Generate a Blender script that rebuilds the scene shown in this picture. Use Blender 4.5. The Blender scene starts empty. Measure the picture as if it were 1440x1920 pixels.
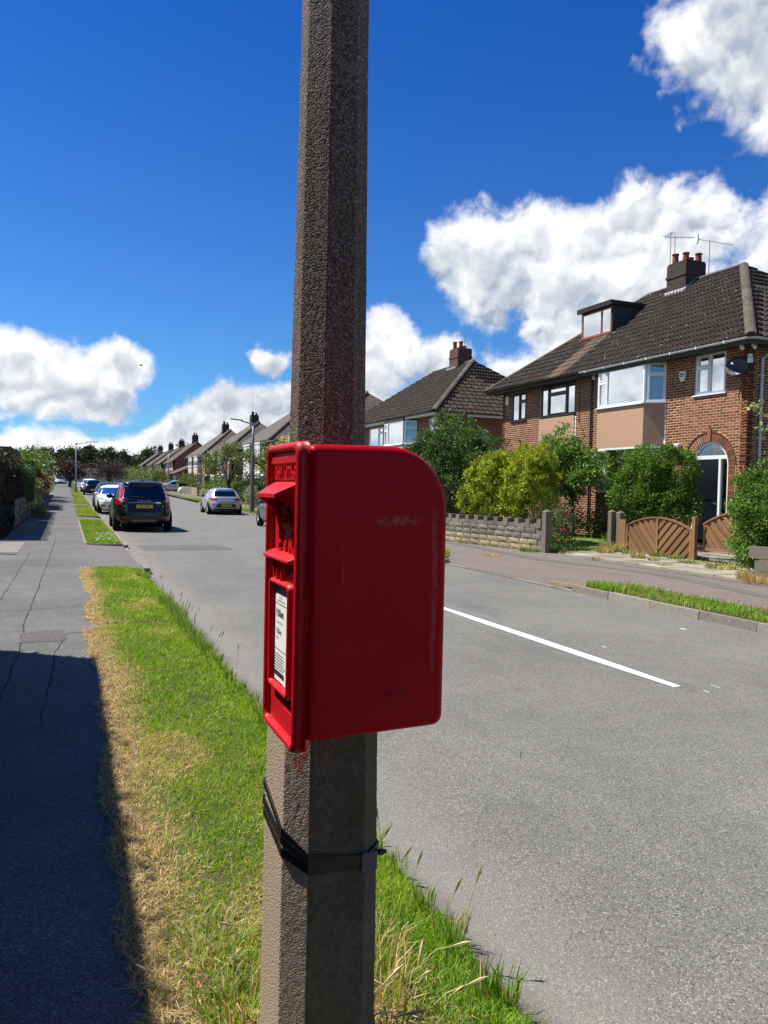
import bpy, bmesh, math, random
import numpy as np
from mathutils import Vector, Matrix, noise as mnoise
random.seed(7); RNG=np.random.default_rng(11)
S=bpy.context.scene; C=S.collection
rad=math.radians
# ---------------------------------------------------------------- camera
CAMH=1.62
th,pitch,yaw=rad(1.24),rad(1.75),rad(22.46)
fwd=Vector((math.sin(yaw)*math.cos(pitch),math.cos(yaw)*math.cos(pitch),-math.sin(pitch)))
r0=Vector((math.cos(yaw),-math.sin(yaw),0)); u0=r0.cross(fwd)
rgt=r0*math.cos(th)+u0*math.sin(th); upv=-r0*math.sin(th)+u0*math.cos(th)
cd=bpy.data.cameras.new('camera'); cam=bpy.data.objects.new('camera',cd); C.objects.link(cam)
M=Matrix((rgt,upv,-fwd)).transposed().to_4x4(); M.translation=(0,0,CAMH); cam.matrix_world=M
cd.sensor_fit='VERTICAL'; cd.sensor_height=36; cd.lens=1442/1920*36; cd.clip_start=0.05; cd.clip_end=3000
S.camera=cam
# ---------------------------------------------------------------- sun, sky, exposure
AZ,EL=rad(-90+38),rad(58)            # direction to the sun: azimuth from +Y towards +X, elevation
sd=Vector((math.sin(AZ)*math.cos(EL),math.cos(AZ)*math.cos(EL),math.sin(EL)))
SUN_STRENGTH=5.0; SKY_STRENGTH=0.1
sl=bpy.data.lights.new('sun','SUN'); sl.energy=SUN_STRENGTH; sl.angle=rad(.53); sl.color=(1,.955,.88)
so=bpy.data.objects.new('sun',sl); C.objects.link(so); so.rotation_euler=(-sd).to_track_quat('-Z','Y').to_euler()
so.location=(-30,20,60)
S.view_settings.view_transform='Standard'; S.view_settings.look='None'; S.view_settings.gamma=1
S.view_settings.exposure=0.72; S.view_settings.use_curve_mapping=False
try: S.render.engine='CYCLES'
except Exception: pass

class NT:
    def __init__(s,nt): s.nt=nt; s.nt.nodes.clear()
    def n(s,t,props=None,**ins):
        nd=s.nt.nodes.new(t)
        for k,v in (props or {}).items(): setattr(nd,k,v)
        for k,v in ins.items():
            k=k.replace('_',' ')
            key=int(k[1:]) if k[0]=='i' and k[1:].isdigit() else k
            sock=nd.inputs[key]
            if isinstance(v,bpy.types.NodeSocket): s.nt.links.new(v,sock)
            else: sock.default_value=v
        return nd
    def math(s,op,a,b=0.0,clamp=False,c=None):
        d=dict(i0=a,i1=b)
        if c is not None: d['i2']=c
        return s.n('ShaderNodeMath',dict(operation=op,use_clamp=clamp),**d).outputs[0]
    def mix(s,f,a,b,typ='MIX'):
        nd=s.nt.nodes.new('ShaderNodeMixRGB'); nd.blend_type=typ
        for k,v in ((0,f),(1,a),(2,b)):
            if isinstance(v,bpy.types.NodeSocket): s.nt.links.new(v,nd.inputs[k])
            else: nd.inputs[k].default_value=v if k==0 else (*v[:3],1)
        return nd.outputs[0]
    def noise(s,vec,scale,detail=4,rough=.55,dist=0):
        return s.n('ShaderNodeTexNoise',None,Vector=vec,Scale=scale,Detail=detail,Roughness=rough,Distortion=dist).outputs[0]
    def ramp(s,f,lo,hi):   # smoothstep
        nd=s.n('ShaderNodeMapRange',dict(interpolation_type='SMOOTHSTEP'),Value=f,From_Min=lo,From_Max=hi)
        return nd.outputs[0]

# world ------------------------------------------------------------------
W=bpy.data.worlds.new('World'); S.world=W; W.use_nodes=True
def build_world():
    t=NT(W.node_tree)
    co=t.n('ShaderNodeTexCoord').outputs['Generated']
    nrm=t.n('ShaderNodeVectorMath',dict(operation='NORMALIZE'),i0=co).outputs[0]
    sep=t.n('ShaderNodeSeparateXYZ',None,i0=nrm)
    sky=t.n('ShaderNodeTexSky',dict(sky_type='NISHITA',sun_disc=False,sun_elevation=EL,sun_rotation=AZ,altitude=60,air_density=1.0,dust_density=.25,ozone_density=2.2)).outputs[0]
    deg=180/math.pi
    az=t.math('MULTIPLY',t.math('ARCTAN2',sep.outputs[0],sep.outputs[1]),deg)
    el=t.math('MULTIPLY',t.math('ARCSINE',sep.outputs[2]),deg)
    # colour of the blue
    g=t.ramp(el,-2,38)
    tint=t.mix(g,SKY_LOW,SKY_HIGH)
    blue=t.mix(1.0,sky,tint,'MULTIPLY')
    p=t.n('ShaderNodeCombineXYZ',None,X=az,Y=el,Z=0.0).outputs[0]
    warp=t.n('ShaderNodeTexNoise',None,Vector=nrm,Scale=10.0,Detail=6.0,Roughness=.6)
    w2=t.n('ShaderNodeVectorMath',dict(operation='SUBTRACT'),i0=warp.outputs['Color'],i1=(.5,.5,.5)).outputs[0]
    w3=t.n('ShaderNodeVectorMath',dict(operation='MULTIPLY'),i0=w2,i1=(4.6,3.4,0)).outputs[0]
    pw=t.n('ShaderNodeVectorMath',dict(operation='ADD'),i0=p,i1=w3).outputs[0]
    blobs=[ # az, el, r_az, r_el
     (-3.5,8.2,5.5,2.5),(-1.5,6.2,6.2,2.2),(3.4,8.0,2.6,2.6),(1.6,6.2,4.0,2.0),(-8,7,6,3.5),
     (13.8,9.1,2.1,1.35),(22.6,9.2,3.6,3.3),(26.6,9.2,3.0,2.1),(20.5,7.0,3.5,3.0),(31.6,8.2,2.6,1.5),(29.0,6.6,6,1.7),
     (28.6,17.6,3.8,3.2),(32.0,15.6,5.8,3.9),(33.0,18.2,5.6,2.8),(36.0,13.2,5.2,3.5),(38.5,17.0,5.4,4.0),(43.2,17.6,4.6,3.4),(42.5,13.0,6,4),(49.5,15.5,4.0,5.5),(56,14,7,6),
     (47.8,28.6,6.9,5.0),(50.0,24.6,5.6,4.0),(56,27,7,5),
     
     (-12,4,9,1.2),(-52,12,26,14),(-30,6,14,4.5),(37,8,8,3.5),(48,8,8,4)]
    f=None; sw=None; sy=None
    for a,e,ra,re in blobs:
        d=t.n('ShaderNodeVectorMath',dict(operation='SUBTRACT'),i0=pw,i1=(a,e,0)).outputs[0]
        d=t.n('ShaderNodeVectorMath',dict(operation='MULTIPLY'),i0=d,i1=(1/ra,1/re,0)).outputs[0]
        l=t.n('ShaderNodeVectorMath',dict(operation='LENGTH'),i0=d).outputs['Value']
        v=t.math('SUBTRACT',1.0,l)
        wp=t.math('MAXIMUM',v,0.0); ry=t.math('MULTIPLY',wp,t.n('ShaderNodeSeparateXYZ',None,i0=d).outputs[1]); sw=wp if sw is None else t.math('ADD',sw,wp); sy=ry if sy is None else t.math('ADD',sy,ry)
        f=v if f is None else t.n('ShaderNodeMath',dict(operation='SMOOTH_MAX'),i0=f,i1=v,i2=.18).outputs[0]
    # bank of cloud low along the whole horizon, higher to the right of the street
    top=t.math('ADD',3.6,t.math('MULTIPLY',t.ramp(az,3,12),4.6))
    top=t.math('SUBTRACT',top,t.math('MULTIPLY',t.ramp(az,19,26),3.0))
    band=t.math('MULTIPLY',t.math('SUBTRACT',top,t.n('ShaderNodeSeparateXYZ',None,i0=pw).outputs[1]),.42)
    f=t.n('ShaderNodeMath',dict(operation='SMOOTH_MAX'),i0=f,i1=band,i2=.1).outputs[0]
    # scattered cumulus over the rest of the sky
    big=t.noise(nrm,2.3,3,.5)
    away=t.math('ADD',t.ramp(az,62,80),t.math('SUBTRACT',1.0,t.ramp(az,-35,-17)),clamp=True)
    lowfade=t.math('SUBTRACT',1.0,t.ramp(el,35,60))
    oth=t.math('SUBTRACT',t.math('MULTIPLY',t.math('SUBTRACT',big,.57),6.0),t.math('MULTIPLY',t.math('SUBTRACT',1.0,t.math('MULTIPLY',away,lowfade)),3.0))
    f=t.math('MAXIMUM',f,oth)
    # billows: smooth voronoi puffs at three sizes, each warped by noise
    wv=t.n('ShaderNodeVectorMath',dict(operation='SCALE'),i0=w2,Scale=.10).outputs[0]
    pn=t.n('ShaderNodeVectorMath',dict(operation='ADD'),i0=nrm,i1=wv).outputs[0]
    def puffs(vec):
        f_=None
        for sc_,am in ((9,.50),(21,.28),(47,.14)):
            d=t.n('ShaderNodeTexVoronoi',dict(feature='F1'),Vector=vec,Scale=float(sc_)).outputs['Distance']
            v=t.math('MULTIPLY',t.math('SUBTRACT',.62,d),am*1.5); f_=v if f_ is None else t.math('ADD',f_,v)
        return f_
    n1=t.noise(nrm,19.0,9,.6,.2)
    pa=puffs(pn)
    off=t.n('ShaderNodeVectorMath',dict(operation='ADD'),i0=pn,i1=tuple(Vector((-.50,.0,.80))*.016)).outputs[0]
    pb_=puffs(off)
    dens=t.math('ADD',f,t.math('ADD',t.math('MULTIPLY',t.math('SUBTRACT',n1,.5),1.15),t.math('MULTIPLY',pa,.55)))
    dens=t.math('SUBTRACT',dens,.05)
    alpha=t.ramp(dens,-.06,.36)
    lump=t.math('MULTIPLY',t.math('SUBTRACT',pa,pb_),2.5)
    n3=t.noise(nrm,6.0,5,.5)
    fine=t.math('MULTIPLY',t.math('SUBTRACT',t.noise(nrm,30,6,.6),.5),.35)
    lit=t.math('ADD',t.math('ADD',.80,t.math('ADD',lump,fine)),t.math('MULTIPLY',t.math('SUBTRACT',n3,.5),1.05))
    core=t.ramp(dens,.30,1.05)
    low=t.math('DIVIDE',sy,t.math('ADD',sw,.02))
    lit=t.math('ADD',lit,t.math('MULTIPLY',low,.75))
    lit=t.math('SUBTRACT',lit,t.math('MULTIPLY',core,.36),clamp=True)
    lit=t.math('ADD',lit,t.math('MULTIPLY',t.math('SUBTRACT',1.0,t.ramp(el,3,8)),.25),clamp=True)
    cc=t.mix(lit,CL_DARK,CL_LIT)
    col=t.mix(alpha,blue,cc)
    bg=t.n('ShaderNodeBackground',None,Color=col,Strength=SKY_STRENGTH).outputs[0]
    t.n('ShaderNodeOutputWorld',None,Surface=bg)
SKY_LOW=(.26,.52,.80); SKY_HIGH=(.052,.305,.76)
CL_DARK=(2.5,2.95,3.65); CL_LIT=(6.1,6.2,6.35)
build_world()

# ---------------------------------------------------------------- object helpers
WL={}
def tag(o,label=None,cat=None,group=None,kind=None):
    if label: o['label']=label
    if cat: o['category']=cat
    if group: o['group']=group
    if kind: o['kind']=kind
    return o
def thing(name,loc,label,cat,group=None,rz=0,kind=None):
    o=bpy.data.objects.new(name,None); C.objects.link(o); o.location=loc; o.rotation_euler=(0,0,rz); o.empty_display_size=.2
    WL[o.name]=Vector(loc); return tag(o,label,cat,group,kind)
def link(name,me,parent=None):
    o=bpy.data.objects.new(name,me); C.objects.link(o)
    if parent is not None: o.parent=parent; WL[o.name]=WL[parent.name]
    else: WL[o.name]=Vector((0,0,0))
    return o
def copy_tree(o,parent=None):
    c=o.copy(); C.objects.link(c); c.parent=parent; WL[c.name]=Vector(o.location) if parent is None else WL[parent.name]
    for ch in list(o.children): copy_tree(ch,c)
    return c
def gz(y):
    y=max(y,0.); 
    if y<36: return 0.
    if y<48: return .0105*(y-36)**2/24
    if y<220: return .0105*(y-42)
    return .0105*178
class MB:
    def __init__(s): s.v=[]; s.f=[]; s.m=[]
    def add(s,vs,fs,m=0):
        k=len(s.v); s.v+=[tuple(p) for p in vs]; s.f+=[tuple(k+i for i in f) for f in fs]; s.m+=[m]*len(fs); return s
    def box(s,x0,x1,y0,y1,z0,z1,m=0,T=None):
        vs=[(x,y,z) for z in (z0,z1) for y in (y0,y1) for x in (x0,x1)]
        if T: vs=[T(*p) for p in vs]
        return s.add(vs,[(0,2,3,1),(4,5,7,6),(0,1,5,4),(2,6,7,3),(0,4,6,2),(1,3,7,5)],m)
    def poly(s,pts,m=0): return s.add(pts,[tuple(range(len(pts)))],m)
    def prism(s,pts,d,m=0):  # pts planar loop, d vector
        n=len(pts); a=[Vector(p) for p in pts]; d=Vector(d); b=[p+d for p in a]
        return s.add(a+b,[tuple(range(n))[::-1],tuple(range(n,2*n))]+[(i,(i+1)%n,n+(i+1)%n,n+i) for i in range(n)],m)
    def tube(s,path,r,n=6,m=0,cap=True):
        P=[Vector(p) for p in path]; rs=r if isinstance(r,(list,tuple)) else [r]*len(P); vs=[]; fs=[]
        ref=None
        for i,p in enumerate(P):
            d=(P[min(i+1,len(P)-1)]-P[max(i-1,0)]); d=d.normalized() if d.length>1e-9 else Vector((0,0,1))
            if ref is None: ref=d.orthogonal().normalized()
            ref=(ref-d*ref.dot(d)); ref=ref.normalized() if ref.length>1e-6 else d.orthogonal().normalized()
            b=d.cross(ref)
            for k in range(n):
                a=2*math.pi*k/n; vs.append(p+(ref*math.cos(a)+b*math.sin(a))*rs[i])
        for i in range(len(P)-1):
            for k in range(n): fs.append((i*n+k,i*n+(k+1)%n,(i+1)*n+(k+1)%n,(i+1)*n+k))
        if cap: fs.append(tuple(range(n))[::-1]); fs.append(tuple((len(P)-1)*n+k for k in range(n)))
        return s.add(vs,fs,m)
    def lathe(s,prof,c,axis='Z',n=20,m=0):   # prof: (r,h)
        vs=[];fs=[]; c=Vector(c)
        for r,h in prof:
            for k in range(n):
                a=2*math.pi*k/n; x,y=r*math.cos(a),r*math.sin(a)
                vs.append(c+(Vector((x,y,h)) if axis=='Z' else Vector((h,x,y)) if axis=='X' else Vector((x,h,y))))
        for i in range(len(prof)-1):
            for k in range(n): fs.append((i*n+k,i*n+(k+1)%n,(i+1)*n+(k+1)%n,(i+1)*n+k))
        return s.add(vs,fs,m)
    def build(s,name,mats,parent=None,smooth=False,bevel=0,segs=2,local=False,angle=40):
        off=Vector((0,0,0)) if (parent is None or local) else WL[parent.name]
        me=bpy.data.meshes.new(name); me.from_pydata([Vector(p)-off for p in s.v],[],s.f)
        for mt in (mats if isinstance(mats,(list,tuple)) else [mats]): me.materials.append(mt)
        me.polygons.foreach_set('material_index',s.m)
        if smooth: me.polygons.foreach_set('use_smooth',[True]*len(me.polygons))
        me.update(); o=link(name,me,parent)
        if bevel:
            b=o.modifiers.new('bevel','BEVEL'); b.width=bevel; b.segments=segs; b.limit_method='ANGLE'; b.angle_limit=rad(angle)
        return o
def npmesh(name,V,F,mats,parent=None,col=None,smooth=False,tint=None,local=False):
    """V (n,3), F (m,3|4) numpy; col per vertex rgb; tint per face"""
    V=np.asarray(V,float)
    if parent is not None and not local: V=V-np.array(WL[parent.name])
    me=bpy.data.meshes.new(name); F=np.asarray(F); k=F.shape[1]
    me.vertices.add(len(V)); me.vertices.foreach_set('co',V.astype(np.float32).ravel())
    me.loops.add(F.size); me.loops.foreach_set('vertex_index',F.astype(np.int32).ravel())
    me.polygons.add(len(F)); me.polygons.foreach_set('loop_start',np.arange(0,F.size,k,dtype=np.int32))
    try: me.polygons.foreach_set('loop_total',np.full(len(F),k,dtype=np.int32))
    except Exception: pass
    if smooth: me.polygons.foreach_set('use_smooth',np.ones(len(F),dtype=bool))
    for mt in (mats if isinstance(mats,(list,tuple)) else [mats]): me.materials.append(mt)
    me.update(calc_edges=True)
    if col is not None:
        a=me.attributes.new('col','FLOAT_COLOR','POINT'); c=np.ones((len(V),4),np.float32); c[:,:3]=col; a.data.foreach_set('color',c.ravel())
    if tint is not None:
        a=me.attributes.new('tint','FLOAT','FACE'); a.data.foreach_set('value',np.asarray(tint,np.float32))
    me.validate()
    return link(name,me,parent)
def pieces(name,V,F,mat,mats4,parent,limit=300,stuff=None,full=None,smooth=False,tints=None):
    """repeat one small mesh: the nearest `limit` whole ones become parts, the rest one part of kind stuff"""
    V=np.asarray(V,float); A=np.asarray(mats4,float); n=len(A)
    if n==0: return
    off=np.array(WL[parent.name]); cen=A[:,:3,3]
    d=np.linalg.norm(cen-np.array([0,0,CAMH]),axis=1)
    if full is not None: d=np.where(full,d,1e9)
    order=np.argsort(d); lim=min(limit,int((d<1e8).sum()))
    tn=RNG.random(n) if tints is None else np.asarray(tints)
    me=bpy.data.meshes.new(name); me.from_pydata([tuple(p) for p in V],[],[tuple(f) for f in F]); me.materials.append(mat)
    if smooth: me.polygons.foreach_set('use_smooth',[True]*len(me.polygons))
    for i in order[:lim]:
        o=link(name,me,parent); m=A[i].copy(); m[:3,3]-=off; o.matrix_local=Matrix(m.tolist())
    rest=order[lim:]
    if len(rest):
        nv=len(V); VH=np.concatenate([V,np.ones((nv,1))],1)
        AV=np.einsum('nij,vj->nvi',A[rest],VH)[:,:,:3].reshape(-1,3)-off
        fs=[];
        fl=[tuple(f) for f in F]; k=max(len(f) for f in fl)
        if all(len(f)==k for f in fl):
            Fn=np.array(fl); FF=(Fn[None]+ (np.arange(len(rest))*nv)[:,None,None]).reshape(-1,k)
            o=npmesh(stuff or name,AV,FF,mat,parent,tint=np.repeat(tn[rest],len(fl)),local=True,smooth=smooth)
        else:
            me2=bpy.data.meshes.new(name)
            allf=[tuple(j+b*nv for j in f) for b in range(len(rest)) for f in fl]
            me2.from_pydata(AV.tolist(),[],allf); me2.materials.append(mat)
            a=me2.attributes.new('tint','FLOAT','FACE'); a.data.foreach_set('value',np.repeat(tn[rest],len(fl)).astype(np.float32))
            o=link(stuff or name,me2,parent)
        o['kind']='stuff'
def text_mesh(name,txt,size,mat,T,extrude=0.0,parent=None,sx=1.0,align='CENTER',spacing=1.0,local=False,bold=0.0):
    """T: function (u,v,w)->world"""
    cu=bpy.data.curves.new(name,'FONT'); cu.body=txt; cu.size=size; cu.extrude=extrude/2; cu.align_x=align; cu.align_y='CENTER'; cu.space_character=spacing; cu.resolution_u=3; cu.offset=bold
    tmp=bpy.data.objects.new(name+'_src',cu); C.objects.link(tmp)
    dg=bpy.context.evaluated_depsgraph_get(); dg.update()
    me=bpy.data.meshes.new_from_object(tmp.evaluated_get(dg))
    bpy.data.objects.remove(tmp); bpy.data.curves.remove(cu)
    off=Vector((0,0,0)) if (parent is None or local) else WL[parent.name]
    for v in me.vertices: v.co=Vector(T(v.co.x*sx,v.co.y,v.co.z+extrude/2))-off
    me.materials.clear(); me.materials.append(mat); me.name=name
    return link(name,me,parent)
# ---------------------------------------------------------------- materials
def newmat(name):
    m=bpy.data.materials.new(name); m.use_nodes=True; return m,NT(m.node_tree)
def out(t,sh,disp=None):
    o=t.n('ShaderNodeOutputMaterial',None,Surface=sh)
def pbsdf(t,col,rough=.7,normal=None,**kw):
    ins={'Base Color':col if isinstance(col,bpy.types.NodeSocket) else (*col[:3],1),'Roughness':rough}
    nd=t.nt.nodes.new('ShaderNodeBsdfPrincipled')
    if not isinstance(rough,bpy.types.NodeSocket) and rough>=.8 and 'Specular IOR Level' not in kw: kw['Specular IOR Level']=.2
    for k,v in list(ins.items())+[(k.replace('_',' '),v) for k,v in kw.items()]:
        if isinstance(v,bpy.types.NodeSocket): t.nt.links.new(v,nd.inputs[k])
        else: nd.inputs[k].default_value=v
    if normal is not None: t.nt.links.new(normal,nd.inputs['Normal'])
    return nd.outputs[0]
def objco(t): return t.n('ShaderNodeTexCoord').outputs['Object']
def bump(t,h,strength=.5,dist=.01,normal=None):
    d=dict(Height=h,Strength=strength,Distance=dist)
    if normal is not None: d['Normal']=normal
    return t.n('ShaderNodeBump',None,**d).outputs[0]
def simple(name,col,rough=.6,var=.15,scale=6,bs=0,bscale=40,bdist=.005,rnd=0,**kw):
    m,t=newmat(name); co=objco(t); n=t.noise(co,scale,5,.6)
    f=t.math('MULTIPLY',t.math('SUBTRACT',n,.5),2*var)
    if rnd:
        r=t.n('ShaderNodeObjectInfo').outputs['Random']; a=t.n('ShaderNodeAttribute',dict(attribute_name='tint')).outputs['Fac']
        r=t.math('FRACT',t.math('ADD',r,a)); f=t.math('ADD',f,t.math('MULTIPLY',t.math('SUBTRACT',r,.5),2*rnd))
    v=t.math('ADD',1.0,t.math('MULTIPLY',f,1.6))
    c=t.n('ShaderNodeVectorMath',dict(operation='SCALE'),i0=tuple(col[:3]),Scale=v).outputs[0]
    nm=None
    if bs: nm=bump(t,t.noise(co,bscale,4,.6),bs,bdist)
    out(t,pbsdf(t,c,rough,nm,**kw)); return m
def tnoise(t,co,scale,lo,hi,detail=4,rough=.55): return t.ramp(t.noise(co,scale,detail,rough),lo,hi)
def mat_asphalt(name,base,light,dark,big=.25,path=False):
    m,t=newmat(name); co=objco(t)
    agg=t.n('ShaderNodeTexVoronoi',dict(feature='F1'),Vector=co,Scale=170.0 if not path else 170.0)
    sp=t.n('ShaderNodeSeparateXYZ',None,i0=agg.outputs['Color']).outputs[0]
    c=t.mix(t.ramp(sp,.80,.97),base,light)
    c=t.mix(t.ramp(sp,.22,.04),c,dark)
    fine=t.noise(co,330,3,.7); c=t.mix(t.math('MULTIPLY',t.ramp(fine,.4,.75),.25),c,light)
    l=t.noise(co,.55,6,.6); l2=t.noise(co,3.5,5,.6)
    k=t.math('ADD',t.math('MULTIPLY',t.math('SUBTRACT',l,.5),big*2.2),t.math('MULTIPLY',t.math('SUBTRACT',l2,.5),big*1.2))
    c=t.n('ShaderNodeVectorMath',dict(operation='SCALE'),i0=c,Scale=t.math('ADD',1.0,k)).outputs[0]
    y=t.n('ShaderNodeSeparateXYZ',None,i0=co)
    if not path:
        # pale dust in the gutter, faint darker wheel lines, a few hair cracks
        x=y.outputs[0]
        wob=t.math('ADD',x,t.math('MULTIPLY',t.math('SUBTRACT',t.noise(co,1.3,4,.6),.5),.35))
        gut=t.math('SUBTRACT',1.0,t.ramp(wob,1.38,1.95)); c=t.mix(t.math('MULTIPLY',gut,.45),c,(.24,.22,.19))
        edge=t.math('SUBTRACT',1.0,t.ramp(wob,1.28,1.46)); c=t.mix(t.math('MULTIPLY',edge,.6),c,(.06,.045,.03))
        c=t.mix(t.math('MULTIPLY',t.ramp(t.math('ABSOLUTE',t.math('SUBTRACT',wob,3.0)),.55,.0),.10),c,(.06,.06,.06))
        cr=t.n('ShaderNodeTexVoronoi',dict(feature='DISTANCE_TO_EDGE'),Vector=t.n('ShaderNodeVectorMath',dict(operation='ADD'),i0=co,i1=t.n('ShaderNodeVectorMath',dict(operation='SCALE'),i0=t.n('ShaderNodeTexNoise',None,Vector=co,Scale=2.2,Detail=5.0).outputs['Color'],Scale=.9).outputs[0]).outputs[0],Scale=.33).outputs[0]
        crk=t.math('MULTIPLY',t.math('LESS_THAN',cr,.0022),t.ramp(t.noise(co,1.1,2),.52,.6))
        c=t.mix(t.math('MULTIPLY',crk,.22),c,(.03,.03,.03))
        stn=t.noise(t.n('ShaderNodeVectorMath',dict(operation='MULTIPLY'),i0=co,i1=(1.6,.35,1)).outputs[0],1.0,6,.62); c=t.mix(t.math('MULTIPLY',t.ramp(stn,.52,.70),.28),c,(.075,.073,.068))
    h=t.math('ADD',t.math('MULTIPLY',agg.outputs['Distance'],-1.0),t.math('MULTIPLY',fine,.6))
    nm=bump(t,h,.55,.004)
    out(t,pbsdf(t,c,.85,nm,**{'Specular IOR Level':.18})); return m
ASPH=mat_asphalt('asphalt_road',(.141,.137,.121),(.29,.28,.25),(.055,.054,.05))
PATH=mat_asphalt('asphalt_footway',(.110,.107,.097),(.24,.23,.21),(.05,.05,.045),.48,True)
PATHR=mat_asphalt('asphalt_footway_reddish',(.155,.125,.105),(.28,.24,.21),(.075,.065,.055),.22,True)
PATHD=mat_asphalt('asphalt_trench_strip',(.115,.105,.098),(.22,.2,.19),(.06,.055,.05),.2,True)
XOVER=mat_asphalt('crossover_tarmac',(.135,.120,.108),(.26,.24,.22),(.06,.055,.05),.25,True)
PAINT=simple('road_paint',(.74,.74,.70),.6,.12,30,.4,150,.003)
CRACK=simple('crack_filler',(.035,.033,.03),.9,.3,20)
SOIL=simple('soil',(.075,.065,.030),.95,.45,14,.6,60,.01)
SOILG=simple('grass_base',(.050,.075,.018),.95,.4,9,.6,60,.01)
CONC=simple('concrete_kerb',(.21,.19,.155),.85,.3,22,.6,110,.004,rnd=.12)
SLAB=simple('paving_slab',(.27,.245,.185),.85,.3,9,.5,90,.004,rnd=.16)
POSTC=simple('aggregate_concrete_post',(.17,.15,.115),.9,.4,60,1.0,190,.006)
def mat_pole():
    m,t=newmat('exposed_aggregate_column'); co=objco(t)
    v=t.n('ShaderNodeTexVoronoi',dict(feature='F1'),Vector=co,Scale=210.0); 
    r=t.n('ShaderNodeSeparateXYZ',None,i0=v.outputs['Color'])
    c=t.mix(r.outputs[0],(.085,.058,.040),(.25,.185,.135))
    stv=t.noise(t.n('ShaderNodeVectorMath',dict(operation='MULTIPLY'),i0=co,i1=(26,26,1.1)).outputs[0],1.0,5,.6); c=t.mix(t.math('MULTIPLY',t.ramp(stv,.5,.72),.45),c,(.045,.036,.028))
    c=t.mix(t.ramp(r.outputs[1],.93,.99),c,(.36,.31,.26))
    big=t.noise(co,3.0,6,.6); c=t.n('ShaderNodeVectorMath',dict(operation='SCALE'),i0=c,Scale=t.math('ADD',.70,t.math('MULTIPLY',big,.6))).outputs[0]
    c=t.mix(t.math('MULTIPLY',t.ramp(v.outputs['Distance'],.35,.75),.75),c,(.03,.022,.016))
    sp=t.n('ShaderNodeSeparateXYZ',None,i0=co); z=sp.outputs[2]; x=sp.outputs[0]
    # lower casting is paler and greener; a smear of red paint under the box
    low=t.math('SUBTRACT',1.0,t.ramp(z,1.1,1.3)); 
    c=t.mix(t.math('MULTIPLY',low,.55),c,(.50,.395,.29))
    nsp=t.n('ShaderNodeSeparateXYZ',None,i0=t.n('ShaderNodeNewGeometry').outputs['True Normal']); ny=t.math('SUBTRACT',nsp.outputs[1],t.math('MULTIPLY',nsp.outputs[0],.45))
    algae_shade=t.math('MULTIPLY',t.math('MULTIPLY',low,t.math('GREATER_THAN',t.math('MULTIPLY',ny,-1.0),.72)),t.math('ADD',.55,t.math('ADD',t.math('MULTIPLY',big,.25),t.math('MULTIPLY',t.ramp(t.noise(co,60,5,.65),.35,.7),.15))),clamp=True); c=t.mix(algae_shade,c,(.030,.026,.014))  # algae plus painted shade, only on lower faces turned away from the sun
    alg=t.math('MULTIPLY',low,t.math('MULTIPLY',t.ramp(x,-.03,.05),t.ramp(big,.42,.62))); c=t.mix(t.math('MULTIPLY',alg,.5),c,(.06,.065,.02))
    d=t.math('ADD',t.math('POWER',t.math('MULTIPLY',t.math('SUBTRACT',x,-.092),42.0),2.0),t.math('POWER',t.math('MULTIPLY',t.math('SUBTRACT',z,1.02),8.5),2.0))
    red=t.math('MULTIPLY',t.math('SUBTRACT',1.0,t.ramp(d,.2,1.2)),t.ramp(t.noise(co,34,4),.35,.6))
    red=t.math('MULTIPLY',red,t.math('LESS_THAN',t.math('ABSOLUTE',t.math('SUBTRACT',z,.98)),.18))
    c=t.mix(t.math('MULTIPLY',red,.85),c,(.30,.012,.014))
    h=t.math('ADD',t.math('MULTIPLY',v.outputs['Distance'],-1.4),t.math('MULTIPLY',t.noise(co,480,3),.35))
    nm=bump(t,h,.5,.004)
    out(t,pbsdf(t,c,.85,nm)); return m
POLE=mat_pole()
def mat_red():
    m,t=newmat('pillar_red_paint'); co=objco(t)
    n=t.noise(co,9,5,.6); c=t.mix(t.ramp(n,.3,.75),(.44,.003,.009),(.52,.006,.014))
    sc=t.noise(t.n('ShaderNodeVectorMath',dict(operation='MULTIPLY'),i0=co,i1=(9,9,1.2)).outputs[0],9,6,.7)
    c=t.mix(t.math('MULTIPLY',t.ramp(sc,.66,.74),.35),c,(.62,.16,.18))
    chip=t.noise(co,75,4,.7); c=t.mix(t.math('MULTIPLY',t.math('MULTIPLY',t.ramp(chip,.70,.73),t.ramp(n,.50,.6)),.6),c,(.55,.32,.32))
    dust=t.noise(co,30,5,.65); rg=t.math('ADD',.34,t.math('MULTIPLY',dust,.25))
    h=t.math('ADD',t.math('MULTIPLY',t.noise(co,26,5,.6),1.0),t.math('MULTIPLY',t.noise(co,160,3,.6),.18))
    nm=bump(t,h,.28,.006)
    out(t,pbsdf(t,c,rg,nm,**{'Specular IOR Level':.30,'Coat Weight':.05,'Coat Roughness':.2})); return m
RED=mat_red()
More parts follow.
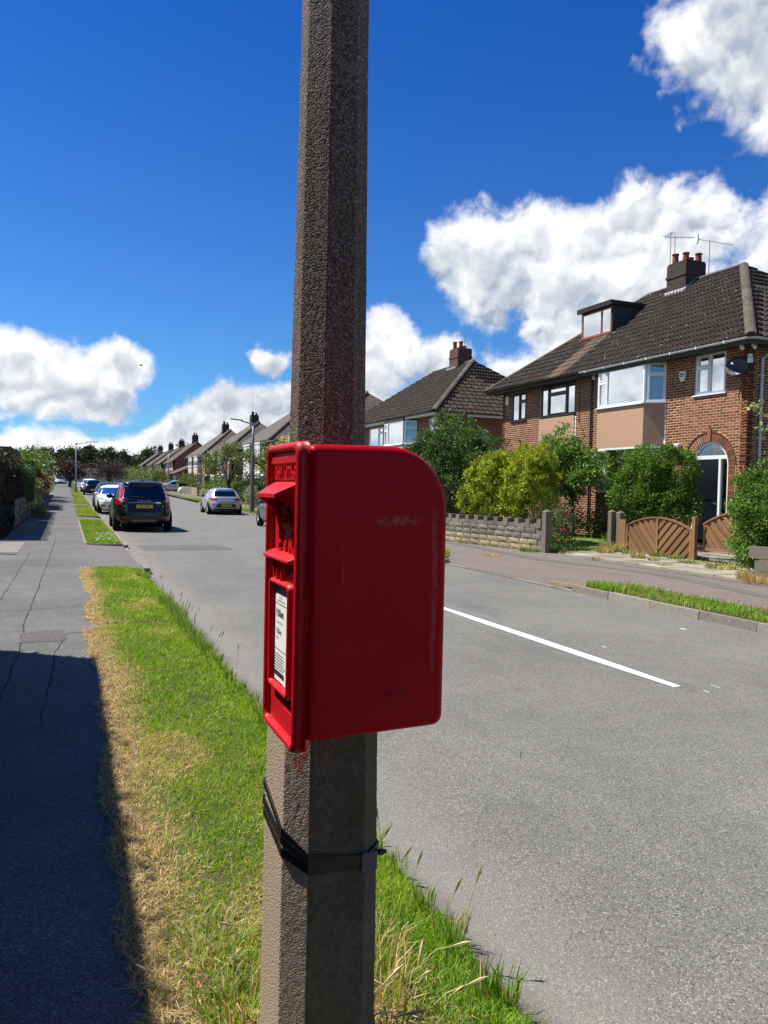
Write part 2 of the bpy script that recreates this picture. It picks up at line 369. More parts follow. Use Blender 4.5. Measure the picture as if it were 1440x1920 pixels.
def mat_red_side():
    # body sheet: same red made darker to carry this side's shade, with scuffs, a worn vertical scrape near the back edge and a remnant of a peeled sticker
    m,t=newmat('pillar_red_shaded_scuffed'); co=objco(t); s=t.n('ShaderNodeSeparateXYZ',None,i0=co); x,z=s.outputs[0],s.outputs[2]
    n=t.noise(co,7,5,.6); c=t.mix(t.ramp(n,.3,.75),(.36,.0022,.007),(.43,.004,.010))
    def line(xc,w,z0,z1,amp,col,th=.5):
        nonlocal c
        wob=t.math('ADD',x,t.math('MULTIPLY',t.math('SUBTRACT',t.noise(co,5,3),.5),.02))
        a=t.math('SUBTRACT',1.0,t.ramp(t.math('ABSOLUTE',t.math('SUBTRACT',wob,xc)),w*.3,w))
        b=t.math('MULTIPLY',t.ramp(z,z0,z0+.05),t.math('SUBTRACT',1.0,t.ramp(z,z1-.05,z1)))
        g=t.ramp(t.noise(co,38,5,.7),th-.12,th+.14)
        c=t.mix(t.math('MULTIPLY',t.math('MULTIPLY',a,b),t.math('MULTIPLY',g,amp)),c,col)
    line(.283,.009,.10,.50,.22,(.50,.17,.20),.42)
    line(.075,.003,.30,.42,.25,(.5,.2,.2),.45)
    a=t.math('SUBTRACT',1.0,t.ramp(t.math('ABSOLUTE',t.math('SUBTRACT',z,.452)),.006,.014))
    b=t.math('MULTIPLY',t.ramp(x,.145,.155),t.math('SUBTRACT',1.0,t.ramp(x,.21,.27)))
    c=t.mix(t.math('MULTIPLY',t.math('MULTIPLY',a,b),t.math('MULTIPLY',t.ramp(t.noise(co,70,4,.7),.42,.6),.22)),c,(.5,.26,.28))
    line(.035,.012,.02,.13,.5,(.14,.004,.008),.5)
    a=t.math('SUBTRACT',1.0,t.ramp(t.math('ABSOLUTE',t.math('SUBTRACT',z,.085)),.003,.008)); b=t.math('MULTIPLY',t.ramp(x,.155,.17),t.math('SUBTRACT',1.0,t.ramp(x,.22,.24)))
    c=t.mix(t.math('MULTIPLY',t.math('MULTIPLY',a,b),.45),c,(.12,.004,.01))
    h=t.math('ADD',t.noise(co,11,4,.5),t.math('MULTIPLY',t.noise(co,150,3,.6),.10))
    nm=bump(t,h,.2,.008)
    rg=t.math('ADD',.26,t.math('MULTIPLY',t.noise(co,18,5,.65),.26))
    out(t,pbsdf(t,c,rg,nm,**{'Specular IOR Level':.10})); return m
RED2=mat_red_side()
BLACKP=simple('black_plastic',(.008,.008,.009),.35,.2,30)
GREYP=simple('grey_plastic_buckle',(.09,.09,.09),.5,.2,30)
CARD=simple('white_card',(.80,.80,.78),.45,.03,8)
INK=simple('black_ink',(.02,.02,.025),.6,.1)
INKP=simple('pink_print',(.75,.42,.42),.6,.1)
# brick / mortar / render
def mat_brick(name,c1,c2,c3,rnd=True):
    m,t=newmat(name); co=objco(t); r=t.n('ShaderNodeObjectInfo').outputs['Random']; a=t.n('ShaderNodeAttribute',dict(attribute_name='tint')).outputs['Fac']
    r=t.math('FRACT',t.math('ADD',r,a))
    c=t.mix(t.ramp(r,.0,.55),c1,c2); c=t.mix(t.ramp(r,.72,.98),c,c3)
    n=t.noise(co,60,4,.65); c=t.n('ShaderNodeVectorMath',dict(operation='SCALE'),i0=c,Scale=t.math('ADD',.72,t.math('MULTIPLY',n,.56))).outputs[0]
    out(t,pbsdf(t,c,.85,bump(t,t.noise(co,110,4),.5,.004))); return m
BRICK=mat_brick('brown_red_brick',(.130,.050,.025),(.215,.080,.038),(.30,.130,.060))
MORTAR=simple('mortar',(.56,.39,.26),.9,.15,9,.4,120,.003)
def mat_brickwall(name,a,b,mort,sc=1.0):
    m,t=newmat(name); co=objco(t); s=t.n('ShaderNodeSeparateXYZ',None,i0=co)
    uv=t.n('ShaderNodeCombineXYZ',None,X=t.math('ADD',s.outputs[0],s.outputs[1]),Y=s.outputs[2],Z=0.0).outputs[0]
    br=t.n('ShaderNodeTexBrick',dict(offset=.5),Vector=uv,Color1=(*a,1),Color2=(*b,1),Mortar=(*mort,1),Scale=1.0,**{'Mortar Size':.011,'Mortar_Smooth':.2,'Brick_Width':.225,'Row_Height':.075})
    n=t.noise(co,1.2,5,.6); c=t.n('ShaderNodeVectorMath',dict(operation='SCALE'),i0=br.outputs[0],Scale=t.math('ADD',.75,t.math('MULTIPLY',n,.5))).outputs[0]
    out(t,pbsdf(t,c,.88,bump(t,br.outputs['Fac'],-.6,.006))); return m
BRICKW=mat_brickwall('brickwork_orange',(.20,.085,.045),(.30,.13,.065),(.36,.25,.17))
BRICKW2=mat_brickwall('brickwork_red',(.20,.066,.042),(.29,.10,.06),(.30,.20,.15))
BRICKC=mat_brickwall('chimney_brickwork',(.11,.05,.036),(.155,.07,.048),(.09,.07,.055))
BRICKD=mat_brickwall('brickwork_dark',(.055,.045,.038),(.085,.065,.05),(.03,.027,.025))
PEBBLE=simple('pebbledash_render',(.50,.315,.205),.95,.35,55,1.0,85,.015)
PINKR=simple('pale_render',(.58,.46,.38),.9,.15,20,.4,80,.006)
WHITER=simple('white_render',(.72,.71,.68),.85,.1,10)
UPVC=simple('white_upvc',(.78,.79,.80),.35,.05,4)
DFRAME=simple('dark_brown_frame',(.022,.016,.014),.4,.2,10)
REDWOOD=simple('red_brown_timber_frame',(.30,.075,.035),.5,.2,25)
LEAD=simple('lead_flashing',(.27,.28,.29),.6,.3,12)
GUTW=simple('grey_white_gutter',(.52,.54,.56),.45,.2,6)
GUTB=simple('black_gutter',(.012,.012,.014),.4,.2,6)
SOFFIT=simple('dark_soffit',(.035,.03,.028),.7,.2,6)
CLAD=simple('dark_blue_grey_cladding',(.022,.032,.036),.6,.15,5)
FELT=simple('roof_felt',(.03,.03,.03),.9,.2)
DOORN=simple('navy_painted_door',(.006,.007,.015),.3,.1,6)
CURT=simple('white_net_curtain',(.72,.74,.74),.9,.1,12)
DARKIN=simple('dark_interior',(.03,.03,.03),.9,.2)
POTT=simple('terracotta_pot',(.24,.065,.042),.8,.25,14)
ALU=simple('aerial_metal',(.30,.31,.32),.35,.2,30,Metallic=.7)
DISHD=simple('dark_grey_dish',(.035,.038,.042),.45,.2,20)
DISHW=simple('pale_dish',(.62,.62,.62),.5,.1,10)
WPLAS=simple('white_plastic',(.75,.75,.72),.4,.05)
DARKL=simple('dark_lens',(.005,.005,.007),.1,.1)
def mat_tile(name,base,lichen=.5,dark=(.02,.016,.014),rnd=.22):
    m,t=newmat(name); co=objco(t); r=t.n('ShaderNodeObjectInfo').outputs['Random']; a=t.n('ShaderNodeAttribute',dict(attribute_name='tint')).outputs['Fac']
    r=t.math('FRACT',t.math('ADD',r,a)); g=t.n('ShaderNodeNewGeometry').outputs['Position']
    n=t.noise(g,2.6,5,.65); n2=t.noise(g,26,5,.7)
    k=t.math('ADD',t.math('ADD',.62,t.math('MULTIPLY',n2,.8)),t.math('MULTIPLY',t.math('SUBTRACT',r,.5),2*rnd))
    c=t.n('ShaderNodeVectorMath',dict(operation='SCALE'),i0=base,Scale=k).outputs[0]
    c=t.mix(t.math('MULTIPLY',t.ramp(n,.5,.7),.5),c,dark)
    l=t.math('MULTIPLY',t.ramp(t.noise(g,13,3,.5),.66,.72),lichen); c=t.mix(l,c,(.42,.40,.34))
    out(t,pbsdf(t,c,.9,bump(t,n2,.6,.01))); return m
TILE=mat_tile('dark_brown_roof_tile',(.046,.036,.030),.9)
TILE2=mat_tile('brown_roof_tile',(.052,.042,.034),.6)
TILEN=mat_tile('tan_replacement_tile',(.17,.12,.088),.3,(.09,.065,.048))
RIDGE=mat_tile('ridge_tile',(.10,.086,.064),.8,(.06,.05,.04))
def mat_fartile(name,base,gap):
    m,t=newmat(name); co=objco(t); s=t.n('ShaderNodeSeparateXYZ',None,i0=co)
    uv=t.n('ShaderNodeCombineXYZ',None,X=t.math('ADD',s.outputs[0],s.outputs[1]),Y=t.math('MULTIPLY',s.outputs[2],1.62),Z=0.0).outputs[0]
    br=t.n('ShaderNodeTexBrick',dict(offset=0.0),Vector=uv,Color1=(*base,1),Color2=(*[x*1.25 for x in base],1),Mortar=(*gap,1),Scale=1.0,**{'Mortar Size':.05,'Mortar_Smooth':.3,'Brick_Width':.33,'Row_Height':.345})
    n=t.noise(co,1.5,5,.6); c=t.n('ShaderNodeVectorMath',dict(operation='SCALE'),i0=br.outputs[0],Scale=t.math('ADD',.7,t.math('MULTIPLY',n,.6))).outputs[0]
    out(t,pbsdf(t,c,.9,bump(t,br.outputs['Fac'],-.8,.02))); return m
FTILE=mat_fartile('weathered_roof_tiles',(.115,.093,.074),(.04,.033,.028))
FTILE2=mat_fartile('grey_roof_tiles',(.13,.113,.094),(.05,.043,.036))
def mat_glass(name,tintc=(.9,.95,.97),refl=.20):
    m,t=newmat(name); co=objco(t)
    lw=t.n('ShaderNodeLayerWeight',None,Blend=.35).outputs['Fresnel']
    f=t.math('ADD',refl*.55,t.math('MULTIPLY',lw,.8),clamp=True)
    nm=bump(t,t.noise(co,1.5,2),.03,.02)
    gl=t.n('ShaderNodeBsdfGlossy',None,Color=(.9,.93,.95,1),Roughness=.02,Normal=nm).outputs[0]
    tr=t.n('ShaderNodeBsdfTransparent',None,Color=(*tintc,1)).outputs[0]
    out(t,t.n('ShaderNodeMixShader',None,i0=f,i1=tr,i2=gl).outputs[0]); return m
GLASS=mat_glass('window_glass'); CGLASS=mat_glass('tinted_car_glass',(.06,.07,.07),.10); CGLASSL=mat_glass('clear_car_glass',(.45,.52,.52),.3)
def mat_foliage(name,trans=.28,rough=.5,spec=.35):
    m,t=newmat(name); c=t.n('ShaderNodeAttribute',dict(attribute_name='col')).outputs['Color']
    p=pbsdf(t,c,rough,**{'Specular IOR Level':spec})
    tc=t.mix(1.0,c,(1.25,1.15,.45),'MULTIPLY')
    tr=t.n('ShaderNodeBsdfTranslucent',None,Color=tc).outputs[0]
    out(t,t.n('ShaderNodeMixShader',None,i0=trans,i1=p,i2=tr).outputs[0]); return m
LEAF=mat_foliage('leaf'); GRASS=mat_foliage('grass_blade',.35,.55,.3); PETAL=mat_foliage('petal',.2,.6,.2)
BARK=simple('bark',(.085,.065,.045),.95,.35,20,.8,50,.02)
WOODG=simple('stained_gate_timber',(.21,.105,.040),.7,.28,18,.3,60,.003,rnd=.14)
CONCW=simple('rock_faced_walling_stone',(.20,.175,.135),.95,.35,14,.9,55,.02,rnd=.14)
CONCY=simple('yellow_rock_faced_stone',(.31,.262,.16),.95,.35,14,.9,55,.02,rnd=.14)
STEEL=simple('galvanised_steel',(.25,.29,.32),.5,.15,8,Metallic=.2)
TYRE=simple('tyre_rubber',(.012,.012,.012),.85,.2,40)
RIM=simple('alloy_rim',(.42,.43,.45),.3,.1,10,Metallic=.6)
CHROME=simple('chrome',(.62,.63,.65),.12,.02,Metallic=1.0)
YPLATE=simple('yellow_plate',(.66,.40,.03),.5,.04); WPLATE=simple('white_plate',(.75,.75,.75),.5,.04)
RLIGHT=simple('red_lamp_lens',(.42,.006,.012),.12,.1,20,**{'Coat Weight':.5}); CLIGHT=simple('clear_lamp_lens',(.5,.5,.52),.08,.15,20,Metallic=.4)
UNDER=simple('dark_underbody',(.006,.006,.006),.9,.1); TRIM=simple('black_trim',(.012,.012,.013),.5,.1); GTRIM=simple('grey_skid_trim',(.13,.13,.135),.4,.1)
def carpaint(name,col,metal=.0,rough=.25):
    m,t=newmat(name); co=objco(t); n=t.noise(co,2,3)
    c=t.n('ShaderNodeVectorMath',dict(operation='SCALE'),i0=col,Scale=t.math('ADD',.94,t.math('MULTIPLY',n,.12))).outputs[0]
    out(t,pbsdf(t,c,rough,Metallic=metal,**{'Coat Weight':.35,'Coat Roughness':.04,'Specular IOR Level':.35})); return m
CBLACK=carpaint('black_car_paint',(.006,.008,.010)); CSILV=carpaint('silver_car_paint',(.43,.46,.50),.5,.3); CWHITE=carpaint('white_car_paint',(.78,.79,.80)); CBLUE=carpaint('dark_blue_car_paint',(.012,.022,.045)); CGREY=carpaint('dark_grey_car_paint',(.05,.052,.055),.3)
# ================================================================ SETTING
def ysteps(y0,y1,step=2.5):
    n=max(1,int(math.ceil((y1-y0)/step))); return [y0+(y1-y0)*i/n for i in range(n+1)]
def sheet(name,xl,xr,y0,y1,z,mat,nx=1,step=2.5,kind='structure',parent=None,zf=None,label=None):
    m=MB(); f=lambda g,y: g(y) if callable(g) else g
    ys=ysteps(y0,y1,step); vs=[];fs=[]
    for y in ys:
        for i in range(nx+1):
            x=f(xl,y)+(f(xr,y)-f(xl,y))*i/nx
            vs.append((x,y,gz(y)+(zf(x,y) if zf else z)))
    w=nx+1
    for j in range(len(ys)-1):
        for i in range(nx): fs.append((j*w+i,j*w+i+1,(j+1)*w+i+1,(j+1)*w+i))
    m.add(vs,fs); o=m.build(name,mat,parent,smooth=True)
    if kind: o['kind']=kind
    return o
def kerbR(y):
    return float(np.interp(y,[-20,15.4,20,28,38,60,300],[7.65,7.65,8.05,8.6,9.3,9.45,9.45]))
LK=1.42
def wallR(y): return float(np.interp(y,[-20,9,16.3,20,24,42,60,95,300],[11.0,11.05,11.15,10.55,10.4,11.3,11.8,12.2,12.2]))
# ground reaching the horizon
g=MB(); ysg=[-300,-60,0,36]+[40+10*i for i in range(19)]+[400,900,2400]; vs=[];fs=[]
xsg=[-2000,-200,-1.6,LK+.02,12.4,200,2000]
for y in ysg:
    for x in xsg: vs.append((x,y,gz(y)+(-.03 if y<300 else -.03)))
w=len(xsg)
for j in range(len(ysg)-1):
    for i in range(w-1): fs.append((j*w+i,j*w+i+1,(j+1)*w+i+1,(j+1)*w+i))
g.add(vs,fs); g.build('ground',simple('distant_grass_ground',(.05,.07,.02),.95,.3,.3),smooth=True)['kind']='structure'
road=sheet('road',lambda y:LK-.10 if y<14 else LK,kerbR,-25,215,0.0,ASPH,nx=2,step=2.0)
lp=sheet('footpath',-1.5,lambda y:.50,-12,215,.10,PATH,nx=1)
sheet('crossover',.42,LK-.12,14.6,20.02,.101,XOVER,step=.5,zf=lambda x,y:.101-.06*max(0,(x-.9)/.5))
sheet('crossover',.42,LK-.12,32.78,36.22,.101,XOVER,step=.5,zf=lambda x,y:.101-.06*max(0,(x-.9)/.5))
sheet('crossover',.42,LK-.12,50,53,.101,XOVER,step=.5); sheet('crossover',.42,LK-.12,66,69,.101,XOVER,step=.5); sheet('crossover',.42,LK-.12,85,88,.101,XOVER,step=.5)
# garden ground left, driveway entrance left
sheet('garden_ground',-14,-1.5,-12,215,.08,SOILG,nx=2,step=6)
sheet('driveway',-9,-1.5,17.9,21.9,.094,simple('concrete_drive_left',(.30,.28,.25),.85,.3,3,.4,90,.004))
# right side
def verge_end(y): return y
rp=sheet('footpath_right',lambda y:kerbR(y)+.10,lambda y:wallR(y)+.35,-15,215,.095,PATHR,nx=4,step=.6,zf=lambda x,y:.095-(.07 if (10.3<y<15.3 and x<kerbR(y)+.2) else 0))
# trench reinstatement strip wandering along the footway
sx=[(-8,9.75),(8.6,9.93),(11.35,10.5),(12.7,10.3),(14.6,9.85),(18.8,10.25),(26,10.2)]
fx=lambda y: float(np.interp(y,[a for a,b in sx],[b for a,b in sx]))
sheet('trench_strip',lambda y:fx(y)-.17,lambda y:fx(y)+.17,-8,26,.0995,PATHD,step=.6)
sheet('garden_ground',lambda y:wallR(y)+.35,60,-15,215,.0,SOILG,nx=3,step=2.5,zf=lambda x,y:.085+.045*min(max(x-11.3,0),5))
lawn=sheet('lawn',11.25,15.3,16.5,27,.0,simple('lawn_green',(.105,.155,.032),.95,.5,5,.8,70,.02),nx=4,step=1,zf=lambda x,y:.11+.045*min(max(x-11.3,0),5))
# road markings
mk=MB(); 
def strip(mb,x,y0,y1,w,z): 
    n=max(1,int((y1-y0)/1)); e=.02
    vs=[];
    for i in range(n+1):
        y=y0+(y1-y0)*i/n; j=random.uniform(-.004,.004); q=w/2*(.6 if i in(0,n) else 1)
        vs+=[(x-q+j,y,z+gz(y)),(x+q+j,y,z+gz(y))]
    mb.add(vs,[(2*i,2*i+1,2*i+3,2*i+2) for i in range(n)])
lc=lambda y: 4.76
for k,(a,b) in enumerate([(5.0,9.45)]+[(-7,-2.5)]):
    m=MB(); strip(m,4.78,a,b,.135,.004); o=m.build('centre_line',PAINT); o['kind']='structure'
m=MB()
for x,y,w,l in ((6.9,7.15,.03,.09),(5.25,6.55,.012,.07),(4.9,4.8,.008,.06),(5.1,4.9,.005,.10)):
    m.box(x-w/2,x+w/2,y-l/2,y+l/2,.0036,.0046)
o=m.build('paint_fleck',PAINT); o['kind']='stuff'
# joints and cracks of the left footpath
def crack(pts,w=.018,z=.103,name='pavement_crack',n=14,jit=.012):
    P=[]; 
    for (a,b) in zip(pts[:-1],pts[1:]):
        L=math.hypot(b[0]-a[0],b[1]-a[1]); k=max(2,int(L/.16))
        for i in range(k): P.append((a[0]+(b[0]-a[0])*i/k,a[1]+(b[1]-a[1])*i/k))
    P.append(pts[-1]); m=MB(); vs=[]
    P=[(x+random.uniform(-jit,jit),y+random.uniform(-jit,jit)) for x,y in P]
    for i,(x,y) in enumerate(P):
        a=P[max(i-1,0)]; b=P[min(i+1,len(P)-1)]; d=Vector((b[0]-a[0],b[1]-a[1])); d.normalize(); q=w/2*random.uniform(.35,1)
        vs+=[(x-d.y*q,y+d.x*q,z+gz(y)),(x+d.y*q,y-d.x*q,z+gz(y))]
    m.add(vs,[(2*i,2*i+1,2*i+3,2*i+2) for i in range(len(P)-1)]); o=m.build(name,CRACK); o['kind']='structure'
crack([(-.42,3.2),(-.43,5.2),(-.38,7.4),(-.40,8.9),(-.33,14),(-.30,17),(-.25,23)],.016)
crack([(-.13,5.2),(-.08,7.4),(.0,8.05)],.014); crack([(-1.4,8.55),(-.4,8.5),(-.1,8.2),(.25,8.35)],.016)
crack([(-1.5,11.9),(.3,12.0)],.010); crack([(-1.0,8.5),(-.9,3.4)],.014); crack([(-.78,9),(-.7,17.8)],.012)
for y in (9.9,13.5,17.4,20.2,22.9,25.6,28.6,31.8,36.5,41): crack([(-1.45,y),(.40,y+.05)],.010)
for pts in ([(2.62,4.05),(2.56,3.92)],[(5.9,7.0),(6.4,6.85),(6.9,7.0)]):
    crack(pts,.004,.0035,'road_crack',jit=.008)
crack([(7.6,10.4),(7.66,12.5),(7.66,15.2),(8.1,17.6)],.022,.004,'kerb_joint')
crack([(11.05,14.6),(10.9,12.9),(11.0,11.3),(10.95,9.2)],.03,.101,'path_joint')
crack([(7.8,15.0),(8.9,14.0),(9.3,13.0)],.014,.0995); crack([(9.3,13.4),(9.6,11.3)],.012,.0995)
# patches of newer tarmac on the road, by the dark estate and in the middle distance
def patch(name,x0,x1,y0,y1,z,mat):
    m=MB(); n=8; vs=[(x0+random.uniform(-.03,.03),y0+(y1-y0)*i/n,z+gz(y0+(y1-y0)*i/n)) for i in range(n+1)]+[(x1+random.uniform(-.03,.03),y0+(y1-y0)*i/n,z+gz(y0+(y1-y0)*i/n)) for i in range(n,-1,-1)]
    m.poly(vs); o=m.build(name,mat); o['kind']='structure'
patch('tarmac_patch',1.75,3.9,19.3,20.9,.0038,mat_asphalt('asphalt_patch',(.098,.097,.093),(.26,.25,.24),(.04,.04,.04)))
patch('tarmac_patch',-1.45,-.95,18.0,21.0,.1035,simple('pale_concrete_apron',(.20,.185,.16),.85,.3,4,.4,90,.003))
patch('tarmac_patch',-.40,.0,7.9,8.5,.1035,mat_asphalt('path_patch',(.09,.082,.076),(.2,.19,.18),(.03,.03,.03),.2,True))
# kerbs
def kerb_stone_mesh(): 
    m=MB(); m.box(0,.125,.004,.906,-.12,.105); return m.v,m.f
kv,kf=kerb_stone_mesh(); kv=[(x+(.02 if z>0 and x<.05 else 0),y,z) for x,y,z in kv]
kr=thing('kerb',(kerbR(8),8,0),None,None,kind='structure')
items=[]; y=-6.0
while y<60:
    if not (10.15<y<14.6):
        a=math.atan2(kerbR(y+.91)-kerbR(y),.91); j=random.uniform(-.006,.006)
        items.append((Matrix.Translation((kerbR(y)+j,y,gz(y)+random.uniform(-.006,.004)))@Matrix.Rotation(-a,4,'Z')@Matrix.Rotation(random.uniform(-.004,.004),4,'X')).to_4x4())
    else:
        items.append(Matrix.Translation((kerbR(y),y,-.085)))
    y+=.912
pieces('kerb_stone',kv,kf,CONC,[np.array(i) for i in items],kr,stuff='far_kerb')
kl=thing('kerb',(LK-.06,20,0),None,None,kind='structure'); items=[]; y=-4.0
while y<120:
    low=.125 if y<14.2 else .072 if ( 14.3<y<19.3 or 32.6<y<36 or 49.5<y<53) else 0
    items.append(np.array(Matrix.Translation((LK-.125+random.uniform(-.006,.006),y,gz(y)-low+random.uniform(-.004,.004))))); y+=.912
kv2=[(x-(.02 if z>0 and x>.05 else 0),yy,z) for x,yy,z in [(a,b,c) for a,b,c in MB().box(0,.125,.004,.906,-.12,.105).v]]
pieces('kerb_stone',kv2,kf,CONC,items,kl,stuff='far_kerb')
# edging of the second verge and the slim concrete cross bar on it
ed=MB(); ed.box(.42,.47,20.2,32.8,.0,.115); ed.box(.47,1.29,25.9,26.06,.0,.112); [ed.box(.47,1.30,q-.03,q+.03,.0,.112+gz(q)) for q in (20.0,36.2,50.0,53.0)]; ed.build('verge_edging',CONC)['kind']='structure'
# verges (soil under the grass)
def vl(y):  # left edge of the near verge, ragged
    return .25+.035*math.sin(y*1.3)+.025*math.sin(y*4.1+1)+.012*math.sin(y*11)+(.15*max(0,1-abs(y-8.7)/.45))+.05*max(0,min(1,(y-9)/2))
sheet('verge',lambda y:vl(y),lambda y:LK-.095,-2,14.6,.085,SOIL,step=.12,nx=3,zf=lambda x,y:.107 if x<1.0 else (.085 if x<1.2 else .0))
for a,b in ((20.0,32.8),(36.2,50),(53,66),(69,85),(88,110)):
    sheet('verge',.45,LK-.125,a,b,.104,SOILG,step=1.5)
sheet('verge_right',lambda y:kerbR(y)+.12,lambda y:kerbR(y)+.12+.82*min(1,max(.05,(10.2-y)/.9))**.5,-4,10.2,.0,SOIL,step=.3,zf=lambda x,y:.108)
sheet('verge_right',lambda y:kerbR(y)+.12,lambda y:kerbR(y)+.12+.85*min(1,max(.05,(y-15.3)/1.6))**.7,15.3,24,.0,SOILG,step=.4,zf=lambda x,y:.108)
for a,b in ((27,33.5),(37,52),(56,70),(74,90)):
    sheet('verge_right',lambda y:kerbR(y)+.12,lambda y:kerbR(y)+1.0,a,b,.106,SOILG,step=1.5)

# ---------------------------------------------------------------- grass and foliage
def blades(name,P,h,wd,col,lean=.5,leandir=None,parent=None,kind='stuff',mat=None,label=None,cat='grass',seg=2):
    """P (n,3) roots; h,wd (n,) ; col (n,3)"""
    n=len(P); a=RNG.random(n)*2*math.pi if leandir is None else leandir
    ln=np.abs(RNG.normal(0,1,n))*lean if np.isscalar(lean) else lean
    side=np.stack([-np.sin(a),np.cos(a),np.zeros(n)],1); 
    tw=RNG.random(n)*math.pi; side=np.stack([np.cos(tw),np.sin(tw),np.zeros(n)],1)
    dr=np.stack([np.cos(a),np.sin(a),np.zeros(n)],1); up=np.array([0,0,1.])
    hh=h[:,None]; w=wd[:,None]/2
    c=np.cos(np.minimum(ln,1.45))[:,None]; s=np.sin(np.minimum(ln,1.45))[:,None]
    mid=P+hh*.55*(up*(c*.6+.4)+dr*s*.45); tip=P+hh*(up*c+dr*s)
    V=np.stack([P-side*w,P+side*w,mid-side*w*.75,mid+side*w*.75,tip],1).reshape(-1,3)
    b=(np.arange(n)*5)[:,None]
    F=np.concatenate([b+np.array([[0,1,3]]),b+np.array([[0,3,2]]),b+np.array([[2,3,4]])],0)
    shade=np.array([.55,.55,.9,.9,1.1]); cv=(col[:,None,:]*shade[None,:,None]).reshape(-1,3)
    cv=np.repeat(col,5,axis=0)
    o=npmesh(name,V,F,mat or GRASS,parent,col=cv)
    if kind: o['kind']=kind
    if label: o['label']=label
    return o
def pnoise(x,y,s,seed=0):
    return np.array([mnoise.noise(Vector((a*s+seed*7.3,b*s-seed*3.1,seed*1.7))) for a,b in zip(x,y)])
GR=np.array([(.185,.39,.018),(.27,.46,.03),(.11,.27,.016),(.32,.46,.06)])
ST=np.array([(.66,.46,.24),(.76,.58,.34),(.52,.37,.19),(.42,.33,.14)])
def grasscol(n,strawp):
    g=GR[RNG.integers(0,len(GR),n)]; s=ST[RNG.integers(0,len(ST),n)]
    m=(RNG.random(n)<strawp)[:,None]; return np.where(m,s,g)*(.8+.4*RNG.random(n))[:,None], m[:,0]
def verge_grass(y0,y1,dens,hs,ws,name='verge_grass'):
    n=int((y1-y0)*1.15*dens); y=y0+(y1-y0)*RNG.random(n); x=.16+1.17*RNG.random(n)
    L=np.array([vl(v) for v in y]); e=x-L
    n1=pnoise(x,y*.8,2.2,1); n2=pnoise(x,y,6.5,2); n3=pnoise(x,y,.9,3)
    keep=(e>-.05+.05*n2)&(RNG.random(n)<np.clip(.5+(e+.10)*3,.25,1))&(x<1.30+.035*n2)
    keep&=~((np.abs(y-8.62)<.10)&(x<1.1)&(RNG.random(n)<.75))
    bw=.27+.09*n3+np.where(y>9,-.07,0)
    sp=np.clip(1.15-(e-.02)/np.maximum(bw,.06)*1.0,0,1)*.98
    sp=np.maximum(sp,np.clip((n1-.30)*2.6,0,.6)*np.where(x<1.22,1,.3))
    base=np.clip(1-np.hypot(x-.66,y-1.85)/.42,0,1); sp=np.maximum(sp,np.clip(base*1.7,0,.75))
    sp=np.maximum(sp,.09+.1*n2); sp=np.where(x>1.1,sp*.25,sp)
    x,y,sp,e,n1,n2=[q[keep] for q in (x,y,sp,e,n1,n2)]; n=len(x)
    col,isst=grasscol(n,sp)
    yel=np.clip(.3+n1*1.2,0,1)[:,None]; col=np.where(isst[:,None],col,col*(1+yel*np.array([.55,.18,0.1])))
    h=hs*(.55+.9*RNG.random(n))*(1+.35*n2); h=np.where(isst,h*1.25,h); edge=(x>1.15); h=np.where(edge,h*1.35,h)
    lean=np.where(isst,.9+.5*RNG.random(n),.25+.65*RNG.random(n))
    bare=(n2+n1*.6<-.55)&(RNG.random(n)<.35); k=~bare
    P=np.stack([x,y,np.where(x>1.0,.095-(x-1.0)*.28,.100)],1)
    return blades(name,P[k],h[k],(ws*(.6+.8*RNG.random(n)))[k],col[k],lean=lean[k])
verge_grass(1.0,2.6,26000,.034,.0032); verge_grass(2.6,5,20000,.034,.0036); verge_grass(5,8.6,12000,.036,.0050); verge_grass(8.6,14.6,6500,.04,.0075)
def tuft(name,cx,cy,z,r,n,h,w,col,sp=.3,lean=.5,seeds=0,label=None,dirs=None,parent=None,kind='stuff'):
    a=RNG.random(n)*2*math.pi; q=r*np.sqrt(RNG.random(n)); P=np.stack([cx+q*np.cos(a),cy+q*np.sin(a),np.full(n,z)],1)
    c,m=grasscol(n,np.full(n,sp)); c=np.where(m[:,None],c,np.array(col)*1.1*(.75+.5*RNG.random(n))[:,None])
    return blades(name,P,h*(.5+.7*RNG.random(n)),w*(.6+.8*RNG.random(n)),c,lean=.15+lean*RNG.random(n),leandir=a+RNG.normal(0,.6,n),parent=parent,kind=kind)
# longer tufts along the kerb edge and round the column foot
for cx,cy,r,n,h in tuple((1.24+random.uniform(-.06,.03),7.0+.17*i+random.uniform(-.06,.06),random.uniform(.05,.10),40+int(70*random.random()),random.uniform(.07,.15)) for i in range(22))+tuple((1.26+random.uniform(-.04,.02),1.9+.23*i+random.uniform(-.1,.1),random.uniform(.03,.06),int(20+50*random.random()),random.uniform(.06,.12)) for i in range(22))+tuple((random.uniform(.5,1.1),random.uniform(3,13),.05,30,.07) for i in range(14))+((1.19,13.2,.12,220,.12),(.95,7.6,.05,110,.10),(.98,5.6,.04,60,.07)):
    tuft('grass_tuft',cx,cy,.06,r,n,h,.006,(.16,.27,.05),.12,.45)
tuft('dry_grass_tuft',.44,2.50,.10,.15,130,.11,.0055,(.24,.33,.07),.30,1.0)
tuft('dry_grass_tuft',.36,2.35,.10,.15,70,.11,.005,(.26,.32,.08),.5,1.2)
tuft('dry_grass_tuft',.46,2.15,.10,.12,120,.15,.006,(.20,.30,.06),.4,.8)
tuft('dry_grass_tuft',.86,2.05,.10,.13,180,.15,.006,(.28,.32,.07),.6,.9)
tuft('dry_grass_tuft',.95,2.3,.10,.12,130,.13,.006,(.22,.30,.05),.5,.9)
